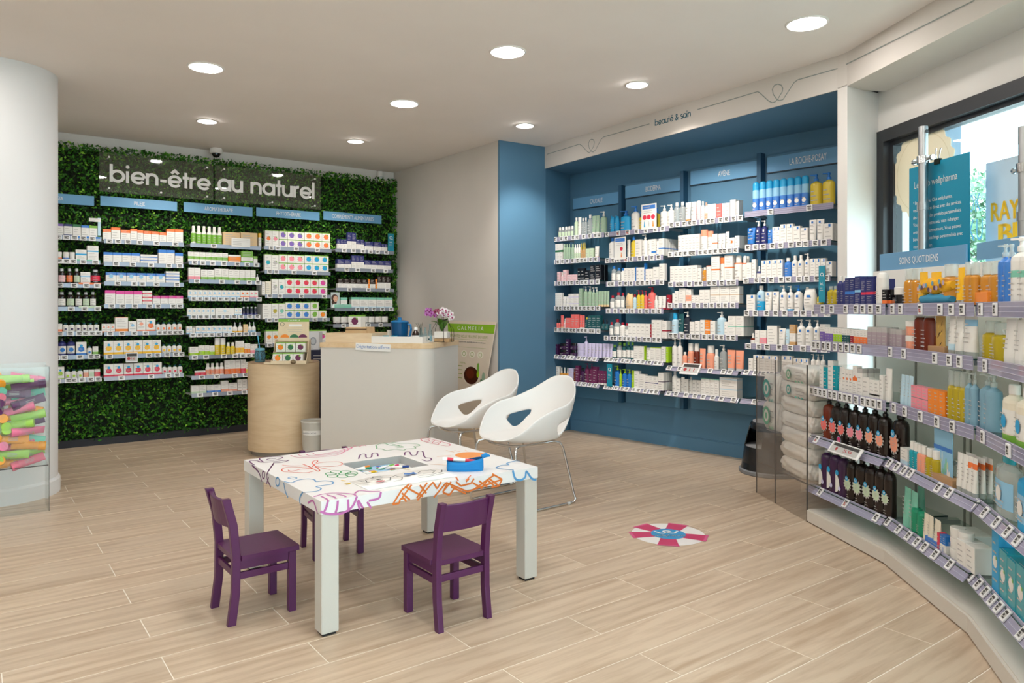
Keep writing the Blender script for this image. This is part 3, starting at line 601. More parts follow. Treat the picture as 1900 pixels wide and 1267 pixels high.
class Bay:
    def __init__(s, P, u, n, phrase, kindname, rail_off, rail_h, style, tagwh):
        s.P, s.u, s.n = Vector(P), Vector(u).normalized(), Vector(n).normalized(); s.phrase, s.kn = phrase, kindname; s.ro, s.rh, s.style = rail_off, rail_h, style
        s.tm, s.tmr = tag_mesh(*tagwh), tag_mesh(*tagwh, red=True); s.tw = tagwh[0]; s.rz = math.atan2(s.u.y, s.u.x)
    def pt(s, a, off, z=0): return s.P + s.u * a + s.n * off + Vector((0, 0, z))
    def at(s, px, py, off): return onpl(px, py, s.P + s.n * off, s.n)
    def sat(s, px, off): return (s.at(px, Y0, off) - s.P).dot(s.u)
    def row(s, k, rail, items, ntags, tilt=0, depth=None, red=(), pd=.09, noboard=False):
        xl, yl, xr, yr = rail; A, B = s.at(xl, yl, s.ro), s.at(xr, yr, s.ro); z = (A.z + B.z) / 2; sa, sb = (A - s.P).dot(s.u), (B - s.P).dot(s.u)
        depth = depth or s.ro - .03; rh = s.rh; top = z + rh * .30; mid = (sa + sb) / 2; L = sb - sa
        shelfw = f'{ordw(k)} shelf'
        t = empty('metal_shelf' if s.style == 'steel' else 'glass_shelf', s.pt(mid, s.ro, z), s.rz)
        tag(t, f'{"grey metal" if s.style == "steel" else "glass"} shelf with price tags, {ordw(k)} down in {s.phrase}', 'shelf', 'shelves of the ' + s.kn)
        b = MB()
        if s.style == 'steel': b.box(-L / 2, L / 2, .002, depth, rh * .3 - .012, rh * .3, m_board); b.build('shelf_board', t)
        else:
            b.box(-L / 2, L / 2, .004, depth, rh * .3 - .006, rh * .3, m_shelfglass); b.box(-L / 2, L / 2, .0025, .004, rh * .3 - .006, rh * .3, m_glassedge); b.box(L / 2, L / 2 + .002, .0025, depth, rh * .3 - .006, rh * .3, m_glassedge); b.build('shelf_board', t)
            b = MB(); 
            for x in (-L / 2 + .03, L / 2 - .03): b.box(x - .003, x + .003, .02, depth + .02, rh * .3 - .03, rh * .3 - .007, mat('bracket_grey', '7f8894', rough=.4))
            b.build('bracket', t)
        M = Matrix.Rotation(-math.radians(tilt), 4, 'X'); b = MB()
        if s.style == 'steel':
            b.box(-L / 2, L / 2, -.004, .001, -rh / 2, rh / 2, m_rail_steel, M); b.box(-L / 2, L / 2, -.007, -.003, rh / 2 - .006, rh / 2, m_rail_steel, M); b.box(-L / 2, L / 2, -.007, -.003, -rh / 2, -rh / 2 + .006, m_rail_steel, M)
        else:
            b.box(-L / 2, L / 2, -.003, 0, -rh / 2, rh / 2, m_rail_clear, M)
            for zz in (-rh / 2, -rh * .16, rh * .16, rh / 2 - .003): b.box(-L / 2, L / 2, -.005, -.002, zz, zz + .002, m_rail_edge, M)
        b.build('price_rail', t)
        rr = random.Random(k * 31 + int(xl)); 
        if isinstance(ntags, int):
            ntags = [-.5 + (i + .5 + rr.uniform(-.22, .22)) / ntags for i in range(ntags)]; tx = [q * L for q in ntags]
        else: tx = [s.sat(q, s.ro) - mid for q in ntags]
        for i, q in enumerate(tx):
            o = link('price_tag', s.tmr if i in red else s.tm, t); o.location = M @ Vector((q, -.005, 0)); o.rotation_euler = (-math.radians(tilt), 0, 0)
        s.items(items, top + .0005, shelfw, s.ro - .012 if not tilt else s.ro - .02, pd)
        return z
    def items(s, items, top, shelfw, off, pd):
        recs = []
        for it in items.replace('\n', ';').split(';'):
            tk = it.split()
            if len(tk) < 6: continue
            x0, x1, n, kd, hp = float(tk[0]), float(tk[1]), int(tk[2]), tk[3], float(tk[4]); body, cap = (tk[5].split('/') + [None])[:2]; des = tk[6:]; back = 0; dd = None; so = 0
            for q in list(des):
                if q[0] == '+': back = int(q[1:]); des.remove(q)
                elif q[0] == '=': dd = float(q[1:]); des.remove(q)
                elif q[0] == '<': so = float(q[1:]); des.remove(q)
            kind = kd[0]; lv = int(kd[1:] or 1); cap = cap or ('W' if kind in 'bpskjdmrt' else body)
            a0, a1 = s.sat(x0, off - so), s.sat(x1, off - so)
            pitch = (a1 - a0) / n; c0 = s.pt((a0 + a1) / 2, off - so, top); h = hp * dep(c0) / F / lv; w = pitch * .97
            d = dd or (min(pd, max(w * .7, .035)) if kind == 'c' else min(w * .85, .075) if kind != 't' else min(w * .7, .05))
            for i in range(n):
                a = a0 + pitch * (i + .5); hh = h * (1 + (0 if n > 1 and kind == 'c' else 0))
                for bk in range(back + 1):
                    for l in range(lv): recs.append((a, bk, l, lv, kind, w, hh, d, body, cap, des, so, x1 - x0))
        fronts = sorted({round(r[0], 4) for r in recs if r[1] == 0}); rank = {a: i + 1 for i, a in enumerate(fronts)}
        for a, bk, l, lv, kind, w, h, d, body, cap, des, so, pxw in recs:
            r = ordw(rank[round(a, 4)]); seed = hash((round(a, 3), l)) % 9999
            pos = f'{r} from left' if bk == 0 else f'{"" if bk == 1 else ordw(bk) + " "}behind the {r}'
            if lv > 1: pos = f'{"back " if bk else ""}{("bottom", "top")[l] if lv == 2 else ordw(l + 1) + " level"} of {r} pile'
            if bk > 1 and lv > 1: pos = ordw(bk) + ' ' + pos
            parts = product_parts(kind, w, h, d, body, cap, des, int(body.encode()[0]) + len(des), s.style == 'gondola')
            nmk = ('cosmetics_box' if s.style == 'clear' else 'skincare_box' if s.style == 'gondola' else 'carton') if kind == 'c' else NAMES[kind]
            o = link(nmk, parts[0][1], None, s.pt(a, off - so - d / 2 - bk * (d + .004), top + l * (h + .0004)), s.rz + (random.uniform(-.03, .03) if lv == 1 and kind != 'c' else 0))
            lk = look(kind, body, cap, des); lk = lk.replace('carton', 'box') if nmk == 'cosmetics_box' else lk
            if len(f'{lk}, {pos}, {shelfw}, {s.phrase}'.split()) > 16: pos = pos.replace(' from left', ''); lk = lk.split(' with ')[0]
            tag(o, f'{lk}, {pos}, {shelfw}, {s.phrase}', CATS[kind] if nmk != 'cosmetics_box' else 'box', f'{KIND[kind]}s on the {s.kn}' if not KIND[kind].endswith('ch') else f'pouches on the {s.kn}')
            for nm, me in parts[1:]: link(nm, me, o)
# teal "ici" flag and coloured promo cards clipped on shelves
m_teal = mat('teal_card', '1287a0', rough=.5); m_card = mat('white_card', 'f0eeea', rough=.6)
def flag(px0, px1, py0, py1, bay, off, where):
    a, c = bay.at(px0, py0, off), bay.at(px1, py1, off); s0, s1 = (a - bay.P).dot(bay.u), (c - bay.P).dot(bay.u); w = s1 - s0; h = a.z - c.z
    b = MB(); b.box(-w / 2, w / 2, 0, .003, 0, h, m_teal); t = b.build('shelf_flag', None, bay.pt((s0 + s1) / 2, off, c.z), bay.rz); tag(t, f'teal vertical shelf flag reading ici, {where}', 'sign')
    b = MB(); r = w * .22; b.ribbon([(r * math.cos(2 * PI * k / 14), -.0008, h * .76 + r * math.sin(2 * PI * k / 14)) for k in range(14)], r * .3, m_signtxt, (0, -1, 0), closed=True); b.ribbon([(r * .7, -.0008, h * .76 - r * .7), (r * 1.4, -.0008, h * .76 - r * 1.4)], r * .35, m_signtxt, (0, -1, 0)); b.build('magnifier_mark', t)
    o = lettering('ici,', (-w * .25, -.0008, h * .47), (w * .22, -.0008, h * .47), (0, -1, 0), m_signtxt, height=h * .085, lift=.0004); o.parent = t
    b = MB(); lines_on(b, 'k', w * .9, h * .3, h * .42, -.001, 2, 3, .75); b.build('small_print', t)
def pricebox(px0, px1, py0, py1, bay, off, tilt, label, big, red=True):
    a, c = bay.at(px0, py0, off), bay.at(px1, py1, off); s0, s1 = (a - bay.P).dot(bay.u), (c - bay.P).dot(bay.u); w = s1 - s0; h = (a.z - c.z) / max(.5, math.cos(math.radians(tilt)))
    b = MB(); b.bbox(-w / 2, w / 2, -.01, 0, -h / 2, h / 2, m_tag, b=.004); t = b.build('price_display', None, bay.pt((s0 + s1) / 2, off + .012, (a.z + c.z) / 2)); t.rotation_euler = (-math.radians(tilt), 0, bay.rz); tag(t, label, 'price display')
    b = MB(); b.quad((-w * .44, -.0104, -h * .38), (w * .44, -.0104, -h * .38), (w * .44, -.0104, h * .42), (-w * .44, -.0104, h * .42), m_tagd); b.quad((-w * .4, -.0107, h * .12), (w * .42, -.0107, h * .12), (w * .42, -.0107, h * .38), (-w * .4, -.0107, h * .38), m_tagk); b.disc((-w * .25, -.0107, -h * .1), h * .15, m_tagr, n=12); b.build('screen', t)
    o = lettering(big, (-w * .02, -.0112, -h * .22), (w * .26, -.0112, -h * .22), (0, -1, 0), m_tagr, height=h * .24, lift=.0003); o.parent = t
# ---------------------------------------------------------------- planted wall and its five bays
pw = empty('plant_wall', (2.2, GY, 0)); tag(pw, 'wall of artificial green foliage carrying the shelves at the back', 'plant wall')
m_dark = mat('foliage_backing', '0e1a0c', rough=.9)
GX0, GX1, GZ1 = -.4, 4.44, 2.99
b = MB(); b.box(GX0, GX1, GY, GY + .035, .0, GZ1, m_dark); hang(b.build('backing_panel'), pw)
b = MB(); b.box(GX0, GX1, GY - .05, GY, 0, .075, mat('foliage_plinth', '23242c', rough=.6)); hang(b.build('plinth'), pw)
def leaf_material():
    m = bpy.data.materials.new('foliage'); m.use_nodes = True; nt = m.node_tree; bs = nt.nodes['Principled BSDF']
    a = nt.nodes.new('ShaderNodeVertexColor'); a.layer_name = 'leafcol'; nt.links.new(a.outputs['Color'], bs.inputs['Base Color']); bs.inputs['Roughness'].default_value = .5; bs.inputs['Specular IOR Level'].default_value = .3
    return m
def foliage(n, name):
    x = RNG.uniform(GX0, GX1 + .03, n); z = RNG.uniform(.05, GZ1 + .02, n); top = RNG.random(n) < .03; z[top] = RNG.uniform(GZ1 - .02, GZ1 + .06, top.sum()); side = RNG.random(n) < .02; x[side] = RNG.uniform(GX1 - .02, GX1 + .05, side.sum())
    clump = .5 + .5 * np.sin(x * 9 + np.sin(z * 7) * 2) * np.sin(z * 11 + np.sin(x * 5) * 2)
    y = GY - RNG.uniform(.0, .05, n) - .035 * clump * RNG.random(n)
    C = np.stack([x, y, z], 1)
    ax = RNG.normal(size=(n, 3)) * [1, .7, 1]; ax[:, 1] -= .55; ax[:, 2] += .15; ax /= np.linalg.norm(ax, axis=1)[:, None]
    nr = RNG.normal(size=(n, 3)) * .6; nr[:, 1] -= .8; nr[:, 2] += .35; sd = np.cross(ax, nr); sd /= np.linalg.norm(sd, axis=1)[:, None]; nm = np.cross(sd, ax)
    s = RNG.uniform(.016, .032, n)[:, None]
    base = C - ax * s * .6; tip = C + ax * s * .9; l = C + sd * s * .42 + nm * s * .12; r = C - sd * s * .42 + nm * s * .12
    V = np.stack([base, l, tip, r], 1).reshape(-1, 3)
    me = bpy.data.meshes.new(name); me.vertices.add(4 * n); me.vertices.foreach_set('co', V.ravel())
    q = np.arange(n)[:, None] * 4; tri = np.concatenate([q + [[0, 1, 2]], q + [[0, 2, 3]]], 1).reshape(-1)
    me.loops.add(6 * n); me.loops.foreach_set('vertex_index', tri.astype(np.int32)); me.polygons.add(2 * n)
    me.polygons.foreach_set('loop_start', np.arange(0, 6 * n, 3, dtype=np.int32)); me.polygons.foreach_set('loop_total', np.full(2 * n, 3, np.int32))
    pal = np.array([lin(h)[:3] for h in ('275a17', '3a7c20', '1c4513', '559626', '84bd38', '2e6a20')]); w = np.array([.24, .24, .17, .16, .08, .11])
    ci = pal[RNG.choice(len(pal), n, p=w)] * RNG.uniform(.8, 1.2, (n, 1)); colr = np.ones((n, 4, 4)); colr[:, :, :3] = ci[:, None]
    me.update(calc_edges=True); at_ = me.color_attributes.new('leafcol', 'FLOAT_COLOR', 'POINT'); at_.data.foreach_set('color', colr.ravel())
    me.materials.append(leaf_material()); o = bpy.data.objects.new(name, me); COL.objects.link(o); return o
fo = foliage(52000, 'foliage'); fo['kind'] = 'stuff'; hang(fo, pw)

m_sign = mat('sky_blue_sign', '6ea6cf', rough=.45)
def sign_board(pts, P, n, label, text, tpx, th=.012, m=None, txtm=None, thpx=8, name='header_sign', parentname='sign'):
    """flat board from its four image corners (tl, tr, br, bl) in the plane P, n; level top and bottom"""
    n = Vector(n).normalized(); c = [onpl(x, y, P, n) for x, y in pts]; zt = (c[0].z + c[1].z) / 2; zb = (c[2].z + c[3].z) / 2; L = (c[0] + c[3]) / 2; R = (c[1] + c[2]) / 2; L.z = R.z = 0
    u = (R - L).normalized(); w = (R - L).length; b = MB(); b.bbox(-w / 2, w / 2, 0, th, 0, zt - zb, m or m_sign, b=.0015); C = (L + R) / 2; t = b.build(name, None, (C.x, C.y, zb), math.atan2(u.y, u.x)); tag(t, label, parentname)
    if text:
        a = onpl(tpx[0], Y0, P, n); e = onpl(tpx[1], Y0, P, n); s0, s1 = (a - C).dot(u), (e - C).dot(u); hh = thpx * dep(C + Vector((0, 0, H))) / F
        o = lettering(text, (s0, -.0006, (zt - zb) * .5 - hh * .5), (s1, -.0006, (zt - zb) * .5 - hh * .5), (0, -1, 0), txtm or m_signtxt, height=hh, lift=.0005); o.parent = t
    return t
GP = Vector((0, GY - .10, 0)); GN = Vector((0, -1, 0))
sign_board([(45, 355), (174.7, 362.4), (174.7, 380.7), (45, 374)], GP, GN, 'sky blue header sign over the leftmost plant-wall bay, cut by the column', 'GIA', (104.5, 117.5), thpx=7)
sign_board([(186.3, 362.8), (328.8, 374.6), (328.8, 391.4), (186.3, 381.5)], GP, GN, 'sky blue header sign over the second plant-wall bay', 'PILEJE', (249, 269), thpx=7)
sign_board([(341, 374.6), (468.5, 384.7), (468.5, 401.7), (341, 392.8)], GP, GN, 'sky blue header sign reading aromathérapie', 'AROMATHÉRAPIE', (379.5, 432), thpx=7)
sign_board([(475.7, 385.6), (593, 392.7), (593, 408.5), (475.7, 402)], GP, GN, 'sky blue header sign reading phytothérapie', 'PHYTOTHÉRAPIE', (513, 558), thpx=7)
sign_board([(600, 392.7), (708, 398.6), (708, 414.6), (600, 408.5)], GP, GN, 'sky blue header sign reading compléments alimentaires', 'COMPLÉMENTS ALIMENTAIRES', (616, 693), thpx=7)
# two clear acrylic panels with big white letters on stand-off pins
AP = Vector((0, GY - .14, 0)); m_acry = glass('acrylic_panel', 'fafbfa', haze=.04, hazecol='c9d6b8', ior=1.5); m_pin = mat('white_pin', 'f4f4f2', rough=.25)
def acrylic(px, ytop, ybot, word, bl, xh, label):
    c = [ony(px[0], ytop[0], AP.y), ony(px[1], ytop[1], AP.y), ony(px[1], ybot[1], AP.y), ony(px[0], ybot[0], AP.y)]; zt = (c[0].z + c[1].z) / 2; zb = (c[2].z + c[3].z) / 2
    t = empty('acrylic_sign', ((c[0].x + c[1].x) / 2, AP.y, zb)); tag(t, label, 'sign'); w = c[1].x - c[0].x
    b = MB(); b.box(-w / 2, w / 2, -.003, .003, 0, zt - zb, m_acry); b.build('clear_panel', t)
    pin = MB(); pin.lathe([(.011, 0), (.011, .003), (.007, .03), (.007, .12)], m_pin, n=10, M=Matrix.Rotation(-PI / 2, 4, 'X')); pmh = pin.mesh('pin')
    for fx in (-.42, .02, .44):
        for fz in (.1, .9): o = link('pin', pmh, t, (w * fx, -.006, (zt - zb) * fz))
    a, e = ony(bl[0], bl[2], AP.y), ony(bl[1], bl[3], AP.y); zc = (a.z + e.z) / 2; a.z = e.z = zc; a.y = e.y = AP.y - .004
    o = stroke_text(word, a, e, (0, -1, 0), m_signtxt, xh * dep(a) / F, .235, parent=t, lift=.001, depth=.004)
acrylic((184, 396), (285, 302.5), (353, 374), 'bien-être', (204, 391, 337, 353.5), 22.5, 'clear acrylic sign with white letters bien-être on the foliage')
acrylic((399, 595), (303, 329), (374, 388), 'au naturel', (404, 585, 356, 367.5), 22.5, 'clear acrylic sign with white letters au naturel on the foliage')

def gbay(ph): return Bay((0, GY, 0), (1, 0, 0), (0, -1, 0), ph, 'plant wall', .30, .042, 'steel', (.058, .044))
G1, G2, G3, G4, G5 = [gbay(f'{o} plant-wall bay') for o in ('first', 'second', 'third', 'fourth', 'fifth')]
G1.row(1, (70, 440, 188, 442), '''90 105.5 1 c 22 W t.18v l;106 118 1 c 23 W t.2P b.1v;118.3 134.6 1 c 23 W t.18n b.15n;134.8 150.4 1 c 23 W t.2G;150.6 165.5 1 c 22 W t.2b;165.8 181 1 c 22 W t.2g''', [72, 92, 108, 123, 138, 154, 171])
G1.row(2, (70, 484, 186, 486), '''92 105 1 j 15 W/W;105.8 115.4 1 j 15 W/W b.3o;116.8 128.6 1 j 15 W/W b.3b;129 139.8 1 j 15 W/W;140.5 161 1 c 20 W m.5-.65c b.08g;161.5 183 1 c 28 W m.6-.68c''', [72, 95, 110, 123, 136, 154, 177])
G1.row(3, (70, 529, 187, 530), '''94 107 1 b 28 K/s Lp;108 122.5 1 b 29 K/s Li;122.8 136 1 b 29 K/s Lo;136.5 149 1 b 29 K/s Lz;149.4 168 1 c 23 W b.1o m.6-.7C;168.2 187 1 b 28 k/s m.25-.6r''', [72, 111, 137, 160, 180])
G1.row(4, (70, 573, 187, 573), '''92 107 1 b 29 K/s Lz;107.5 123 1 b 29 K/s LW;123.3 139 1 b 29 K/s Lz;139.5 153 1 b 29 K/s LW;153.3 166.5 1 b 29 K/s Lz;166.8 179 1 b 29 K/s LW''', [92, 132, 157, 181])
G1.row(5, (70, 619, 187, 619), '''88 105 1 c 16 W b.3o;105.6 115.6 1 c 16 W b.35o;116.2 184.8 6 b 17 W/T dv b.1T''', [75, 111, 130, 147, 158, 171, 183])
G1.row(6, (70, 664, 185, 662), '''92 107 1 b 33 n/k LW dB;107.5 124 1 b 33 n/k LW dB;124.2 140.3 1 b 33 n/k LW dB;141 160.8 1 c 25 W DB b.18B;161 171.5 1 b 17 W/T dB b.1T;172 182.5 1 c 16 W b.4g''', [75, 105, 119, 148, 169, 179])
G1.row(7, (70, 709, 187, 704), '''86 104.8 1 c 24 W Dl b.1l;105 119.5 1 c 24 W Dl b.12l;120 154.8 3 b 18 W/T dl b.1T;155 164.5 1 c 16 W m.2-.7Q;164.8 175 1 c 16 W m.2-.7z;175.3 186 1 c 16 W m.2-.7r''', [90, 107, 127, 137, 152, 168, 182], tilt=15)
G2.row(1, (193, 448, 341, 453), '''190.8 206.2 1 c 20 W t.28o;206.3 223.6 1 c 24 W t.22o;224 242 1 c 20 W t.28o;242.2 254.8 1 c 23 W t.2o;255 266 1 c 21 W t.25o;266.3 295 2 c 20 W t.28o;295.6 309 1 c 19 W t.28o;309.3 340 2 c 26 W t.2o''', [203, 219, 237, 259, 290, 325])
G2.row(2, (193, 489, 341, 494), '''192.3 259.8 4 c 19 W t.25b;260.2 293 1 c3 17 W b.3b;294 324.5 2 c 27 W t.22b;325 339.8 1 c 22 W t.25b''', [215, 246, 280, 313, 333])
G2.row(3, (193, 527, 341, 527), '''196.6 307 6 c 18 W t.28b eC;307.5 333.4 1 c4 22 W b.3b''', [218, 249, 264, 290, 328])
G2.row(4, (193, 568, 341, 568), '''194.7 214.4 1 c 27 W t.22M;215 263.7 3 c 26 W t.25M;264.2 282.5 1 c4 26 W b.3r;283 312 2 c 17 W t.3M;312.4 340 2 c 17 W t.3M''', [207, 227, 250, 277, 293, 321, 333])
G2.row(5, (193, 618, 341, 618), '''188.8 213.4 3 c 16 W b.12o eQ;213.6 238 1 c 28 W m.06-.22O t.03o;238.7 253.6 1 c 20 W eC b.08Q;254 270.6 1 c 24 W eQ b.16Q;271 288.6 1 c 24 W Do b.16o;289 338.7 5 b 17 W/T do b.1T''', [204, 226, 249, 270, 296, 306, 315, 325, 334])
G2.row(6, (193, 662, 341, 657), '''192.7 299 6 c 26 W Dy b.2y;300 338 4 b 17 W/T dy b.1T''', [203, 276, 292, 310, 326, 336])
G2.row(7, (193, 703, 341, 696), '''192.7 300.4 6 c 24 W Dr b.18r;300.8 339.6 4 b 17 W/T dr b.1T''', [225, 280, 312, 328], tilt=15)
G3.row(1, (353, 455, 484, 460), '''355 364.6 1 s 34 W/W m.1-.6g;364.8 413 5 s 34 W/W m.05-.55g;413.6 446 1 c 25 e l;446.2 478 1 c 26 e l;480 485 1 c 26 W t.3y''', [396])
G3.row(2, (350, 488, 482, 491), '''349 423 7 c 18 W m.25-.55g;423.3 447 1 c 15 W m.2-.8O;447.4 470 1 c 23 g m.2-.5W;470.3 478 1 c 14 W t.4g''', [361, 376, 394, 415, 440, 458, 475])
G3.row(3, (350, 522, 485, 524), '''349.5 372.4 2 c 23 W b.3p;372.8 398 2 c 20 W b.32g;398.3 424 2 c 22 W b.32g;424.3 474.4 5 c 21 W b.3g;475 481.5 1 d 14 W/s''', [365, 411, 440, 462, 478])
G3.row(4, (350, 554.5, 485, 555), '''348.6 446 11 c 14 W eC b.2C;446.3 463 2 c 14 W eo b.2o;463.3 479 2 c 14 W ep b.2p''', [359, 371, 383, 396, 409, 420, 432, 445, 457, 480])
G3.row(5, (350, 588, 483, 587.5), '''347.5 399 6 c 14 W eC b.12C;399.4 435 1 c 14 W eu b.1u;435.3 449 2 c 14 W eC b.2C;449.4 478.5 4 b 16 N/s b.3n''', [359, 372, 383, 396, 407, 421, 434, 447, 463, 477])
G3.row(6, (350.7, 621, 483, 620), '''346 357 2 c 14 W eC b.15C;357.5 362.8 1 b 14 W/h;363 431.5 7 c 14 W eC b.2C;432 451.4 2 d 20 W/s b.2y;452 460 1 c 16 e l;460.4 475.4 2 d 20 W/s b.2C''', [358, 370, 382, 393, 406, 419, 430, 443, 456, 470])
G3.row(7, (350.7, 663, 480, 659), '''351.6 369 1 c 17 W b.35l;369.3 389 2 c 19 W m.1-.45l;389.3 398.6 1 c 18 W b.4l;399 419.6 2 s 32 Y/W t.4W;420 437 2 s 23 Y/W;437.4 453 2 c 25 W m.15-.5y;453.3 464.4 2 c 20 W m.1-.5O;464.6 478 2 c 18 W b.4p''', [361, 382, 415, 436, 450, 461, 471])
G3.row(8, (355, 701, 482, 695), '''362 381.6 2 c 10 W b.7r;382 416.4 4 s 23 W/W m.1-.5Q;417 446.6 3 c 27 W b.4o;446.9 456.2 1 c 27 W b.38r;456.5 478 3 c 22 W b.4Y''', [374, 402, 435, 455], tilt=15)
G3.row(9, (355.4, 734, 470, 727), '''355 383.6 2 c 16 W b.3z;384 410 2 c 15 W b.3b;410.3 424.2 1 c 21 W b.3Q;424.6 440.5 1 c 16 W b.3Q;441 458.5 2 c 22 W b.1O;459 468 1 c 20 W b.2O''', [371, 399, 426, 453], tilt=15)
G4.row(1, (490, 460, 615, 465), '''492 504.6 1 c 31 W do t.04g;504.9 517.3 1 c 31 W dp t.04g;517.6 564.6 3 c2 31 W dP t.1g;565 613 3 c2 31 W do t.1g''', [503, 515, 549, 588])
G4.row(2, (491, 504, 613, 507.5), '''491 504 1 c 31 W dt t.04g;504.3 517 1 c 30 W dh t.04g;517.3 565 3 c2 31 W dp t.1g;565.3 610 3 c2 31 W dc t.1g''', [500, 512, 545, 583])
G4.row(3, (492, 549.5, 613, 550), '''486 492 1 c 24 W =.2;492.5 503 1 c 25 I =.2;504 516.4 1 c 30 W dh t.04g;516.7 529 1 c 30 W dt t.04g;529.3 591.2 4 c2 31 W dr t.1g;591.6 607.5 1 c2 31 W dM t.1g''', [500, 519, 559, 601])
G4.row(4, (492, 593.5, 612, 593), '''487 504 1 c 28 W =.2;504.2 516.6 1 c 29 W dd t.04g;516.9 529.2 1 c 29 W df t.04g;529.5 576 3 c2 31 W db t.1g;576.3 591.5 1 c2 31 W dg t.1g;591.8 606 1 c 15 W dO t.1g''', [500, 512, 584, 602])
G4.row(5, (492, 640, 612, 638), '''493 530 3 c 26 W dO t.1g;560 606 3 c 24 W dM t.1g''', [500, 540, 584])
G5.row(1, (622, 465, 731, 468.5), '''625.6 644 3 c 19 W t.45n;644.4 661 2 c 32 W t.5n;661.3 676 2 c 20 W t.45n;676.5 692.5 1 c 17 W t.5n;693 707.6 1 c 17 W t.5n;708 719 2 c 14 W t.45n''', [638, 655, 673, 687, 700, 716])
G5.row(2, (622, 501, 729, 502), '''625.6 652 2 c 17 W t.5n b.06o;652.4 675.6 3 c 25 W t.48n;676 726 4 c 17 W t.5n b.06o''', [643, 663, 692, 715])
G5.row(3, (623, 537.5, 731, 538), '''626.6 683 5 c 18 W t.5K;683.3 686.3 1 c 18 O;686.6 696.6 1 c 18 W t.5K;697 700 1 c 18 O;700.3 724.6 3 c 24 W t.5K''', [648, 683, 718])
G5.row(4, (621, 574, 731, 573.5), '''632 644.6 1 c 20 W t.25f <-.005;652 728.5 5 c 20 W t.2f b.15u''', [663, 679, 693, 709, 725])
G5.row(5, (618, 604, 731, 603), '''620 722 8 j 14 W/W b.25K''', [637, 683, 706])
# cards and displays standing on these shelves
def card(bay, px0, px1, py0, py1, off, label, marks=None, m=None, th=.002, name='info_card', tilt=0, cat='card'):
    a, c = bay.at(px0, py0, off), bay.at(px1, py1, off); s0, s1 = (a - bay.P).dot(bay.u), (c - bay.P).dot(bay.u); w = s1 - s0; h = a.z - c.z
    b = MB(); b.box(-w / 2, w / 2, 0, th, 0, h, m or m_card); t = b.build(name, None, bay.pt((s0 + s1) / 2, off, c.z)); t.rotation_euler = (-math.radians(tilt), 0, bay.rz); tag(t, label, cat)
    if marks:
        b = MB(); marks(b, w, h, -.0006); b.build('print', t)
    return t
def mk_info(b, w, h, y): lines_on(b, 'W', w, h * .15, h * .9, y, 4, 2, .85)
card(G3, 429.5, 464.4, 441, 459, .315, 'small white printed card before the beige cartons on the plant wall', mk_info)
card(G1, 165, 187, 404, 412, .30, 'white strip of a shelf display above the first plant-wall bay', mk_info); 
card(G1, 181.5, 187, 404, 437, .296, 'pale blue upright of the display on the first bay top shelf', None, pm('u'))
def mk_face(b, w, h, y):
    b.quad((-w / 2, y, 0), (w / 2, y, 0), (w / 2, y, h), (-w / 2, y, h), mat('photo_ground', 'b9c6c4')); b.disc((-w * .06, y - .0002, h * .62), w * .4, mat('photo_hair', '4a3026'), sy=1.05, n=16); b.disc((-w * .12, y - .0002, h * .36), w * .3, MATS['photo_hair'], n=14)
    b.disc((.03 * w, y - .0004, h * .58), w * .26, mat('photo_skin', 'd9ab90'), sy=1.3, n=16); b.quad((-w * .4, y - .0003, 0), (w * .4, y - .0003, 0), (w * .25, y - .0003, h * .26), (-w * .2, y - .0003, h * .26), mat('photo_shirt', 'e2e6e4'))
    b.quad((-.08 * w, y - .0006, h * .48), (.14 * w, y - .0006, h * .48), (.12 * w, y - .0006, h * .455), (-.05 * w, y - .0006, h * .455), mat('photo_lip', 'b5605c')); 
    for x in (-.06, .14): b.disc((x * w, y - .0006, h * .62), w * .035, MATS['photo_hair'], n=6)
card(G5, 614, 630, 542, 571, .31, 'small portrait photo card of a long haired woman in the fifth bay', mk_face)
card(G5, 621, 652, 564.5, 571, .318, 'pale mint display tray front beside the portrait card', mk_info, pm('f'), th=.02)
flag(720, 731, 433, 466, G5, .31, 'at the right end of the plant wall')
pricebox(232.5, 255, 654, 671.5, G2, .30, 0, 'small grey price display reading 16 on the yellow banded cartons', '16')
# scratch line: promo strips
for px0, px1, py0, py1, c, lab in ((144, 186, 438, 443, 'B', 'blue promo strip on the top shelf of the first plant-wall bay'), (140, 186, 481, 485, 'f', 'green promo strip on the second shelf of the first plant-wall bay'), (146, 187, 524, 528, 'o', 'orange promo strip on the third shelf of the first plant-wall bay'), (146, 187, 567.5, 571.5, 'z', 'pale green promo strip on the fourth shelf of the first plant-wall bay')):
    card(G1, px0, px1, py0, py1, .311, lab, None, pm(c), name='promo_strip', cat='promo strip')
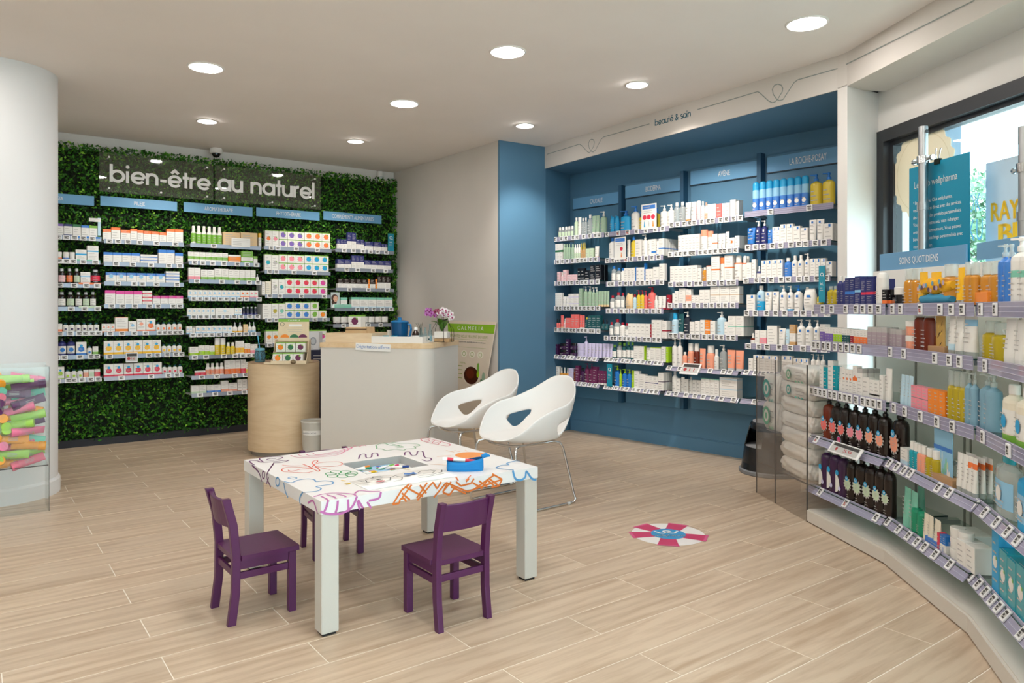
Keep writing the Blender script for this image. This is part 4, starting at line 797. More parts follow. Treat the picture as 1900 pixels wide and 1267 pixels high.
# ---------------------------------------------------------------- blue niche: four bays
m_panel = mat('blue_panel', '5583a2', rough=.5, noise=.02, nscale=2)
BO = 'first second third fourth'.split()
prange = [(1064, 1153), (1160.6, 1267.7), (1281.7, 1410), (1424, 1600)]; names_ = ['CAUDALIE', 'BIODERMA', 'AVÈNE', 'LA ROCHE-POSAY']; tpx = [(1095, 1118), (1198, 1226), (1332.5, 1354.5), (1465, 1534)]
zs = [(.39, 2.512, 2.635), (.40, 2.555, 2.68), (.415, 2.59, 2.725), (.415, 2.60, 2.735)]
BB = []
for i, (a, e) in enumerate(prange):
    s0, s1 = [(onpl(x, Y0, NBP + NBn * .04, NBn) - NBP).dot(NBu) for x in (a, e)]; zb, zs0, zs1 = zs[i]
    if i == 3: s1 = min(s1, 3.24)
    t = empty('wall_panel', nb((s0 + s1) / 2, .0), math.atan2(NBu.y, NBu.x)); w = s1 - s0
    tag(t, f'tall blue backing panel of the {BO[i]} blue-wall bay with its sky blue header', 'wall panel', 'backing panels of the blue wall')
    b = MB(); b.bbox(-w / 2, w / 2, -.04, 0, zb, zs1 + .02, m_panel, b=.002); b.build('backing_panel', t)
    b = MB(); b.bbox(-w / 2 + .004, w / 2 - .004, -.052, -.04, zs0, zs1, m_sign, b=.0015); hs = b.build('header_sign', t)
    b = MB(); b.box(-w / 2, w / 2, -.058, -.04, zs0 - .008, zs0, mat('shadow_gap', '1e2f3c')); b.build('sign_shade_strip', t)  # dark strip paints the shadow line under the header sign
    b = MB(); b.box(w / 2 - .012, w / 2 + .028, -.075, 0, zb, zs1 + .06, mat('deep_blue_upright', '2a5878', rough=.5)); b.build('upright', t)
    x0, x1 = [(onpl(x, Y0, NBP + NBn * .052, NBn) - NBP).dot(NBu) - (s0 + s1) / 2 for x in tpx[i]]
    hh = (.05, .052, .05, .058)[i]; zz = (zs0 + zs1) / 2 - hh / 2
    o = lettering(names_[i], (x0, -.0526, zz), (x1, -.0526, zz), (0, -1, 0), m_signtxt, height=hh, lift=.0006); o.parent = hs
    for zk in (.5, .8, 1.1, 1.4, 1.7, 2.0): pass
    BB.append(Bay(NBP, NBu, NBn, f'{BO[i]} blue-wall bay', 'blue wall', .33, .05, 'clear', (.052, .05)))
B1, B2, B3, B4 = BB
B1.row(1, (1028, 448, 1121, 432), '1034.5 1063 5 s 20 x/W Lz;1064 1070.5 1 b 35 z/W;1071 1077 1 t 35 W;1077.5 1088 2 b 33 x/W;1088.4 1096.4 1 b 38 x/W;1097 1110.8 2 t 35 Z/W;1111 1122 1 p 42 Z/W', 9)
B1.row(2, (1023, 488.5, 1113, 479), '1026.7 1043.5 3 c 31 W m.5-.62G;1044 1057.2 3 b 30 Z/Z;1057.6 1064 1 b 29 Z/Z;1064.4 1076 3 b 28 W/W m.1-.4z;1076.5 1086 3 d 30 E/Y;1086.4 1101.2 2 c 19 z l;1102 1109.6 1 t 22 W/O', 10)
B1.row(3, (1026, 527, 1113, 522), '1033.5 1038.8 1 c 19 i;1039 1044.2 1 d 18 i/W;1044.5 1051 1 c 22 i;1051.6 1071 2 c 13 i +1;1071.4 1084.4 2 c 24 k;1084.8 1094 1 c 20 k;1094.3 1115.2 2 c2 29 k +1', 10)
B1.row(4, (1024, 572.5, 1114.6, 571), '1030 1042.2 3 c 26 W;1042.6 1054 2 t 19 W/W;1054.3 1073.4 2 c2 24 W m.45-.55L;1074 1080 1 c 34 Z;1080.4 1096 2 p 38 Z/W;1096.4 1108.3 2 p 36 Z/W;1108.6 1129 4 t 29 Z/e', 12)
B1.row(5, (1024, 612.5, 1114, 613.5), '1031.5 1038.6 2 d 18 q/k;1039 1044.2 1 t 25 q/e;1044.5 1049 1 d 19 i/W;1049.4 1059.2 1 c2 20 q;1059.5 1074 2 c 27 q;1074.3 1083.5 2 t 26 q/W;1084 1090 1 b 22 T/Y;1090.5 1114 3 c 26 T;1114.6 1127 2 d 19 T/k', 13)
B1.row(6, (1021, 662, 1110.7, 667.5), '1025 1035 1 c 21 v;1036 1049 1 j2 23 v/k;1049.5 1055.4 1 c 32 v;1056 1067.4 1 j2 25 v/k;1068 1081.8 1 j2 25 L/L;1082.2 1089 1 p 39 L/L;1089.3 1115.5 4 t 27 L/L;1116 1136 3 t 28 L/s', 9, tilt=38)
B1.row(7, (1022, 708, 1112.6, 716), '1031.7 1037 1 c 26 W;1037.4 1054.2 3 d 25 a/W;1054.7 1063 1 c 25 L;1063.3 1067 1 b 24 A/A;1067.4 1074.5 1 c 31 V;1074.8 1082.4 1 b 27 v/k;1083 1099.5 2 p 37 V/V;1099.8 1107.4 1 c 32 V;1108 1124.6 3 t 26 V/W', 9, tilt=38)
B2.row(1, (1122.5, 438, 1242, 421), '1129.8 1146.4 2 f 32 c/c;1148 1166.4 1 p 39 c/B;1168 1182.4 1 p 46 W/B;1182.8 1197 1 p 33 Y/B;1197.5 1221 2 p 40 Y/B <.09;1222.6 1248.4 2 p 42 W/W', 7, red=(1, 2))
B2.row(2, (1122.5, 486, 1230.5, 475), '1127 1139 1 b 40 W/B;1139.5 1146 1 b 34 B/W;1161.8 1168 1 t 34 W/W;1168.3 1178 1 b 39 Y/B;1178.4 1188.8 1 c 33 W;1189 1199.4 1 p 42 W/W;1199.8 1208 1 t 32 W;1208.3 1216.4 1 c 32 W m.2-.3B;1216.8 1221 1 t 28 W/B;1221.4 1231.5 1 c 32 W m.4-.46B +4', 9, red=(3,))
B2.row(3, (1124.7, 529, 1232.7, 522), '1132.7 1141 1 b 31 x/B LW;1141.4 1150 1 b 27 x/B LW;1150.3 1157.2 1 b 26 W/B;1157.6 1178 3 c 26 W l;1178.3 1180 1 c 27 B;1180.3 1195 2 c 26 W;1195.3 1197 1 c 34 B;1197.3 1211 2 c 23 W +1;1211.4 1222.4 1 c 26 W;1223 1233 1 c 32 W', 10)
B2.row(4, (1124, 578.5, 1231, 575.5), '1130 1138.4 1 b 26 x/R LW;1139 1149.6 1 b 32 x/R LW;1150 1157 1 b 31 x/R LW;1157.4 1172 1 f 31 e/e;1173 1179.2 1 b 28 u/R;1179.5 1193.6 2 p 36 Y/R;1194 1199.6 1 p 35 q/R;1200 1212.8 1 p 42 q/R;1213 1219 1 s 26 W/W;1219.3 1234 2 t 25 W/R;1236.5 1244 1 c 27 R', 9)
B2.row(5, (1123, 628.5, 1228.4, 629.5), '1129 1136.2 1 b 27 x/R LW;1137 1147.6 1 b 33 x/R LW;1148 1157.4 1 b 27 W/R;1157.8 1164.4 1 b 26 x/R LW;1165 1206 5 c 26 W b.04r;1206.3 1208.3 1 c 26 R;1208.7 1227 2 c 34 W;1228 1237 1 c 33 W m.4-.47R +3', 12)
B2.row(6, (1122, 668.5, 1232, 675), '1134 1142 1 b 26 T/g LW;1142.4 1152 1 b 31 x/g LW;1152.4 1160 1 b 31 T/g LW;1160.4 1175 2 b 33 T/g LW;1175.6 1194.6 2 c 27 W;1194.9 1196.5 1 c 28 l;1197 1206 1 t 25 W/g;1206.4 1226 2 c 27 W t.06l;1226.6 1235 1 c 29 W b.02l;1235.3 1240 1 c 29 l +1', 11, tilt=38)
B2.row(7, (1120, 719, 1224.5, 728.5), '1137.6 1147.6 1 p 39 B/l;1148 1152.4 1 p 33 l/l;1152.8 1169.8 2 p 34 B/l;1170.2 1176 1 t 33 l/l;1176.4 1185.4 1 c 33 W;1185.8 1196.4 1 c 28 W;1196.8 1220.5 3 c 26 W m.5-.55n +1;1221 1231 1 c2 34 W b.08v +2', 10, tilt=38)
B3.row(1, (1243.6, 421, 1379, 401), '1248 1269 2 b 39 x/W;1269.6 1279.6 1 t 37 W/O;1280 1290 1 t 37 W/W;1290.4 1299 1 k 38 i/W;1299.4 1306 1 b 36 W/W;1306.3 1312 1 b 33 W/Q b.4Q;1312.4 1328 2 c 29 W;1328.4 1338.8 1 c 28 q;1339.2 1354 2 c 28 W;1354.4 1365 1 c 33 W +2;1365.4 1371 1 c 29 W', 12)
B3.row(2, (1241, 473.5, 1371.6, 463), '1258 1298 6 c 32 W l;1298.4 1310.6 1 k 39 W/W t.3Q;1311 1321 1 b 36 W/W t.3Q;1321.4 1331 1 c 30 W m.4-.46o;1331.4 1345 2 t 30 W/W;1345.4 1352 1 t 33 W/W;1352.4 1363 1 c 21 W eo;1363.4 1372 1 c 24 W +3', 14)
B3.row(3, (1240.4, 529.5, 1370, 522.5), '1243 1293.4 6 c 31 W l +1;1294 1301 1 c 26 W;1301.4 1310 1 b 27 a/W;1310.4 1318.8 1 c 30 W t.06o;1319.2 1335 1 c 47 W m.44-.5o;1335.4 1343.4 1 b 44 W/W t.25o;1343.8 1359.4 1 c 48 W m.5-.55o;1359.8 1375 1 s 47 W/W m.68-.71o;1375.4 1385 1 s 46 W/W m.68-.71o +1', 11)
B3.row(4, (1239.6, 567.5, 1370.7, 566), '1246 1251.4 1 t 20 W/W;1251.7 1258.6 1 c 24 W;1259 1271.6 1 c 29 W;1272 1282 1 c 27 W m.2-.6Q;1282.4 1297 2 c 16 W +1;1297.4 1317 2 c 26 W b.08E +1;1317.4 1372 3 c2 32 W b.06E', 10)
B3.row(5, (1240.4, 624.5, 1369, 625), '1244 1255.6 1 s 39 u/c b.6u;1256 1266.8 1 t 38 T/W;1267.2 1278.6 1 p 42 N/W;1279.4 1288.6 1 c 24 W;1289 1298.6 1 c 26 W;1299 1307.6 1 c 28 W;1308 1317 1 c 28 O m.3-.4W;1317.4 1327 1 c 27 W;1327.4 1343.4 1 p 44 u/W;1343.8 1350 1 c 26 W;1350.4 1380 2 c 37 W m.45-.5f +2', 12)
B3.row(6, (1236, 684, 1369.7, 692), '1245 1264 2 p 53 W/W;1264.4 1273 1 b 29 Q/W;1273.4 1284.6 1 m 46 Q/W;1285 1295.4 1 m 46 A/W;1295.8 1307 1 t 38 Q/Q;1307.6 1323 1 m 44 Q/W;1323.6 1332 1 s 38 W/W;1332.6 1346 1 p 47 x/W;1346.6 1362 1 t 39 Q/s;1362.4 1378 1 t 39 Q/s', 7, tilt=38)
B3.row(7, (1233.6, 730, 1369.7, 744), '1245 1254.6 1 b 39 W/s;1255 1262 1 c 27 W;1262.4 1269 1 t 30 W/s;1269.4 1277 1 c 27 W;1277.4 1284 1 b 32 W/s;1284.6 1300 2 c 27 W;1300.4 1334 4 c 32 W t.04f;1334.4 1368 1 c2 37 W m.8-.9u', 8, tilt=38)
B4.row(1, (1382, 401, 1546.7, 378), '1394 1498.6 8 k 57 C/c b.45b eW;1499.6 1522 1 p 59 Y/B;1522.4 1546 1 p 60 Y/B', [1431, 1503])
B4.row(2, (1383, 462, 1542, 447), '1384 1399.6 1 t 34 B/n sW;1400 1422 2 p 46 n/W sW;1422.4 1432.6 1 t 28 B/B sW;1433 1447 2 c 32 W sB;1447.6 1471 2 c 36 W sB;1471.6 1484.6 1 c 31 W sB;1485 1498.6 1 c 27 W sB b.04t;1499.6 1527.6 2 t 41 W/W sB;1528.4 1545 1 c 32 W sB +2', 10)
B4.row(3, (1381, 522, 1541, 515), '1385 1394 1 c 30 W;1394.4 1402 1 c 36 W;1402.4 1411.4 1 d 24 n/W LW;1412 1452 4 c 34 W sB;1453 1467 1 b 37 b/W sB;1467.6 1490 2 b 41 W/W sB;1490.4 1502.8 1 p 44 W/W sB;1503.4 1532 3 c 34 W sB;1532.4 1544 1 c 28 W sB +1', 10)
B4.row(4, (1381, 582, 1542.6, 581), '1385 1401 1 c 31 W sB;1401.6 1416.8 1 b 48 u/W b.4c sB;1417.4 1443.6 2 t 37 W/W sB;1444 1458.4 1 p 49 W/W sB;1458.8 1470.6 1 p 48 W/W b.1c sB;1471 1486.2 1 p 49 W/B sB;1486.8 1513 1 f 46 W/W sB;1513.6 1526 1 b 36 d/W', 9)
B4.row(5, (1382, 643.5, 1540, 647), '1391 1400 1 d 21 A/W LW;1400.4 1409 1 c 27 W;1409.4 1422 1 c 27 W m.1-.5p;1423 1442 1 c 36 W;1442.4 1456 1 t 32 W/W sB;1456.4 1464 1 t 31 u/W;1464.4 1476 1 c 40 E m.2-.6W;1476.6 1491.4 1 p 50 W/W sB;1491.8 1507 1 p 50 W/W sB;1507.4 1521 1 p 50 W/W sB', 8)
B4.row(6, (1375.6, 692, 1540, 702), '1388.6 1397 1 c 24 W;1397.4 1443 4 c 31 W sB +1;1450 1470 2 c 33 W sB;1472 1500 3 c 30 W sB;1503 1530 3 p 40 W/W', 9, tilt=38)
B4.row(7, (1374, 745, 1540, 760), '', 3, tilt=38)
flag(1126, 1135.6, 675, 717, B2, .345, 'on the lowest shelf of the blue wall')
flag(1519, 1531, 493, 561, B4, .345, 'in the fourth blue-wall bay')
pricebox(1266, 1300, 674, 696, B3, .335, 38, 'white price display reading 11 on the coral bottles of the blue wall', '11')
def mk_promo(cc):
    def f(b, w, h, y):
        b.quad((-w * .42, y, h * .80), (w * .42, y, h * .80), (w * .42, y, h * .95), (-w * .42, y, h * .95), pm('b')); lines_on(b, 'B', w * .8, h * .83, h * .92, y - .0003, 1, 4, .9); lines_on(b, 'W', w, h * .62, h * .76, y, 2, 5, .7)
        for x, c in cc: b.disc((x * w, y - .0003, h * .48), w * .13, pm('r'), n=14); b.quad((x * w - w * .05, y - .0003, h * .1), (x * w + w * .05, y - .0003, h * .1), (x * w + w * .02, y - .0003, h * .32), (x * w - w * .02, y - .0003, h * .32), pm(c))
    return f
card(B2, 1190, 1218, 380, 424, .345, 'white offer card with three red discs on the blue wall', mk_promo([(-.28, 'c'), (0, 'x'), (.28, 'O')]), name='promo_card')
card(B2, 1140, 1161, 441, 481, .345, 'white offer card with one red disc on the blue wall', mk_promo([(.12, 'O')]), name='promo_card')
# ---------------------------------------------------------------- window gondola: three facets plus the clear bin
GQ = [Vector((4.80, 3.40, 0)), Vector((4.407, 2.739, 0)), Vector((4.009, 2.034, 0)), Vector((3.426, 1.383, 0)), Vector((2.72, .86, 0))]
m_base = mat('gondola_base', 'd3ccc2', rough=.45); m_gback = mat('gondola_back', 'efeae4', rough=.6); m_peg = mat('peg_grey', '9b958e', rough=.6)
BD = .46    # depth of the gondola behind the base front
gd = []
for i in range(4):
    u = (GQ[i + 1] - GQ[i]).normalized(); n = Vector((u.y, -u.x, 0)); n = n if n.dot(-GQ[i]) > 0 else -n; gd.append((u, n, (GQ[i + 1] - GQ[i]).length))
def offs(i, off):  # corner i of the facets pushed back by off
    if i == 0: n = gd[0][1]; return GQ[0] - n * off
    if i == 4: n = gd[3][1]; return GQ[4] - n * off
    n = (gd[i - 1][1] + gd[i][1]).normalized(); return GQ[i] - n * (off / n.dot(gd[i][1]))
words = ('first', 'second', 'third')
GBAY = []
for i in (1, 2, 3):
    t = empty('gondola_bay', GQ[i], 0); tag(t, f'{words[i - 1]} facet of the curved window gondola with greige base and back panel', 'gondola', 'facets of the window gondola')
    a, c, c2, a2 = offs(i, 0), offs(i + 1, 0), offs(i + 1, BD + .05), offs(i, BD + .05)
    b = MB(); b.prism([(p.x, p.y) for p in (a, c, c2, a2)], .008, .078, m_base)
    f0, f1 = offs(i, .012), offs(i + 1, .012); b.prism([(p.x, p.y) for p in (f0, f1, c2, a2)], .078, .084, m_base); hang(b.build('base', bevel=.002), t)
    b = MB(); k0, k1, k2, k3 = offs(i, .03), offs(i + 1, .03), offs(i + 1, .05), offs(i, .05); b.prism([(p.x, p.y) for p in (k0, k1, k2, k3)], 0, .01, m_dark); hang(b.build('toe_kick'), t)
    p0, p1, p2, p3 = offs(i, BD), offs(i + 1, BD), offs(i + 1, BD + .02), offs(i, BD + .02)
    b = MB(); b.prism([(p.x, p.y) for p in (p0, p1, p2, p3)], .084, 1.63, m_gback); hang(b.build('back_panel'), t)
    b = MB()
    for q in (p0 + (p1 - p0) * .03, p0 + (p1 - p0) * .5, p0 + (p1 - p0) * .97):
        nn = gd[i][1]; uu = gd[i][0]; w = .006; b.prism([(p.x, p.y) for p in (q - uu * w, q + uu * w, q + uu * w + nn * .006, q - uu * w + nn * .006)], .09, 1.6, m_peg)
    hang(b.build('slotted_upright'), t)
    GBAY.append(Bay(GQ[i], gd[i][0], gd[i][1], f'{words[i - 1]} gondola bay', 'window gondola', -.055, .062, 'gondola', (.042, .052)))
Q1, Q2, Q3 = GBAY
ZG = dict(A=1.383, B=1.150, C=.850, D=.535, E=.208)
def grow(bay, k, lit, x0, x1, items, ntags, tilt=0, red=(), inset=(.012, .012)):
    """shelf at a level shared by all facets; x0, x1 its image ends"""
    z = ZG[lit]; s0, s1 = bay.sat(x0, bay.ro), bay.sat(x1, bay.ro)
    def y(px):
        p = bay.pt(bay.sat(px, bay.ro), bay.ro, z); return Y0 - F * (z - H) / dep(p)
    bay.row(k, (x0, y(x0), x1, y(x1)), items, ntags, tilt, depth=BD - .075, red=red, pd=.11)
grow(Q1, 1, 'A', 1511, 1643, '1532 1549 2 b 37 d/x;1550 1567 2 b 56 n/W b.25n;1567.4 1585 2 c 52 n m.42-.52b +1;1585.4 1596.4 1 c 55 n m.46-.54C +2;1596.8 1606 1 c 49 n m.42-.52r +1;1606.4 1619 1 c 50 n m.42-.52r +2;1620.7 1636 1 r 62 W/W;1636.5 1645 1 c 30 k m.15-.35o', [1529, 1546, 1572, 1591, 1604, 1618, 1633])
grow(Q1, 2, 'B', 1508.6, 1647, '1521 1530 1 c 34 W b.6P;1530.3 1545 3 c 29 W b.62P +1;1545.3 1561.4 3 c 29 W b.6l +1;1561.7 1576.4 3 c 29 W b.6T +1;1577 1583 1 c 29 W b.58R +1;1583.3 1608.5 4 c 29 W b.56o +1;1609 1645 4 c 37 m t.26h +1', [1513, 1521, 1531, 1540, 1552, 1563, 1574, 1585, 1597])
grow(Q1, 3, 'C', 1504, 1644, '1520 1527 1 c 44 W l;1527.4 1535.4 1 c 42 t l;1535.8 1545 1 c 56 W l;1545.4 1552.4 1 c 48 t l;1552.8 1562 1 t 48 W/W;1562.4 1581.4 3 c 46 W eo;1581.8 1590 1 c 55 W eo m.5-.62o;1590.4 1600 1 c 52 W t.16h +2;1600.4 1612 1 c 38 W b.08f;1612.4 1631 2 c 36 W m.2-.28k;1631.4 1638 1 c 48 W;1638.4 1650 1 t 62 W/W', [1509, 1517, 1525, 1533, 1543, 1552, 1562, 1571, 1580, 1591, 1604, 1614, 1624, 1635], red=())
grow(Q1, 4, 'D', 1501.5, 1638, '1521.5 1536 1 P 76 A/k zq;1537 1552.6 1 P 78 K/k zq;1553 1568 1 P 80 K/k zq;1570 1585.4 1 P 82 K/k zp;1586 1603 1 P 84 K/k zp;1604 1622 1 P 88 K/k zQ;1623 1641 1 P 88 K/k zQ', [1517, 1557, 1597], tilt=35, red=(0, 1, 2))
grow(Q1, 5, 'E', 1499.5, 1640, '1518 1532.6 1 P 80 v/s w;1533 1548.6 1 P 83 v/s w;1549 1564 1 P 84 v/s w;1565.4 1580 1 P 86 K/k zz;1581 1598 1 P 90 K/k zz;1599 1616 1 P 94 K/k zz;1617 1634 1 P 97 K/k zz;1634.4 1650 1 P 99 K/k zz', [1524, 1571, 1628], tilt=38, red=(1,))
grow(Q2, 1, 'A', 1645, 1808, '1646 1653 1 c 30 k m.15-.35o;1654 1667 1 j 34 k/W;1672 1684 1 m 68 a/x;1684.4 1696.4 1 m 68 a/x;1697 1712 1 t 62 y/x;1718 1737 1 t 62 y/x;1740 1760 1 m 76 a/x;1768 1783 1 t 70 y/x;1784 1795 1 m 80 a/x;1796 1807 1 m 80 a/x', [1659, 1674, 1711, 1748, 1769, 1789], red=(2,))
grow(Q2, 2, 'B', 1648, 1806, '1650 1656 1 c 36 m t.26h;1656.3 1662 1 c 36 m t.26h;1662.3 1672.8 1 c 36 m t.26h;1674 1689.4 1 j2 54 Q/W;1689.8 1705 1 m 90 A/x;1705.4 1722 1 m 92 A/x;1754 1766 1 t 78 W/x b.1u;1766.4 1780 1 t 78 W/x;1780.4 1803 1 t 82 W/x m.7-.78C', [1655, 1680, 1738, 1765, 1784])
grow(Q2, 3, 'C', 1652, 1807, '1666.7 1689 3 t 58 u/u;1690 1721 3 c2 45 p b.06x;1721.4 1753 3 c2 48 O;1753.5 1785.4 3 m 94 d/x;1786 1806 2 p 100 S/x', [1662, 1682, 1711, 1742, 1771])
grow(Q2, 4, 'D', 1641, 1810, '1650 1668 1 P 92 K/k zQ;1670 1683.6 1 c 31 W b.3u;1684 1698.4 2 m 50 t/W;1698.8 1712.6 2 m 51 Q/W;1713 1734.4 2 m 52 d/W;1770.4 1790 2 t 72 W/x m.8-.9f +1;1790.4 1808 2 t 74 W/x m.7-.78o +2', [1653, 1667, 1680, 1692, 1744, 1764], tilt=35)
grow(Q2, 5, 'E', 1640, 1795, '1670 1682 1 t 72 f/f;1682.4 1694 1 t 73 f/f;1694.4 1706 1 t 70 f/f <.08;1686 1697 1 r 46 F/F;1697.4 1708 1 r 46 F/F;1709 1726 2 t 50 I/I;1727 1738 1 t 50 I/W;1738.4 1743 1 c 32 r;1743.4 1754.4 2 c 32 W t.5B;1757 1772 1 j3 58 W/W;1772.4 1788 1 j3 60 W/W', [1650, 1670, 1688, 1704, 1718, 1738, 1765], tilt=38)
grow(Q3, 1, 'A', 1812, 1990, '1813 1826 1 m 80 a/x;1826.4 1844 1 m 80 a/x;1847 1857 1 p 112 b/x;1857.4 1868 1 p 112 b/x;1869 1884 1 p 125 W/W m.4-.5f;1884.4 1902 1 p 125 W/W m.4-.5f;1906 1970 3 p 125 W/W', [1824, 1851, 1930])
grow(Q3, 2, 'B', 1815, 1990, '1816 1832 1 m 72 d/x;1832.4 1851 1 m 72 d/x;1854 1874 1 t 84 W/W m.82-.9q;1874.4 1894 1 t 86 W/W m.82-.9q;1894.4 1916 1 t 88 W/W m.82-.9q;1920 1980 3 b 88 W/W', [1832, 1930])
grow(Q3, 3, 'C', 1812, 1990, '1813 1834 2 p 104 S/x;1852 1874 1 u 100 I/W' .replace('1 u 100', '1 b 104') + ' LW b.12g dc;1875 1904 1 b 110 I/W LW b.12g dc;1906 1980 2 b 115 I/W LW', [1828, 1876, 1940])
grow(Q3, 4, 'D', 1798, 1990, '1836 1872 1 b 118 x/t LC dW;1876 1912 1 b 124 c/t LC dW;1914 1975 2 b 124 c/t LC', [1812, 1831, 1853, 1874, 1893, 1930], tilt=35)
grow(Q3, 5, 'E', 1797, 1990, '1840 1853 1 c 112 c dW;1854 1868 1 c 92 t dW;1868.4 1884 1 c 92 t dW;1885 1902 1 c 100 t dW;1904 1970 3 c 100 t dW', [1806, 1819, 1832, 1845, 1857, 1870, 1900], tilt=38)
def zE(l): return ZG[l] + .062 * .30 + .0005
def onshelf(bay, px, l, off): return bay.pt(bay.sat(px, bay.ro - off), bay.ro - off, zE(l))
# the little things that do not come in rows
def block(bay, px0, px1, l, off, h, d, m, name, label, cat, pr=None):
    a, c = bay.sat(px0, bay.ro - off), bay.sat(px1, bay.ro - off); w = c - a; b = MB(); b.bbox(-w / 2, w / 2, 0, d, 0, h, m, b=.002)
    t = b.build(name, None, bay.pt((a + c) / 2, bay.ro - off, zE(l)), bay.rz); tag(t, label, cat)
    if pr: b = MB(); pr(b, w, h, -.0006); b.build('print', t)
    return t
m_kraft = mat('kraft_block', 'b58d66', rough=.8, noise=.05); 
def mk_gold(b, w, h, y):
    b.quad((-w / 2, y, h * .0), (w / 2, y, h * .0), (w / 2, y, h * .72), (-w / 2, y, h * .72), mat('gold_card', 'caa55a', rough=.5)); rr = random.Random(4)
    for i in range(16):
        x, z, s, a = rr.uniform(-.36, .36) * w, rr.uniform(.05, .6) * h, w * .12, rr.uniform(.4, 1.2); c, q = math.cos(a) * s, math.sin(a) * s
        b.quad((x - c, y - .0003 - i * 1e-5, z - q), (x + c * .2, y - .0003 - i * 1e-5, z - s * .2), (x + c, y - .0003 - i * 1e-5, z + q), (x - c * .2, y - .0003 - i * 1e-5, z + s * .2), mat(('dark_stalk', 'gold_stalk', 'brown_stalk')[i % 3], ('4b3a22', 'e0c25a', '7a5c2c')[i % 3]))
    b.quad((-w * .38, y - .001, h * .28), (-w * .1, y - .001, h * .28), (-w * .1, y - .001, h * .62), (-w * .38, y - .001, h * .62), m_card); lines_on(b, 'W', w * .3, h * .3, h * .6, y - .0014, 6, 2, .7, -w * .35)
def mk_bluecard(b, w, h, y):
    b.quad((-w * .5, y, h * .6), (w * .5, y, h * .6), (w * .5, y, h * .68), (-w * .5, y, h * .68), pm('b')); rr = random.Random(9)
    for i in range(9):
        x, z = rr.uniform(-.1, .4) * w, rr.uniform(.1, .55) * h; b.disc((x, y - .0003 - i * 1e-5, z), w * .1, pm('fuzW'[i % 4]), sx=.5, sy=1.5, n=8)
    b.quad((-w * .4, y - .001, h * .26), (-w * .12, y - .001, h * .26), (-w * .12, y - .001, h * .56), (-w * .4, y - .001, h * .56), m_card); lines_on(b, 'W', w * .3, h * .28, h * .54, y - .0014, 5, 2, .7, -w * .37)
block(Q2, 1716, 1752, 'B', .02, .035, .07, m_kraft, 'card_stand', 'kraft block holding the gold display card on the gondola second shelf', 'stand')
block(Q2, 1727, 1753, 'B', .05, .29, .006, mat('gold_card_top', 'd9bd84', rough=.5), 'display_card', 'tall gold display card with stalks beside the red amber sprays', 'display card', mk_gold)
block(Q2, 1727, 1766, 'D', .02, .035, .06, m_kraft, 'card_stand', 'kraft block holding the pale blue display card on the gondola fourth shelf', 'stand')
block(Q2, 1733, 1767, 'D', .05, .245, .006, pm('C'), 'display_card', 'pale blue display card with plant drawings on the gondola', 'display card', mk_bluecard)
block(Q2, 1716, 1752, 'E', .02, .03, .06, pm('b'), 'counter_tray', 'blue cardboard tray of lip care on the lowest gondola shelf', 'tray', lambda b, w, h, y: lines_on(b, 'n', w, h * .3, h * .75, y, 1, 2, .6))
for k, (x, c) in enumerate(((1733, 'r'), (1740, 'W'), (1746, 'B'))):
    pass
for k in range(2):
    for j in range(2): block(Q2, 1774.5 + k * 17, 1791 + k * 17, 'E', .015 + j * .09, .115, .085, pm('W'), 'soap_carton', f'cream cardboard box {"in front" if j == 0 else "behind"}, {"left" if k == 0 else "right"} of four low boxes on the lowest gondola shelf', 'carton', lambda b, w, h, y: lines_on(b, 'W', w, h * .1, h * .9, y, 4, 3, .7))
block(Q3, 1808, 1832, 'A', .0, .055, .05, pm('O'), 'cream_carton', 'small orange yellow box before the clear amber sprays', 'carton')
# patterned headband between the amber sprays
c = onshelf(Q2, 1738, 'A', .03); t = empty('fabric_headband', c, Q2.rz); tag(t, 'folded yellow patterned headband over blue cloth among the amber sprays', 'headband')
wv = (Q2.sat(1766, -.08) - Q2.sat(1706, -.08)); m_hb = mat('mustard_fabric', 'e0a51c', rough=.9); m_hbl = mat('blue_towelling', '3a86a8', rough=1, bump=.4, bscale=250)
def roll(b, w, z, h, d, m, wav, seed):
    vs = []; rr = random.Random(seed); NX, NK = 16, 10
    for i in range(NX + 1):
        x = -w / 2 + w * i / NX; e = 1 - abs(2 * i / NX - 1) ** 4 * .5; zz = z + wav * math.sin(i * 1.1 + seed)
        for k in range(NK): a = 2 * PI * k / NK; vs.append((x, d / 2 * math.cos(a) * e, zz + h / 2 * math.sin(a) * e + rr.uniform(-.002, .002)))
    b.add(vs, [(i * NK + k, i * NK + (k + 1) % NK, (i + 1) * NK + (k + 1) % NK, (i + 1) * NK + k) for i in range(NX) for k in range(NK)], m, True); b.add(vs[:NK], [list(range(NK))[::-1]], m); b.add(vs[-NK:], [list(range(NK))], m)
b = MB(); roll(b, wv * .94, .030, .055, .07, m_hbl, .003, 1); b.build('towelling_lining', t)
b = MB(); roll(b, wv * .98, .092, .075, .06, m_hb, .006, 2); bo = b.build('printed_band', t)
b = MB(); rr = random.Random(3)
for i in range(13):
    x, z = -wv * .42 + wv * .84 * (i + .5) / 13, .092 + rr.uniform(-.018, .02); b.disc((x, -.0335 + abs(z - .092) * .25, z), .012, mat(('shell_grey', 'shell_blue', 'shell_plum')[i % 3], ('b9a3b4', '6f9fb8', '5b3f52')[i % 3]), sx=1.1, n=7)
b.build('shell_print', bo)
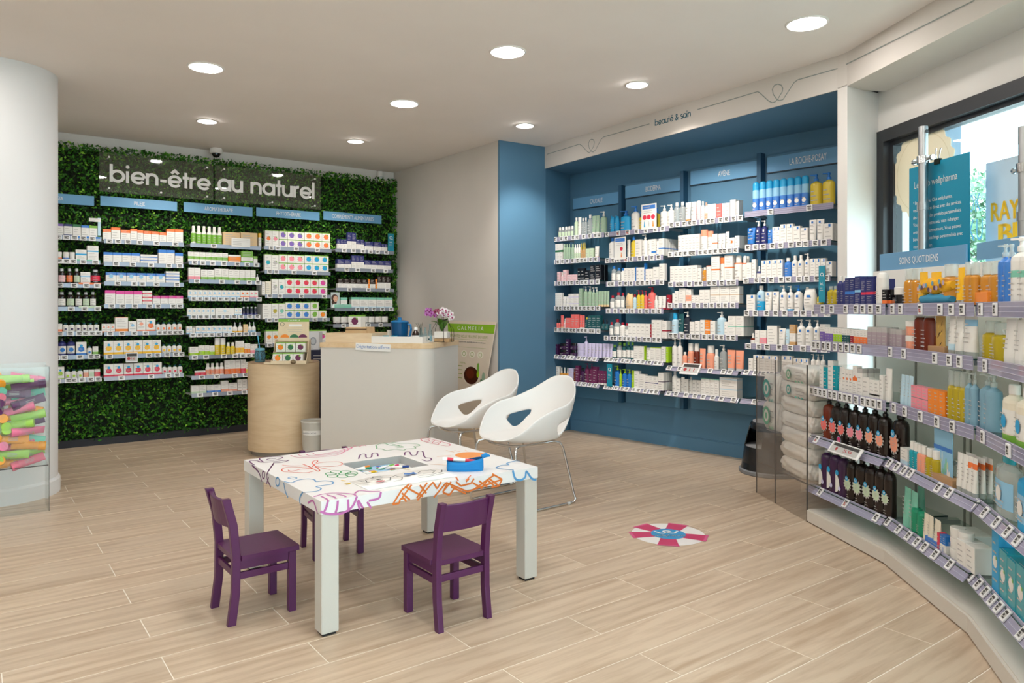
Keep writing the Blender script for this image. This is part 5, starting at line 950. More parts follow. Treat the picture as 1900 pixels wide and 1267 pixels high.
# small round promo badge and the two tablets
badge = Q1.at(1559.5, 818, Q1.ro); b = MB(); b.disc((0, 0, 0), .02, mat('pink_badge', 'd6266f'), n=18, sy=1.35); b.disc((0, .0004, 0), .023, mat('badge_rim', '7cc3dc'), n=18, sy=1.3); b.quad((-.011, -.0006, .0), (.011, -.0006, .0), (.011, -.0006, .004), (-.011, -.0006, .004), m_txtl)
tag(b.build('promo_badge', None, badge + Q1.n * .012, Q1.rz), 'small round pink promo badge clipped below the amber flasks', 'badge')
pricebox(1546, 1602, 818, 856, Q1, Q1.ro + .03, 35, 'white price display with red and black panels under the dark flasks', '59', True)
# header boards, chrome poles, clamps, posters
GHP = offs(1, BD + .03); 
sign_board([(1632, 472), (1792, 453), (1792, 488), (1632, 506)], offs(1, BD + .012), gd[1][1], 'blue header board reading soins quotidiens above the gondola', 'SOINS QUOTIDIENS', (1669, 1741), m=mat('dusty_blue_sign', '6f9fc4', rough=.5), thpx=13)
sign_board([(1812, 447), (1990, 427), (1990, 462), (1812, 482)], offs(2, BD + .012), gd[2][1], 'blank dusty blue header board at the right end of the gondola', '', (1, 2), m=MATS['dusty_blue_sign'])
def pole(px, top, off_i, label, z0=.09):
    p = onpl(px, Y0, offs(off_i, BD + .05), gd[off_i][1]); zt = H - (top - Y0) * dep(p) / F
    t = empty('display_pole', (p.x, p.y, z0)); tag(t, label, 'pole'); b = MB(); h = zt - z0
    b.lathe([(.029, 0), (.029, h * .80)], m_steel, n=18); b.lathe([(.0265, h * .80), (.0265, h)], m_steel, n=18); b.build('tube', t)
    b = MB(); b.lathe([(.034, h * .79), (.034, h * .81)], m_steel, n=18); b.build('collar', t)
    u, n = gd[off_i][0], gd[off_i][1]
    b = MB(); zc = h - .20; b.lathe([(.036, zc - .022), (.036, zc + .022)], m_chrome, n=18)
    for s in (-1, 1): b.tube([Vector((0, 0, zc)) + u * s * .03, Vector((0, 0, zc)) + u * s * .075], .010, m_chrome); b.tube([Vector((0, 0, zc)) + u * s * .072, Vector((0, 0, zc)) + u * s * .088], .017, m_chrome, n=10)
    b.tube([Vector((0, 0, h - .035)), Vector((0, 0, h - .035)) + u * .034], .012, m_chrome); b.build('clamp', t); return t, zc + z0, p
pl1, zc1, pp1 = pole(1713, 235, 1, 'brushed steel display pole standing before the teal window poster')
pl2, zc2, pp2 = pole(1901, 235, 2, 'brushed steel display pole at the right picture edge')
m_poster = mat('teal_poster', '0a86a6', rough=.45)
PPl = offs(1, BD + .10); PPn = gd[1][1]
cn = [onpl(x, y, PPl, PPn) for x, y in ((1687, 314.6), (1799, 280), (1799, 470), (1684, 490))]; w = (cn[1] - cn[0]).to_2d().length; zt = (cn[0].z + cn[1].z) / 2; zb = 1.40; C = (cn[0] + cn[1]) / 2
u1 = gd[1][0]; t = empty('hanging_poster', (C.x, C.y, zt), math.atan2(u1.y, u1.x)); tag(t, 'teal hanging poster about a wellness club clipped to the steel pole', 'poster')
b = MB(); b.box(-w / 2, w / 2, 0, .004, zb - zt, 0, m_poster); b.build('sheet', t)
b = MB(); b.box(-.022, .022, -.008, .012, -.02, .012, m_dark); b.tube([(-.01, 0, .01), (-.012, -.004, .05), (-.006, -.004, .075)], .004, m_chrome); b.tube([(.01, 0, .01), (.026, -.004, .055), (.034, -.004, .07)], .004, m_chrome); o = b.build('bulldog_clip', t, (0.0, 0, 0))
TX = ['* En adhérant au Club wellpharma,', 'vous avez un lien direct avec des services,', 'des conseils et des produits personnalisés.', 'Vous donnez votre avis, vous échangez', 'avec des consommateurs. Vous pouvez', 'bénéficier de coachings personnalisés avec', 'votre pharmacien.']
o = lettering('Le Club wellpharma', (-w * .40, -.001, -.135), (w * .32, -.001, -.135), (0, -1, 0), m_signtxt, height=.042, bold=.004); o.parent = t
for i, (tx, ww) in enumerate(zip(TX, (.66, .80, .80, .76, .80, .82, .34))):
    o = lettering(tx, (-w * .42, -.001, -.235 - i * .045), (-w * .42 + w * ww, -.001, -.235 - i * .045), (0, -1, 0), m_signtxt, height=.021); o.parent = t
b = MB(); b.ribbon([(-.06, -.0012, -.60), (-.02, -.0012, -.68), (.03, -.0012, -.62)] + [(.05 + .045 * math.cos(math.radians(a)), -.0012, -.585 + .055 * math.sin(math.radians(a))) for a in range(230, -140, -20)] + [(.08, -.0012, -.68)], .022, mat('poster_line', '5fc0cc'), (0, -1, 0)); b.disc((-.085, -.0014, -.60), .016, m_signtxt, n=14); b.build('loop_mark', t)
# second poster with fat yellow letters
P2 = offs(2, BD + .12); n2 = gd[2][1]; PPn2 = WN * -1; Pw = wp(1.05, -.10)
cn = [onpl(x, y, Pw, PPn2) for x, y in ((1829, 304), (1990, 262))]; w = (cn[1] - cn[0]).to_2d().length; C = (cn[0] + cn[1]) / 2; zt = C.z; uu = -WD
m_p2 = mat('soft_blue_poster', 'b7cbd9', rough=.5, noise=.12, nscale=3)
t = empty('window_poster', (C.x, C.y, zt), math.atan2(uu.y, uu.x)); tag(t, 'pale blue grey poster with fat yellow letters in the window', 'poster')
b = MB(); b.box(-w / 2, w / 2, 0, .004, -1.0, 0, m_p2); b.build('sheet', t)
m_yl = mat('yellow_letters', 'f2c21b', rough=.5); C0 = t.location
def loc2(px, py): 
    q = onpl(px, py, Pw, PPn2) - C0; return q.dot(uu), q.z
x0, z0 = loc2(1840, 415); x1, _ = loc2(1892, 400); o = lettering('RAY', (x0, -.002, z0 + .01), (x1, -.002, z0 + .01), (0, -1, 0), m_yl, height=.105, bold=.03); o.parent = t
x0, z0 = loc2(1855, 441); x1, _ = loc2(1900, 428); o = lettering('BI', (x0, -.002, z0 - .03), (x0 + (x1 - x0) * .72, -.002, z0 - .03), (0, -1, 0), m_yl, height=.105, bold=.05); o.parent = t
# scalloped cream rosette and pale letters on the glass
rc = onpl(1712, 320, wp(0, .05), -WN); b = MB(); n = 132; R = .30
rr0 = onpl(1712, 320, wp(0, .05), -WN); pts = []
for k in range(n): a = 2 * PI * k / n; r = R * (1 + .035 * math.cos(a * 22)); pts.append((r * math.cos(a), -.003, r * math.sin(a)))
b.add(pts + [(x, -.001, z) for x, y, z in pts], [list(range(n)), list(range(n, 2 * n))[::-1]] + [(i, (i + 1) % n, n + (i + 1) % n, n + i) for i in range(n)], mat('cream_vinyl', 'f0e2c4', rough=.6)); b.ribbon([(R * .86 * math.cos(2 * PI * k / 40), -.0036, R * .86 * math.sin(2 * PI * k / 40)) for k in range(40)], .006, mat('cream_line', 'e3d3ae'), (0, -1, 0), closed=True)
tag(b.build('window_rosette', None, rr0, math.atan2(-WD.y, -WD.x)), 'scalloped cream rosette sticker on the window glass', 'sticker')
m_vin = mat('pale_blue_vinyl', 'a9d3e6', rough=.6)
for txt, px0, px1, py, hp, lab in (('OK', 1797, 1822, 395, .11, 'pale blue vinyl letters stuck on the window, upper line'), ('KU', 1797, 1826, 448, .13, 'pale blue vinyl letters stuck on the window, lower line')):
    a, e = onpl(px0, py, wp(0, .05), -WN), onpl(px1, py, wp(0, .05), -WN); e.z = a.z
    t = empty('vinyl_sticker', (a + e) / 2); tag(t, lab, 'sticker')
    for k, ch in enumerate(txt): hang(lettering(ch, a + (e - a) * (k / 2 + .02), a + (e - a) * (k / 2 + .42), -WN, m_vin, height=hp, name='letter'), t)

# ---------------------------------------------------------------- clear bin of nappy packs at the far end of the gondola
m_bin = glass('smoked_acrylic', 'fbf9f7', haze=.045, hazecol='d8d3ce'); m_binedge = mat('acrylic_edge', '4c4744', rough=.2)
u0, n0, L0 = gd[0]; zT = 1.02; mid = L0 * .40
t = empty('acrylic_bin', GQ[0], math.atan2(u0.y, u0.x)); tag(t, 'smoky clear acrylic bin holding nappy packs at the gondola end', 'bin')
def pane(a, c, name):
    b = MB(); b.box(a, c, 0, .006, .0, zT, m_bin); b.build(name, t)
    b = MB(); b.box(a - .0015, a + .0015, -.001, .007, .0, zT, m_binedge); b.build('pane_edge', t)
pane(0, mid, 'front_pane'); pane(mid + .002, L0, 'front_pane')
b = MB(); b.box(L0 - .003, L0 + .003, .0, .35, 0, zT, m_bin); b.build('side_pane', t); b = MB(); b.box(L0 - .002, L0 + .002, -.001, .007, 0, zT, m_binedge); b.build('pane_edge', t)
b = MB(); b.box(-.003, .003, .0, .35, 0, zT, m_bin); b.build('side_pane', t)
b = MB(); b.box(.01, L0 - .005, .012, .35, .235, .245, MATS['smoked_acrylic']); b.box(.01, L0 - .005, .011, .014, .235, .245, m_binedge); b.build('bin_floor', t)
m_pack = mat('nappy_film', 'f4f3ef', rough=.3, coat=.3, noise=.05, nscale=12, bump=.5, bscale=18); m_packm = mat('print_aqua', '43b0a6', rough=.4); m_packg = mat('print_leaf', '6bb98c', rough=.4)
def pack(w, d, h, seed, printed):
    """a soft squarish pack: shrink-wrapped film with folds"""
    rr = random.Random(seed); b = MB(); n, Mn = 64, 12; vs = []; ph = [rr.uniform(0, 6.28) for _ in range(8)]
    for i in range(Mn + 1):
        f = i / Mn; z = h * f; e = .86 + .14 * math.sin(PI * f) ** .5
        for k in range(n):
            a = 2 * PI * k / n; ca, sa = math.cos(a), math.sin(a); q = .28
            fold = .007 * math.sin(9 * a + 5 * f + ph[0]) * math.sin(7 * f + ph[1]) + .005 * math.sin(23 * a - 9 * f + ph[2]) + .003 * rr.uniform(-1, 1)
            x = (w / 2 + fold) * math.copysign(abs(ca) ** q, ca) * e; y = (d / 2 + fold) * math.copysign(abs(sa) ** q, sa) * e
            vs.append((x, y, z + (.006 * math.sin(5 * a + ph[3]) + .003 * rr.uniform(-1, 1)) * (1 if 0 < i < Mn else .4)))
    b.add(vs, [(i * n + k, i * n + (k + 1) % n, (i + 1) * n + (k + 1) % n, (i + 1) * n + k) for i in range(Mn) for k in range(n)], m_pack, True); b.add(vs[:n], [list(range(n))[::-1]], m_pack); b.add(vs[-n:], [list(range(n))], m_pack, True)
    p = None
    if printed:
        y = -d / 2 - .012; p = MB(); mm = m_packm if seed % 2 else m_packg; p.disc((-w * .12, y, h * .5), min(w, h) * .34, mm, sx=.85, n=18); p.disc((-w * .12, y - .0005, h * .5), min(w, h) * .22, m_card, sx=.85, n=16); p.disc((-w * .12, y - .001, h * .5), min(w, h) * .12, mm, sx=.8, n=12); lines_on(p, 'W', w * .4, h * .2, h * .8, y, 3, seed, .7, w * .12)
        for k in range(3): p.quad((w * (.1 + .1 * k), y, h * .05), (w * (.17 + .1 * k), y, h * .05), (w * (.13 + .1 * k), y, h * .16), (w * (.09 + .1 * k), y, h * .16), mm)
    return b, p
zb = .247
nth = ('lowest', 'second', 'third', 'fourth', 'fifth', 'sixth', 'topmost')
for i in range(7):
    hh = .104; top = i >= 5; b, p = pack(.44, .31, hh, 20 + i, top); o = b.build('nappy_pack', None, GQ[0] + u0 * (L0 - .25) - n0 * .19 + Vector((0, 0, zb + i * (hh + .002))), math.atan2(u0.y, u0.x)); tag(o, f'{"white nappy pack with aqua print" if top else "wrinkled plain white nappy pack"}, {nth[i]} of the pile in the acrylic bin', 'nappy pack', 'nappy packs in the acrylic bin')
    if p: p.build('print', o)
for i in range(2):
    b, p = pack(.24, .29, .20, 40 + i, True); o = b.build('wipes_pack', None, GQ[0] + u0 * .15 - n0 * .18 + Vector((0, 0, .50 + i * .2)), math.atan2(u0.y, u0.x)); tag(o, ('lower pack of baby wipes with green round print, left in the bin', 'upper pack of baby wipes with aqua round print, left in the bin')[i], 'wipes pack'); p.build('print', o)
b = MB(); b.box(-.13, .13, -.16, .15, 0, .02, m_bin); b.box(-.13, .13, -.16, -.155, 0, .02, m_binedge)
tag(b.build('bin_shelf', None, GQ[0] + u0 * .15 - n0 * .18 + Vector((0, 0, .475)), math.atan2(u0.y, u0.x)), 'clear acrylic shelf carrying the baby wipes inside the bin', 'shelf')
# ---------------------------------------------------------------- children's drawing table
TX0, TX1, TY0, TY1, TZ, TT = 1.205, 2.365, 2.98, 4.05, .575, .056
m_tw = mat('table_white', 'eeeceb', rough=.35, spec=.45); m_tleg = mat('table_leg', 'cfcac1', rough=.4); m_pad = mat('black_pad', '1b1b1c', rough=.7)
tb = empty('drawing_table', ((TX0 + TX1) / 2, (TY0 + TY1) / 2, 0)); tag(tb, 'low white square table printed with coloured doodles, a tray sunk in its top', 'table')
ra, rb, rc_ = atz(635, 861, TZ), atz(742, 845, TZ), atz(785, 862, TZ); RX0, RX1, RY1, RY0 = ra.x, rb.x, (ra.y + rb.y) / 2, rc_.y - .03
b = MB()
b.box(TX0, TX1, TY0, RY0, TZ - TT, TZ, m_tw); b.box(TX0, TX1, RY1, TY1, TZ - TT, TZ, m_tw); b.box(TX0, RX0, RY0, RY1, TZ - TT, TZ, m_tw); b.box(RX1, TX1, RY0, RY1, TZ - TT, TZ, m_tw)
hang(b.build('tabletop'), tb)
m_tray = glass('milky_tray', 'f3f3f1', haze=.45, hazecol='eeeeec')
b = MB(); zt = TZ - .040
b.box(RX0, RX1, RY0, RY1, zt - .004, zt, m_tw); b.box(RX0, RX0 + .004, RY0, RY1, zt, TZ + .001, m_tray); b.box(RX1 - .004, RX1, RY0, RY1, zt, TZ + .001, m_tray); b.box(RX0, RX1, RY0, RY0 + .004, zt, TZ + .001, m_tray); b.box(RX0, RX1, RY1 - .004, RY1, zt, TZ + .001, m_tray)
hang(b.build('sunken_tray'), tb)
for x in (TX0 + .002, TX1 - .080):
    for y in (TY0 + .002, TY1 - .080):
        b = MB(); b.bbox(x, x + .078, y, y + .078, .012, TZ - TT, m_tleg, b=.003); l = hang(b.build('leg'), tb); b = MB(); b.box(x + .01, x + .068, y + .01, y + .068, 0, .012, m_pad); o = b.build('foot_pad'); hang(o, l)
DZ = TZ + .0006
def D(x, y): return (440 + x / 3.276, 790 + y / 3.276)
dood = {}; LIFT = [0]
def smooth(P, closed=False, n=4):
    if len(P) < 3: return P
    out = []; N = len(P)
    for i in range(N if closed else N - 1):
        g = (lambda k: P[k % N]) if closed else (lambda k: P[max(0, min(N - 1, k))])
        a, b_, c, d = g(i - 1), g(i), g(i + 1), g(i + 2)
        for j in range(n): t = j / n; out.append(.5 * ((2 * b_) + (c - a) * t + (2 * a - 5 * b_ + 4 * c - d) * t * t + (3 * b_ - a - 3 * c + d) * t ** 3))
    return out if closed else out + [P[-1]]
def doodle(color, pts, w=.007, face='top', closed=False):
    b = dood.setdefault(color, MB()); P = []
    for p in pts:
        px, py = D(*p)
        P.append(atz(px, py, DZ) if face == 'top' else ony(px, py, TY0 - .0006) if face == 'front' else onx(px, py, TX0 - .0006))
    P = smooth(P, closed)
    LIFT[0] += 1.2e-5
    nr = {'top': (0, 0, 1), 'front': (0, -1, 0), 'left': (-1, 0, 0)}[face]; b.ribbon(P, w, mat('doodle_' + color, dict(plum='6b2d6e', rose='d9729a', red='e2604f', green='3f9b5c', blue='5b9fd4', orange='e0782e', yellow='f0c93a', crimson='cf4a6a', mauve='c56fb0', sun='f0994f', peach='f2b07c')[color], rough=.45), nr, closed=closed, lift=LIFT[0])
# rainbow, butterfly, flower, tree, cloud, crown house, sun, house ...
for k in range(4): doodle('rose', [(325 + 45 * k, 178 - 4 * k), (360 + 40 * k, 190 - 5 * k), (430 + 30 * k, 192 - 7 * k), (520 + 22 * k, 188 - 10 * k), (600 + 20 * k, 178 - 12 * k), (640 + 22 * k, 165 - 12 * k), (655 + 22 * k, 148 - 8 * k), (640 + 22 * k, 138 - 6 * k)], .006)
doodle('rose', [(740, 128), (765, 118), (785, 122)], .006)
doodle('red', [(465, 275), (420, 285), (340, 282), (285, 278), (272, 265), (300, 252), (360, 250), (420, 255), (455, 262), (400, 262), (330, 275), (310, 268)], .006); doodle('red', [(455, 262), (430, 245), (330, 243), (290, 240), (275, 238)], .006)
doodle('red', [(455, 250), (480, 230), (540, 220), (610, 218), (640, 228), (625, 240), (570, 247), (500, 245), (470, 255)], .006); doodle('red', [(395, 230), (440, 250), (490, 275), (500, 268), (470, 240), (455, 225), (470, 212), (490, 213), (480, 225)], .006); doodle('red', [(490, 250), (540, 262), (570, 266)], .006)
for c in ((570, 292), (600, 280), (660, 280), (700, 288), (690, 298), (640, 306), (580, 304)): doodle('green', [(c[0] + 32 * math.cos(a * PI / 7), c[1] + 9 * math.sin(a * PI / 7)) for a in range(14)], .0055, closed=True)
doodle('green', [(640 + 22 * math.cos(a * PI / 6), 292 + 6 * math.sin(a * PI / 6)) for a in range(12)], .0055, closed=True)
doodle('green', [(850, 130), (845, 118), (880, 108), (930, 108), (950, 100), (990, 108), (1040, 106), (1100, 112), (1108, 120), (1075, 126), (1085, 136), (1030, 140), (1010, 148), (960, 142), (910, 150), (880, 140), (850, 138)], .006, closed=True); doodle('green', [(890, 102), (930, 118), (990, 122), (960, 128)], .006); doodle('green', [(940, 110), (1010, 128), (970, 134)], .006)
doodle('crimson', [(1115, 78), (1150, 74), (1200, 86), (1290, 110), (1270, 122), (1140, 96), (1115, 78)], .006); doodle('crimson', [(1135, 88), (1175, 80)], .005); doodle('crimson', [(1150, 98), (1200, 90), (1185, 104), (1235, 98), (1220, 112)], .005); doodle('crimson', [(1160, 84), (1170, 90), (1150, 92)], .005)
doodle('plum', [(738, 200), (750, 175), (780, 172), (785, 192), (815, 190), (822, 168), (850, 166), (856, 185)], .008); doodle('plum', [(1018, 178), (1022, 160), (1048, 158), (1060, 178), (1090, 176), (1098, 156), (1128, 156), (1140, 190), (1175, 196), (1178, 208), (1150, 214), (1125, 205)], .008)
doodle('plum', [(105, 238), (75, 215), (120, 212), (165, 222), (310, 208), (270, 222), (220, 225)], .008); doodle('plum', [(160, 220), (135, 200), (175, 190), (275, 190), (235, 208), (180, 208), (200, 198), (235, 200)], .007); doodle('plum', [(90, 240), (130, 280), (150, 338)], .010, 'left'); doodle('plum', [(225, 225), (180, 300), (205, 372)], .009, 'left'); doodle('plum', [(160 + 8 * math.cos(a * PI / 6), 298 + 22 * math.sin(a * PI / 6)) for a in range(12)], .008, 'left', closed=True); doodle('plum', [(192, 312), (178, 355)], .008, 'left')
doodle('blue', [(246 + 11 * math.cos(a * PI / 6), 340 + 26 * math.sin(a * PI / 6)) for a in range(12)], .008, 'left', closed=True); doodle('blue', [(284, 345), (292, 395), (310, 436)], .009, 'left'); doodle('blue', [(400, 402), (380, 440), (385, 482)], .009, 'left')
doodle('blue', [(284, 338), (330, 345), (370, 330), (430, 322), (470, 328), (480, 340), (530, 334), (580, 340), (575, 355), (520, 362), (480, 370), (510, 380), (490, 396), (430, 402), (400, 404)], .007); doodle('blue', [(308, 318), (330, 310), (362, 316), (345, 324), (308, 318)], .006)
doodle('mauve', [(465, 432), (520, 415), (600, 408), (680, 412), (720, 420)], .009); doodle('mauve', [(510, 428), (545, 445), (555, 462)], .009)
for k in range(3): doodle('mauve', [(545 + 60 * k, 418 - 3 * k), (590 + 60 * k, 432 - 8 * k), (600 + 60 * k, 442 - 8 * k)], .009)
doodle('mauve', [(505, 520), (560, 536), (640, 530), (700, 490), (728, 428)], .010, 'front')
for k in range(3): doodle('mauve', [(550 + 62 * k, 462 - 8 * k), (540 + 68 * k, 500 - 4 * k), (520 + 78 * k, 534 - 6 * k)], .010, 'front')
doodle('mauve', [(735, 450), (765, 500)], .009, 'front'); doodle('mauve', [(730, 455), (745, 510)], .009, 'front'); doodle('mauve', [(790, 462), (815, 500)], .009, 'front'); doodle('mauve', [(800, 455), (860, 440), (874, 402)], .010, 'front'); doodle('mauve', [(715, 412), (740, 395), (800, 398), (870, 398)], .009); doodle('mauve', [(430, 470), (460, 455), (480, 500)], .009, 'left'); doodle('mauve', [(462, 450), (490, 535)], .008, 'left')
orr = [[(945, 478), (1000, 390), (1045, 355)], [(945, 478), (985, 470)], [(1095, 452), (1190, 342), (1215, 382), (1240, 340)], [(1025, 372), (1130, 430)], [(1060, 358), (1000, 440)], [(1000, 408), (1050, 450)], [(1110, 360), (1150, 410)], [(1155, 345), (1090, 440)], [(985, 470), (990, 445), (1015, 440), (1028, 462)],
       [(1195, 435), (1270, 345), (1400, 400), (1610, 325)], [(1250, 400), (1300, 340)], [(1275, 352), (1250, 405), (1290, 420), (1330, 365)], [(1300, 370), (1390, 412)], [(1330, 340), (1360, 365), (1420, 350), (1440, 320)], [(1390, 340), (1410, 320)], [(1440, 385), (1560, 300)], [(1480, 385), (1530, 320), (1585, 360)], [(1550, 292), (1610, 325), (1590, 366), (1545, 372)], [(1520, 330), (1560, 362)], [(1470, 335), (1520, 372)], [(1430, 345), (1490, 380)]]
for p in orr:
    for q0, q1 in zip(p, p[1:]): doodle('orange', [q0, q1], .0085, 'front')
doodle('orange', [(1045, 355), (1150, 325), (1250, 308)], .008); doodle('orange', [(1330, 312), (1345, 335)], .008); doodle('orange', [(1420, 302), (1390, 335)], .007)
bS = dood.setdefault('sun', MB()); bS.add([atz(*D(1420 + 95 * math.cos(a * PI / 12), 178 + 19 * math.sin(a * PI / 12)), DZ) for a in range(24)], [list(range(24))[::-1]], mat('doodle_sun', 'f0994f', rough=.45))
for a, e in (((1300, 180), (1215, 188)), ((1320, 160), (1270, 150)), ((1355, 158), (1320, 150)), ((1400, 155), (1385, 148)), ((1470, 158), (1500, 152)), ((1290, 240), (1170, 232))): doodle('peach', [a, e], .005)
doodle('blue', [(1680, 268), (1605, 262), (1575, 255), (1610, 240), (1650, 238), (1640, 228), (1690, 214), (1720, 216)], .008); doodle('blue', [(1675, 270), (1690, 320), (1720, 330), (1750, 312), (1758, 278), (1790, 320), (1818, 328)], .011, 'front')
for p in ([(632, 332), (660, 336)], [(652, 348), (690, 350)], [(660, 358), (688, 352)], [(1010, 262), (1050, 266)]): doodle('yellow', p, .010)
dp = empty('tmp', (0, 0, 0)); bpy.data.objects.remove(dp)
for c, b in dood.items(): hang(b.build('printed_drawing'), tb)
# things in the tray
pcol = ['e8402c', '2f7fd6', '2ea04a', 'f3c21b', 'e8582a', '1c3f8a', 'd93a78', '7bc043', '1b8e6b', 'f08a24']; rr = random.Random(5)
pc = dict(zip(pcol, 'red,blue,green,yellow,orange,navy,pink,lime green,teal,amber'.split(',')))
mp = MB(); mp.box(-.11, .11, -.075, .075, 0, .004, mat('picture_sky', '9cc7e6', rough=.6)); cols = ('3fae5a', 'f2c83c', '2f6fc0', 'd94a3c', '7cc48c', 'f3efe4')
for i in range(34):
    x, y = rr.uniform(-.095, .095), rr.uniform(-.06, .06); mp.disc((x, y, .0045 + i * 2e-5), rr.uniform(.008, .02), mat('picture_' + cols[i % 6], cols[i % 6], rough=.6), nrm=(0, 0, 1), n=8)
pic = mp.build('picture_book', None, ((RX0 + RX1) / 2 - .02, (RY0 + RY1) / 2 + .02, zt + .001), .05); pic.scale = ((RX1 - RX0) / .27, (RY1 - RY0) / .19, 1); tag(pic, 'small picture book with colourful cover lying in the table tray', 'book')
for i, c in enumerate(pcol):
    x = RX0 + .05 + (RX1 - RX0 - .10) * rr.random(); y = RY0 + .05 + (RY1 - RY0 - .10) * (i + .5) / len(pcol); a = rr.uniform(-.5, .5); b = MB(); Mx = Matrix.Rotation(PI / 2, 4, 'Y')
    m = mat('felt_pen_' + c, c, rough=.35); b.lathe([(.0055, -.05), (.006, -.048), (.006, .02)], m_signtxt, n=8, M=Mx); o = b.build('felt_pen', None, (x, y, zt + .012 + i * .0005), a); b = MB(); b.lathe([(.0066, .02), (.0066, .05), (.005, .056)], m, n=8, M=Mx); b.build('cap', o); tag(o, f'{pc[c]} felt pen lying in the sunken table tray', 'pen', 'felt pens in the table tray')
# open colouring book
c0, c1, c2, c3 = atz(*D(675, 342), TZ), atz(*D(800, 398), TZ), atz(*D(1345, 312), TZ), atz(*D(1215, 258), TZ); cen = (c0 + c1 + c2 + c3) / 4
ub = (c2 - c1).normalized(); vb = Vector((-ub.y, ub.x, 0)); wb, hb = (c2 - c1).length, (c0 - c1).length * .92
t = empty('colouring_book', (cen.x, cen.y, TZ), math.atan2(ub.y, ub.x)); tag(t, 'open colouring book with a line drawing on the drawing table', 'book'); m_page = mat('book_page', 'f3f1ec', rough=.7)
for s in (-1, 1):
    b = MB(); N = 8; vs = []
    for i in range(N + 1):
        f = i / N; x = s * wb / 2 * f; z = .003 + .011 * math.sin(PI * min(1, f * 1.15)) * (1 - f * .6)
        vs += [(x, -hb / 2, z), (x, hb / 2, z), (x, -hb / 2, .001), (x, hb / 2, .001)]
    for i in range(N):
        o = i * 4; q = [(o, o + 4, o + 5, o + 1), (o + 2, o + 3, o + 7, o + 6), (o, o + 2, o + 6, o + 4), (o + 1, o + 5, o + 7, o + 3)]
        b.add(vs, q, m_page, True)
    b.add(vs, [(N * 4, N * 4 + 2, N * 4 + 3, N * 4 + 1)], m_page); b.build('page_block', t)
m_inkk = mat('ink_black', '2a2a2c', rough=.6); b = MB()
def ink(pts, m=m_inkk, w=.0042, closed=False): b.ribbon([(x * wb / 2, y * hb / 2, .0165) for x, y in pts], w, m, (0, 0, 1), closed=closed)
ink([(-.85, -.1), (-.8, .3), (-.6, .5), (-.4, .4), (-.3, .1), (-.38, -.3), (-.6, -.5), (-.8, -.4)], closed=True); ink([(-.6, .5), (-.55, .75), (-.42, .6), (-.4, .4)]); ink([(-.85, .2), (-.95, .4), (-.92, .1), (-.85, -.1)]); ink([(-.7, -.1), (-.6, -.2), (-.5, -.1)]); ink([(-.3, .1), (-.15, .3), (-.1, -.2), (-.2, -.6), (-.4, -.7)])
b.add([((-.56 + .06 * math.cos(a)) * wb / 2, (.05 + .10 * math.sin(a)) * hb / 2, .017) for a in [2 * PI * k / 10 for k in range(10)]], [list(range(10))], m_inkk); b.add([((x) * wb / 2, y * hb / 2, .017) for x, y in ((-.72, -.35), (-.55, -.45), (-.5, -.3), (-.62, -.22))], [(0, 1, 2, 3)], pm('r'))
b.add([((x) * wb / 2, y * hb / 2, .0165) for x, y in ((.05, .3), (.12, .1), (.2, .2), (.3, .05), (.32, .5), (.2, .35), (.1, .5))], [tuple(range(7))], pm('B')); ink([(.35, .2), (.5, .5), (.7, .4), (.75, .1), (.6, -.2), (.42, -.1)], closed=True); ink([(.2, -.4), (.5, -.5), (.8, -.3), (.9, .1)]); ink([(.15, -.7), (.45, -.75), (.8, -.6)])
b.build('line_drawing', t)
# blue pencil case with a red marker
pcn = atz(863, 872, TZ); m_case = mat('blue_pencil_case', '1583c8', rough=.75, bump=.25, bscale=120); m_casein = mat('blue_case_inside', '0e5f98', rough=.9)
hd = RT * .98 + FW * .05; t = empty('pencil_case', pcn, math.atan2(hd.y, hd.x)); tag(t, 'open blue fabric pencil case on the drawing table', 'pencil case')
def loop(L, Wd, n=32, e=.68): return [(L / 2 * math.copysign(abs(math.cos(2 * PI * k / n)) ** e, math.cos(2 * PI * k / n)), Wd / 2 * math.copysign(abs(math.sin(2 * PI * k / n)) ** e, math.sin(2 * PI * k / n))) for k in range(n)]
b = MB(); n = 32; vs = []
prof = ((.182, .075, 0, 0), (.186, .085, .012, 0), (.184, .088, .034, 0), (.178, .082, .046, 0), (.172, .076, .046, 0), (.168, .07, .01, 0))
for L, Wd, z, _ in prof: vs += [(x, y, z + (.018 * max(0, x / .09) if z > .03 else 0)) for x, y in loop(L, Wd)]
for i in range(5): b.add(vs[i * n:(i + 2) * n], [(k, (k + 1) % n, n + (k + 1) % n, n + k) for k in range(n)], m_case if i < 4 else m_casein, True)
b.add(vs[-n:], [list(range(n))], m_casein); b.add(vs[:n], [list(range(n))[::-1]], m_case); b.build('case', t)
b = MB(); b.tube([(.085, .02, .062), (.105, .025, .070), (.125, .03, .064)], [.011, .012, .004], m_case); b.tube([(-.088 + .0, y, .05) for y in (-.02, .02)], .004, m_casein); b.build('zip_end', t)
Mx = Matrix.Translation((-.03, -.005, .052)) @ Matrix.Rotation(.12, 4, 'Z') @ Matrix.Rotation(PI / 2 + .12, 4, 'Y'); b = MB(); b.lathe([(.008, -.085), (.0085, -.08), (.0085, .03)], m_signtxt, n=12, M=Mx); b.lathe([(.0087, -.06), (.0087, -.03)], pm('r'), n=12, M=Mx)
o = b.build('marker_pen', None, t.location, t.rotation_euler.z); tag(o, 'white marker pen with red cap resting in the blue pencil case', 'pen'); b = MB(); b.lathe([(.0092, .03), (.0092, .07), (.007, .085)], pm('r'), n=12, M=Mx); b.build('cap', o)

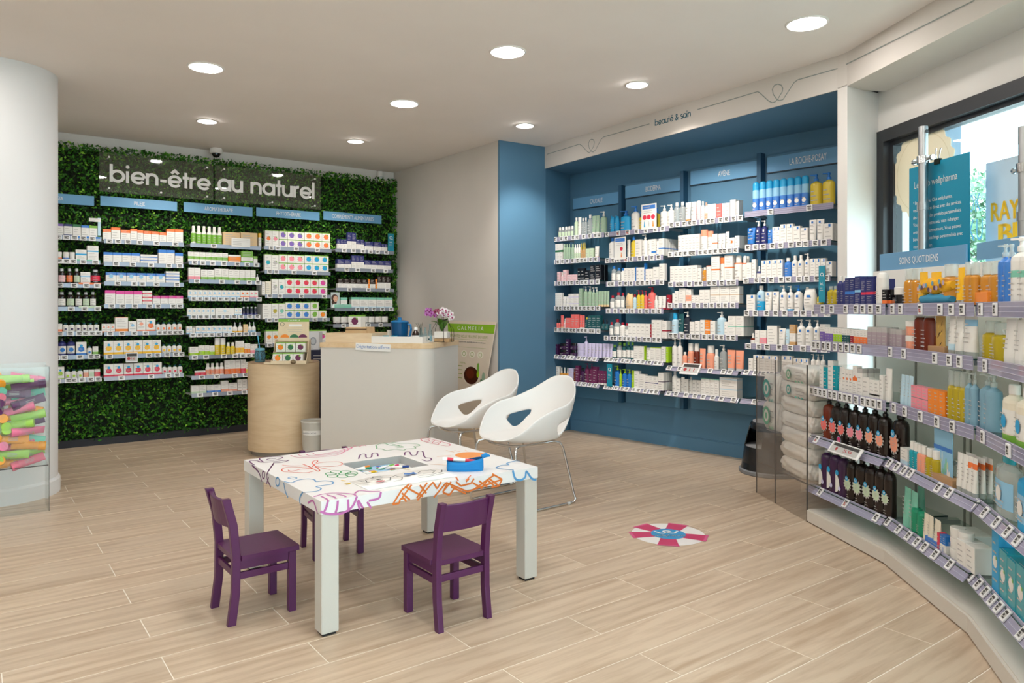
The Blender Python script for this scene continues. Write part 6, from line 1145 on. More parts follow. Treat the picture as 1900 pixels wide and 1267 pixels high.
# ---------------------------------------------------------------- purple children's chairs
m_plum = mat('plum_lacquer', '55204f', rough=.38, spec=.45, noise=.04, nscale=6, bump=.05, bscale=40)
def kid_chair(fr, a, label, w=.285, d=.30):
    """origin at the middle of the two front feet; local -Y... the back is towards -Y"""
    t = empty('child_chair', fr, a); tag(t, label, 'chair', "children's chairs at the drawing table"); lw = .034; sh = .30
    for s in (-1, 1):
        b = MB(); x = s * (w / 2 - lw / 2); b.bbox(x - lw / 2, x + lw / 2, -lw, 0, 0, sh - .022, m_plum, b=.003); b.build('leg', t)
        b = MB(); x = s * (w / 2 - .016); prof = [(-d + .012, 0), (-d + .03, .14), (-d + .032, .30), (-d + .018, .44), (-d - .012, .555)]; dp_ = .036; vs = []
        for y, z in prof: vs += [(x - .014, y - dp_ / 2, z), (x + .014, y - dp_ / 2, z), (x + .014, y + dp_ / 2, z), (x - .014, y + dp_ / 2, z)]
        NP = len(prof); b.add(vs, [(i * 4 + k, i * 4 + (k + 1) % 4, i * 4 + 4 + (k + 1) % 4, i * 4 + 4 + k) for i in range(NP - 1) for k in range(4)], m_plum); b.add(vs, [(3, 2, 1, 0), tuple(range(4 * NP - 4, 4 * NP))], m_plum); b.build('leg', t, bevel=.003)
        b = MB(); x = s * (w / 2 - .017); b.box(x - .008, x + .008, -d + .04, -lw, .195, .225, m_plum); b.build('stretcher', t, bevel=.002)
        b = MB(); b.box(x - .009, x + .009, -d + .04, -lw, sh - .062, sh - .022, m_plum); b.build('apron', t, bevel=.002)
    b = MB(); b.box(-w / 2 + .03, w / 2 - .03, -d + .022, -d + .036, .205, .235, m_plum); b.build('stretcher', t, bevel=.002)
    b = MB(); b.box(-w / 2 + .03, w / 2 - .03, -.026, -.010, sh - .062, sh - .022, m_plum); b.build('apron', t, bevel=.002)
    b = MB(); b.prism([(-w / 2 - .004, .014), (-w / 2 - .004, -d + .052), (-w / 2 + .030, -d + .048), (-w / 2 + .030, -d + .02), (w / 2 - .030, -d + .02), (w / 2 - .030, -d + .048), (w / 2 + .004, -d + .052), (w / 2 + .004, .014)][::-1], sh - .022, sh, m_plum); b.build('seat', t, bevel=.004)
    b = MB(); vs = []; N = 8
    for i in range(N + 1):
        f = i / N; x = -w / 2 + .028 + (w - .056) * f; cv = .016 * math.sin(PI * f)
        for y, z in ((-d + .012, .425), (-d - .008, .545)): vs += [(x, y - .008 - cv, z), (x, y + .010 - cv, z)]
    q = [];
    for i in range(N): o = i * 4; q += [(o, o + 4, o + 6, o + 2), (o + 1, o + 3, o + 7, o + 5), (o + 2, o + 6, o + 7, o + 3), (o, o + 1, o + 5, o + 4)]
    b.add(vs, q, m_plum, False); b.add(vs, [(0, 2, 3, 1), (N * 4, N * 4 + 1, N * 4 + 3, N * 4 + 2)], m_plum); b.build('backrest', t, bevel=.003)
    return t
def place_chair(fl, fr, rl, rr, label):
    f = (fl + fr) / 2; r = (rl + rr) / 2; v = (f - r).normalized(); kid_chair(Vector((f.x, f.y, 0)), math.atan2(v.y, v.x) - PI / 2, label)
place_chair(atz(508, 1097, 0), atz(552, 1133, 0), atz(395, 1128, 0), atz(425, 1160, 0), 'plum wooden child chair at the left side of the drawing table')
place_chair(atz(746, 1135, 0), atz(847, 1105, 0), atz(825, 1174, 0), atz(900, 1146, 0), 'plum wooden child chair with its back to the viewer before the table')
place_chair(atz(677, 1024, 0), atz(580, 1044, 0), atz(640, 995, 0), atz(555, 1012, 0), 'plum wooden child chair behind the table, mostly hidden under it')

# ---------------------------------------------------------------- white tub chairs
m_shell = mat('white_shell', 'eeedeb', rough=.38, spec=.45)
def interp(tab, x):
    n = len(tab)
    for i in range(n - 1):
        if tab[i][0] <= x <= tab[i + 1][0]:
            (x1, y1), (x2, y2) = tab[i], tab[i + 1]; (x0, y0), (x3, y3) = tab[i - 1] if i else (2 * x1 - x2, y2), tab[i + 2] if i + 2 < n else (2 * x2 - x1, y1)
            f = (x - x1) / (x2 - x1); m1, m2 = (y2 - y0) / (x2 - x0) * (x2 - x1), (y3 - y1) / (x3 - x1) * (x2 - x1)
            return (2 * f ** 3 - 3 * f * f + 1) * y1 + (f ** 3 - 2 * f * f + f) * m1 + (-2 * f ** 3 + 3 * f * f) * y2 + (f ** 3 - f * f) * m2
    return tab[-1][1]
SEAT = .455
ZR = [(0, .480), (24, .486), (45, .535), (66, .635), (88, .692), (112, .722), (136, .785), (160, .868), (180, .888)]
RF = [(0, .31), (40, .325), (70, .325), (100, .325), (140, .34), (180, .345)]
def tub_point(ph, r):
    p = ph if ph <= 180 else 360 - ph; zr = interp(ZR, p); R = interp(RF, p); a = math.radians(ph); back = .5 - .5 * math.cos(a); RS = .60
    if r <= RS: rho = R * .80 * (r / RS); z = SEAT + .014 * (r / RS) ** 2.2; sh = 0
    else: f = (r - RS) / (1 - RS); rho = R * (.80 + .20 * (1 - (1 - f) ** 1.7)); z = SEAT + .014 + (zr - SEAT - .014) * (f ** 1.25); sh = .075 * back * f
    return (rho * math.sin(a) * .97, rho * math.cos(a) - sh, z)
HOLE = [Vector((p / 140, r, 0)) for p, r in ((100, .80), (106, .822), (118, .828), (132, .822), (137, .80), (130, .75), (122, .69), (115, .668), (109, .69), (103, .75))]
HOLE = smooth(HOLE, True, 6)
def in_hole(x, y):
    c = False; n = len(HOLE)
    for i in range(n):
        a, b = HOLE[i], HOLE[i - 1]
        if (a.y > y) != (b.y > y) and x < (b.x - a.x) * (y - a.y) / (b.y - a.y) + a.x: c = not c
    return c
def tub_mesh():
    NA, NR = 120, 22; vs = [(0, 0, SEAT)]; par = [None]; fs = []; gone = set(); kept = set()
    for j in range(1, NR + 1):
        for i in range(NA): vs.append(tub_point(360 * i / NA, j / NR)); par.append((360 * i / NA, j / NR))
    fs += [(0, 1 + i, 1 + (i + 1) % NA) for i in range(NA)]
    for j in range(1, NR):
        for i in range(NA):
            ph = 360 * (i + .5) / NA; p = ph if ph <= 180 else 360 - ph; f = (1 + (j - 1) * NA + i, 1 + j * NA + i, 1 + j * NA + (i + 1) % NA, 1 + (j - 1) * NA + (i + 1) % NA)
            if in_hole(p / 140, (j + .5) / NR): gone.update(f)
            else: fs.append(f); kept.update(f)
    for v in gone & kept:                                # rim of the opening follows a smooth outline
        ph, r = par[v]; p = ph if ph <= 180 else 360 - ph; q = min(HOLE, key=lambda h: (h.x - p / 140) ** 2 + (h.y - r) ** 2); p2 = q.x * 140; vs[v] = tub_point(p2 if ph <= 180 else 360 - p2, q.y)
    me = bpy.data.meshes.new('shell'); me.from_pydata(vs, [], fs); me.materials.append(m_shell)
    me.polygons.foreach_set('use_smooth', [True] * len(me.polygons)); me.update(); return me
tub_me = tub_mesh()
def tub_chair(loc, a, label):
    t = empty('tub_chair', loc, a); tag(t, label, 'chair', 'white tub chairs beside the counter'); s = link('shell', tub_me, t)
    sd = s.modifiers.new('thickness', 'SOLIDIFY'); sd.thickness = .013; sd.offset = -1; ss = s.modifiers.new('smooth', 'SUBSURF'); ss.levels = 1; ss.render_levels = 1
    r = .0088
    for sx in (-1, 1):
        x0, x1 = sx * .19, sx * .265; pts = [(x0, .19, .448), (x0 + sx * .02, .235, .440), (x0 + sx * .03, .25, .41)]
        pts += [(x1, .268, .06), (x1, .27, .03), (x1, .262, .013), (x1, .24, r), (x1, -.22, r), (x1, -.255, .013), (x1, -.268, .035), (x1 - sx * .01, -.262, .06), (x0 + sx * .03, -.185, .40), (x0 + sx * .02, -.165, .435), (x0, -.13, .445)]
        b = MB(); b.tube(pts, r, m_chrome, n=10); b.build('sled_leg', t)
        b = MB(); b.lathe([(.0105, -.012), (.0105, .012)], mat('clear_foot', 'cfd2d2', rough=.3), n=10, M=Matrix.Translation((x1, -.2, r + .001)) @ Matrix.Rotation(PI / 2, 4, 'X')); b.build('glide', t)
    b = MB(); b.tube([(-.19, .19, .446), (-.10, .22, .440), (0, .225, .438), (.10, .22, .440), (.19, .19, .446)], r, m_chrome, n=10); b.tube([(-.19, -.13, .445), (0, -.14, .440), (.19, -.13, .445)], r, m_chrome, n=10); b.tube([(-.19, .19, .446), (-.19, -.13, .445)], r, m_chrome); b.tube([(.19, .19, .446), (.19, -.13, .445)], r, m_chrome); b.build('seat_frame', t)
    return t
tub_chair((3.225, 4.235, 0), PI / 2 + .05, 'nearer white plastic tub chair on chrome sled legs by the drawing table')
tub_chair((3.25, 4.96, 0), PI / 2 + .03, 'farther white plastic tub chair on chrome sled legs beside the counter')
# ---------------------------------------------------------------- wooden plinth and its display
m_beech = wood('beech', 'd8ba92', 'e4caa6', (1.2, 1.2, 9), rough=.5); m_birch = wood('birch_box', 'd8bd98', 'e8d3b2', (1, 10, 10), rough=.6)
pc_ = EYE + FW * 7.22 + RT * ((527 - 950) / F * 7.22); PR = .335
t = empty('display_plinth', (pc_.x, pc_.y, 0)); tag(t, 'round pale beech plinth in front of the plant wall', 'plinth')
b = MB(); b.lathe([(PR, .045), (PR, .868)], m_beech, n=56); b.build('drum', t)
b = MB(); b.lathe([(PR - .03, 0), (PR - .03, .045)], mat('plinth_toe', '9a938a', rough=.6), n=40); b.build('toe', t)
b = MB(); b.lathe([(PR - .006, .868), (PR - .006, .874)], wood('plinth_lid', '9a7a5c', 'b3916e', (1, 8, 8)), n=48); b.build('lid', t)
PZ = .8745
def on_d(px, d): p = EYE + FW * d + RT * ((px - 950) / F * d); return Vector((p.x, p.y, 0))
face = math.atan2(RT.y, RT.x)           # local X runs right in the picture
# herbal tea counter display
m_kb = mat('kraft_display', 'e2cfae', rough=.7, noise=.05, nscale=20); d0 = 6.98; k = d0 / F; ct = on_d(541, d0 + .05)
t = empty('tea_display', (ct.x, ct.y, PZ), face + .10); tag(t, 'beige cardboard counter display of herbal tea cartons on the beech plinth', 'display')
W_ = 62 * k; b = MB(); b.prism([(-W_ * .72, -.13), (W_ * .42, -.16), (W_ * .56, .12), (-W_ * .46, .12)], 0, .012, m_kb)
sd = [(-.16, 0), (.12, 0), (.12, .22), (.02, .22), (-.02, .12), (-.10, .05)]
for x in (-W_ * .50, W_ * .50): b.add([(x - .002, y, z) for y, z in sd] + [(x + .002, y, z) for y, z in sd], [list(range(6))[::-1], list(range(6, 12))] + [(i, (i + 1) % 6, 6 + (i + 1) % 6, 6 + i) for i in range(6)], m_kb)
b.box(-W_ * .5, W_ * .5, .115, .12, 0, .22, m_kb); b.box(-W_ * .5, W_ * .5, -.02, .115, .10, .105, m_kb); b.box(-W_ * .5, W_ * .5, -.16, -.155, 0, .03, m_kb); b.build('carton_tray', t)
M = Matrix.Translation((-.002, .10, .20)) @ Matrix.Rotation(-.10, 4, 'X'); hh = .215; b = MB(); b.box(-W_ * .46, W_ * .46, 0, .004, 0, hh, m_kb, M); b.box(-W_ * .46, W_ * .46, -.001, .0, hh - .028, hh, pm('g'), M); lines_ = MB()
for x, c in ((-.26, 'O'), (.02, 'G'), (.28, 'V')): b.add([M @ Vector((x * W_ + W_ * .13 * math.cos(a * PI / 8), -.001, .035 + .032 * math.sin(a * PI / 8))) for a in range(9)], [list(range(9))[::-1]], pm(c))
b.quad(*[M @ Vector(q) for q in ((-W_ * .14, -.001, hh * .66), (W_ * .24, -.001, hh * .66), (W_ * .24, -.001, hh * .76), (-W_ * .14, -.001, hh * .76))], m_card); b.ribbon([M @ Vector((-W_ * .34 + .018 * math.cos(a * PI / 8), -.0012, hh * .76 + .018 * math.sin(a * PI / 8))) for a in range(16)], .004, mat('dial_dark', '2f4a44'), (0, -1, 0), closed=True)
for i in range(3): b.quad(*[M @ Vector(q) for q in ((-W_ * .22 + .01 * i, -.001, hh * (.58 - .08 * i)), (W_ * .3 - .01 * i, -.001, hh * (.58 - .08 * i)), (W_ * .3 - .01 * i, -.001, hh * (.60 - .08 * i)), (-W_ * .22 + .01 * i, -.001, hh * (.60 - .08 * i)))], m_txt)
o = b.build('header_card', t); M0 = M
l = lettering('CALMELIA', (-W_ * .17, -.0025, 0), (W_ * .2, -.0025, 0), (0, -1, 0), m_signtxt, height=.013); l.parent = o; l.location = M0 @ Vector((0, 0, hh - .021)); l.rotation_euler = (-.10, 0, 0)
tw = W_ * .285
for row, (y, z) in enumerate(((-.105, .012), (-.005, .106))):
    for i, c in enumerate('OGV'):
        me = carton_mesh(tw * .97, .088, .09, 'W', ['d' + c, 't.1g'], 3); lx = -W_ * .31 + i * tw * 1.03 + row * .006
        o = link('tea_carton', me, None, t.matrix_world @ Vector((0, 0, 0)), 0); R_ = Matrix.Rotation(face + .10, 4, 'Z'); o.location = Vector((ct.x, ct.y, PZ)) + (R_ @ Vector((lx, y, z))); o.rotation_euler = (0, 0, face + .10)
        tag(o, f'white herbal tea carton with {PAL[c][0] if c != "V" else "plum"} disc, {"lower" if row == 0 else "upper"} step of the plinth display', 'carton', 'tea cartons on the plinth display')
b = MB(); b.lathe([(.008, 0), (.022, .008), (.026, .02), (.018, .034), (.004, .042)], mat('cone_brown', '7a6a50', rough=.8, bump=.6, bscale=90), n=12); R_ = Matrix.Rotation(face + .10, 4, 'Z'); o = b.build('pine_cone', None, Vector((ct.x, ct.y, PZ + .012)) + (R_ @ Vector((W_ * .16, -.185, 0)))); o.location.z = PZ; tag(o, 'small brown pine cone at the front of the tea display', 'pine cone')
# mason jar with straw
m_jar = glass('blue_jar', 'a7cfdb', haze=.25, hazecol='7fb0c0'); jp = on_d(482.5, 7.12); t = empty('mason_jar', (jp.x, jp.y, PZ)); tag(t, 'pale blue glass drinking jar with a straw on the beech plinth', 'jar')
b = MB(); b.lathe([(.040, 0), (.048, .008), (.05, .03), (.05, .09), (.042, .108), (.040, .112)], m_jar, n=20); b.build('glass', t); b = MB(); b.lathe([(.043, .112), (.044, .114), (.044, .13), (.03, .134)], mat('jar_lid', '6fb0c4', rough=.35), n=20); b.build('lid', t)
b = MB(); b.tube([(0, 0, .02), (-.004, 0, .13), (-.022, .0, .255)], .005, mat('straw_blue', '5bb8e0', rough=.4)); b.build('straw', t)
b = MB()
for i in range(7): a = 2 * PI * i / 7; b.tube([(.036 * math.cos(a), .036 * math.sin(a), .03), (.046 * math.cos(a + .5), .046 * math.sin(a + .5), .06), (.036 * math.cos(a + 1), .036 * math.sin(a + 1), .095)], .003, mat('jar_relief', '86b4c0', rough=.2), n=5)
b.build('raised_pattern', t)
# navy stand with a white appliance carton, between plinth and counter
np_ = on_d(588, 7.75); t = empty('navy_stand', (np_.x, np_.y, 0), face); tag(t, 'dark navy floor stand half hidden between plinth and counter', 'stand'); m_nv = mat('navy_board', '262a45', rough=.5)
b = MB(); zt_ = H - (650 - Y0) * 7.6 / F; b.box(-.12, .15, -.1, .1, 0, zt_, m_nv); b.build('body', t); b = MB(); lines_on(b, 'k', .12, zt_ - .14, zt_ - .04, -.101, 3, 2, .8, -.01); b.build('print', t)
h = 34 * 7.6 / F; b = MB(); b.bbox(-.06, .06, -.07, .07, 0, h, mat('device_carton', 'e6e7e9', rough=.5), b=.002); o = b.build('device_carton', None, Vector((np_.x, np_.y, zt_ + .0005)) + RT * -.02, face); tag(o, 'white device carton showing a rounded appliance on the navy stand', 'carton')
b = MB(); b.disc((.0, -.0706, h * .48), .034, mat('device_grey', '9aa3ad'), n=16, sy=1.3); b.disc((.0, -.0709, h * .48), .024, mat('device_light', 'c9d0d6'), n=16, sy=1.3); lines_on(b, 'W', .1, .01, .04, -.0706, 2, 4); b.build('print', o)
# waste bin
bp = on_d(583, 6.88); t = empty('waste_bin', (bp.x, bp.y, 0), face); tag(t, 'grey plastic waste bin labelled papiers & cartons between plinth and counter', 'waste bin'); m_bn = mat('bin_grey', 'c2beb4', rough=.5); br, bh = .12, H - (782 - Y0) * 6.78 / F
b = MB(); b.lathe([(br * .82, 0), (br * .97, bh - .02), (br * .97, bh - .018)], m_bn, n=30); b.build('body', t)
b = MB(); n = 30; ring = [(br * 1.0, bh - .02), (br * 1.02, bh), (br * .95, bh), (br * .93, bh - .03)]; vs = [(r * math.cos(2 * PI * k / n), r * math.sin(2 * PI * k / n), z) for r, z in ring for k in range(n)]; b.add(vs, [(i * n + q, i * n + (q + 1) % n, (i + 1) * n + (q + 1) % n, (i + 1) * n + q) for i in range(3) for q in range(n)], m_bn, True); b.build('rim', t)
b = MB(); bend_label(b, br * 1.9, br * 1.9, bh - .125, bh - .085, m_card, a=44, n=10, grow=1.0); lb = b.build('label', t)
l = lettering('PAPIERS & CARTONS', (-.07, -br * .975, bh - .112), (.05, -br * .975, bh - .112), (0, -1, 0), m_txtd, height=.014); l.parent = lb

# ---------------------------------------------------------------- tasting counter
m_cnt = mat('counter_laminate', 'd9d4cc', rough=.45, spec=.4); m_ctop = wood('counter_top', 'd9b88c', 'e6cba4', (1.2, 8, 8), rough=.45)
CA = math.radians(14); CL = (-1.740, 6.74); CWD, CDP, CRD = 1.05, .80, .13       # left front corner, width, depth and corner radius of the counter
def cam2(xc, d): p = EYE + FW * d + RT * xc; return (p.x, p.y)
def cl(x, y): return (CL[0] + x * math.cos(CA) + y * math.sin(CA), CL[1] - x * math.sin(CA) + y * math.cos(CA))
def fd(px):        # depth of the counter's front plane along an image column
    t_ = (px - 950) / F; k_ = math.tan(CA); return (CL[1] + k_ * CL[0]) / (1 + k_ * t_)
CZ = 1.080
def cpoly(g): return [cl(-g, CDP + g), cl(-g, -g)] + [cl(CWD + g - CRD + CRD * math.sin(a_), -g + CRD - CRD * math.cos(a_)) for a_ in [i * PI / 2 / 12 for i in range(13)]] + [cl(CWD + g, CDP + g)]
poly, out = cpoly(0), cpoly(.006)
t = empty('tasting_counter', (*cam2(*cl(.5, .4)), 0), 0); tag(t, 'high greige counter with rounded corner and pale wooden top', 'counter')
b = MB(); b.prism([cam2(*p) for p in poly], .0, CZ - .045, m_cnt, smooth=False); o = hang(b.build('body'), t)
b = MB(); b.prism([cam2(*p) for p in out], CZ - .045, CZ, m_ctop); hang(b.build('worktop'), t)
# taped paper sign
a, e = on_d(660, fd(660) - .012), on_d(725, fd(725) - .012)
u = (e - a).normalized(); wv = (e - a).length; z1 = H - (637 - Y0) * 6.5 / F; hgt = 14 * 6.5 / F
t = MB(); t.box(0, wv, -.0006, .0006, -hgt, 0, m_card); o = t.build('paper_notice', None, (a.x, a.y, z1), math.atan2(u.y, u.x)); o.rotation_euler = (0, .035, math.atan2(u.y, u.x)); tag(o, 'white paper strip reading dégustation offerte taped to the counter edge', 'notice')
l = lettering('Dégustation offerte', (wv * .03, -.0012, -hgt * .68), (wv * .97, -.0012, -hgt * .68), (0, -1, 0), mat('ink_blue', '6f8fc4', rough=.6), height=hgt * .46); l.parent = o
# wooden tray box, block with tea carton
ew = RT * math.cos(CA) - FW * math.sin(CA); fc = math.atan2(ew.y, ew.x)
def oc(px, back): return on_d(px, fd(px) + back)
def cbox(px0, px1, d, h, depth, m, name, label, cat, z=None, parts=None):
    a, e = on_d(px0, d), on_d(px1, d); w = (e - a).length; c = (a + e) / 2; b = MB(); b.bbox(-w / 2, w / 2, 0, depth, 0, h, m, b=.002); o = b.build(name, None, (c.x, c.y, (CZ if z is None else z) + .0005), fc); tag(o, label, cat); return o, w
zb_ = CZ
a, e = oc(604, .05), oc(690, .05); w = (e - a).length; c = (a + e) / 2; t = empty('wooden_tray', (c.x, c.y, CZ + .0005), fc); tag(t, 'shallow plywood crate standing on the left of the counter', 'crate'); hh = .085
for nm, bx in (('front_board', (-w / 2, w / 2, 0, .012, 0, hh)), ('back_board', (-w / 2, w / 2, .33, .342, 0, hh)), ('side_board', (-w / 2, -w / 2 + .012, .012, .33, 0, hh)), ('side_board', (w / 2 - .012, w / 2, .012, .33, 0, hh)), ('bottom_board', (-w / 2 + .012, w / 2 - .012, .012, .33, 0, .01))): b = MB(); b.box(*bx, m_birch); b.build(nm, t)
cz2 = CZ + .06
a, e = oc(639, .20), oc(680, .20); w = (e - a).length; c = (a + e) / 2; b = MB(); z0_, z1_ = CZ + .012, CZ + .135
b.add([(-w * .5, 0, z0_), (w * .5, 0, z0_), (w * .5, .2, z0_), (-w * .5, .2, z0_), (-w * .45, .01, z1_), (w * .45, .01, z1_), (w * .45, .2, z1_), (-w * .45, .2, z1_)], [(3, 2, 1, 0), (4, 5, 6, 7), (0, 1, 5, 4), (1, 2, 6, 5), (2, 3, 7, 6), (3, 0, 4, 7)], wood('block_wood', 'cfa877', 'e0bf92', (1, 9, 1)))
o = b.build('tea_chest', None, (c.x, c.y, 0), fc); tag(o, 'tapered wooden chest standing in the crate on the counter', 'wooden box'); b = MB(); b.box(-w * .47, w * .47, -.001, .02, z1_ - .022, z1_ - .014, mat('lid_gap', '5a3f2a')); b.build('lid_gap', o)
me = carton_mesh(.124, .112, .1, 'W', ['dV', 't.12g'], 5); o = link('tea_carton', me, None, (c.x + FW.x * .08, c.y + FW.y * .08, z1_ + .0005), fc); tag(o, 'white herbal tea carton with plum disc on top of the wooden chest', 'carton')
a, e = oc(682, .5), oc(700, .5); b = MB(); b.box(0, .085, 0, .12, 0, .012, m_card); o = b.build('paper_pad', None, (a.x, a.y, CZ + .0), fc); o.location.z = CZ + .0005; tag(o, 'small white paper pad on the counter behind the crate', 'paper')
# white serving tray
a, e = oc(689, .03), oc(784, .03); w = (e - a).length; c = (a + e) / 2; t = empty('serving_tray', (c.x, c.y, CZ + .0005), fc); tag(t, 'white wooden serving tray with handle slots on the counter', 'tray'); m_wt = mat('tray_white', 'e9e7e2', rough=.4); hh = .058; D_ = .40
for nm, bx in (('base', (-w / 2, w / 2, 0, D_, 0, .008)), ('long_side', (-w / 2, w / 2, 0, .010, .008, hh)), ('long_side', (-w / 2, w / 2, D_ - .01, D_, .008, hh)), ('short_side', (-w / 2, -w / 2 + .01, .01, D_ - .01, .008, hh))): b = MB(); b.box(*bx, m_wt); b.build(nm, t)
b = MB(); x = w / 2 - .01
for y0_, y1_, q0_, q1_ in ((.01, .14, .008, hh), (.22, D_ - .01, .008, hh), (.14, .22, .008, .022), (.14, .22, .040, hh)): b.box(x, x + .01, y0_, y1_, q0_, q1_, m_wt)
b.build('handle_side', t); b = MB(); b.box(x - .004, x - .001, .135, .225, .02, .042, mat('slot_dark', '1d1d1f')); b.build('slot_shade_sheet', t)  # dark sheet behind the handle opening stands in for the shade inside it
# blue pitcher, cups, bottle, little vases
m_bp = glass('blue_plastic', '1f86bd', haze=.45, hazecol='0f6fae'); m_bp2 = mat('blue_plastic_solid', '1272ad', rough=.2)
p = oc(741.5, .20); t = empty('pitcher', (p.x, p.y, CZ + .0095), fc); tag(t, 'translucent blue pitcher with lid and handle on the serving tray', 'pitcher')
b = MB(); b.lathe([(.062, 0), (.070, .01), (.076, .10), (.081, .165), (.082, .172)], m_bp, n=26); b.build('jug', t); b = MB(); b.lathe([(.06, .004), (.068, .012), (.072, .078)], mat('infusion_dark', '0e3c44', rough=.3), n=22); b.build('tea', t)
b = MB(); b.lathe([(.085, .172), (.086, .178), (.06, .190), (.02, .196), (.018, .206), (.02, .214), (.012, .218)], m_bp2, n=26); b.build('lid', t); b = MB(); b.tube([(.078, 0, .155), (.105, 0, .152), (.112, 0, .11), (.10, 0, .05), (.074, 0, .03)], .010, m_bp2, n=10); b.build('handle', t)
cm = MB(); n = 18; ring = [(.022, 0), (.03, .052), (.031, .055), (.028, .055), (.02, .004)]; vs = [(r * math.cos(2 * PI * k / n), r * math.sin(2 * PI * k / n), z) for r, z in ring for k in range(n)]; cm.add(vs, [(i * n + q, i * n + (q + 1) % n, (i + 1) * n + (q + 1) % n, (i + 1) * n + q) for i in range(4) for q in range(n)], mat('cup_aqua', '35a7bd', rough=.4), True); cm.add(vs[:n], [list(range(n))[::-1]], mat('cup_aqua', '35a7bd')); cme = cm.mesh('paper_cup')
for i, (px, d) in enumerate(((716, .10), (731, .10))): p = oc(px, d); o = link('paper_cup', cme, None, (p.x, p.y, CZ + .0095)); tag(o, f'small aqua paper cup on the serving tray, {"left" if i == 0 else "right"} of two before the pitcher', 'cup', 'paper cups on the serving tray')
p = oc(724, .27); b = MB(); b.lathe([(.022, 0), (.03, .095), (.031, .1)], mat('cup_cream', 'e5dfd0', rough=.5), n=16); b.lathe([(.0315, .095), (.0315, .1)], mat('cup_cream', 'e5dfd0'), n=16); tag(b.build('cup_stack', None, (p.x, p.y, CZ + .0095)), 'stack of cream cups partly hidden behind the pitcher', 'cup')
p = oc(771.5, .14); t = empty('syrup_bottle', (p.x, p.y, CZ + .0095), fc); tag(t, 'dark brown syrup bottle with white cap on the serving tray', 'bottle')
b = MB(); b.lathe([(.030, 0), (.033, .004), (.033, .062), (.028, .082), (.014, .098), (.0125, .112)], mat('amber_glass', '2b1610', rough=.08), n=20); b.build('glass', t); b = MB(); b.lathe([(.016, .108), (.016, .128), (.013, .131)], m_signtxt, n=16); b.build('cap', t); b = MB(); bend_label(b, .066, .066, .006, .058, m_card, a=100, n=14, grow=1.012); lines_on(b, 'W', .05, .012, .052, -.0345, 4, 3, .8); b.build('label', t)
for i, (px, d, h) in enumerate(((781, .24, .125), (789, .15, .13), (798, .24, .16))):
    p = oc(px, d); t = empty('bud_vase', (p.x, p.y, CZ + .0095)); tag(t, ('small clear bud vase holding dry sprigs beside the syrup bottle', 'small clear bud vase with bluish water', 'taller clear bud vase nearest the orchid')[i], 'vase', 'clear bud vases on the serving tray')
    b = MB(); b.lathe([(.016, 0), (.020, .004), (.020, h * .45), (.010, h * .68), (.009, h * .95), (.011, h)], glass('vase_glass', 'd7e6e8', haze=.12, hazecol='c6d8dc'), n=16); b.build('glass', t)
    b = MB(); b.lathe([(.015, .003), (.018, h * .3)], mat('vase_water', '9fc3d2', rough=.1), n=12); b.build('water', t)
    if i == 0:
        b = MB(); rr = random.Random(8)
        for q in range(7): a_ = rr.uniform(0, 6.3); e_ = rr.uniform(.01, .05); b.tube([(0, 0, .02), (e_ * .3 * math.cos(a_), e_ * .3 * math.sin(a_), .11), (e_ * math.cos(a_), e_ * math.sin(a_), rr.uniform(.15, .19))], .0018, mat('dry_sprig', '6d6a5c', rough=.9), n=5)
        b.build('sprigs', t)
# orchid in a white pot inside a wire terrarium
p = on_d(822, 6.86); ox, oy = p.x, p.y; t = empty('orchid_plant', (ox, oy, CZ + .0005), fc); tag(t, 'orchid with pink and white blossoms in a white pot on the counter', 'plant')
b = MB(); b.bbox(-.075, .055, -.045, .045, .032, .095, mat('ceramic_white', 'ece8e2', rough=.3), b=.006); b.build('pot', t)
m_ol = mat('orchid_leaf', '4a7a26', rough=.35); lv = MB(); vs = []; N = 8
for i in range(N + 1): f = i / N; wdt = .034 * math.sin(PI * min(.97, f * .92 + .07)) + .002; vs += [(f * .13, -wdt, .05 * math.sin(f * 2.2) + .008), (f * .13, 0, .05 * math.sin(f * 2.2)), (f * .13, wdt, .05 * math.sin(f * 2.2) + .008)]
lv.add(vs, [(i * 3 + j, i * 3 + 3 + j, i * 3 + 4 + j, i * 3 + 1 + j) for i in range(N) for j in range(2)], m_ol, True); lme = lv.mesh('leaf')
for i, a_ in enumerate((.2, 1.2, 2.4, 3.4, 4.4, 5.6, .7)): o = link('leaf', lme, t, (-.01, 0, .095), a_); o.rotation_euler = (0, -.45 if i % 2 else -.75, a_)
m_st = mat('orchid_stem', '6a4a44', rough=.6); stems = [[(-.03, 0, .09), (-.035, -.01, .17), (-.06, -.015, .24), (-.115, -.02, .285), (-.15, -.02, .27)], [(.0, 0, .09), (.005, -.01, .2), (.025, -.02, .27), (.065, -.02, .275), (.10, -.02, .24)], [(-.01, .01, .09), (-.012, 0, .2), (.0, -.01, .26)]]
for s_ in stems: b = MB(); b.tube(s_, .0024, m_st, n=6); b.build('stem', t)
def flower(cp, cs, cc):
    b = MB(); m1, m2, m3 = mat('petal_' + cp, cp, rough=.6), mat('petal_' + cs, cs, rough=.6), mat('lip_' + cc, cc, rough=.6)
    for i in range(5):
        a = PI / 2 + 2 * PI * i / 5; r = .020 if i in (1, 4) else .019; w = .013 if i in (1, 4) else .008; dx, dz = math.cos(a), math.sin(a); x_, z_ = -dz, dx
        b.add([(0, 0, 0), (dx * r * .5 + x_ * w, -.004, dz * r * .5 + z_ * w), (dx * r, -.001, dz * r), (dx * r * .5 - x_ * w, -.004, dz * r * .5 - z_ * w)], [(0, 1, 2), (0, 2, 3)], m1 if i in (1, 4) else m2)
    b.disc((0, -.006, -.003), .006, m3, n=8); return b.mesh('flower')
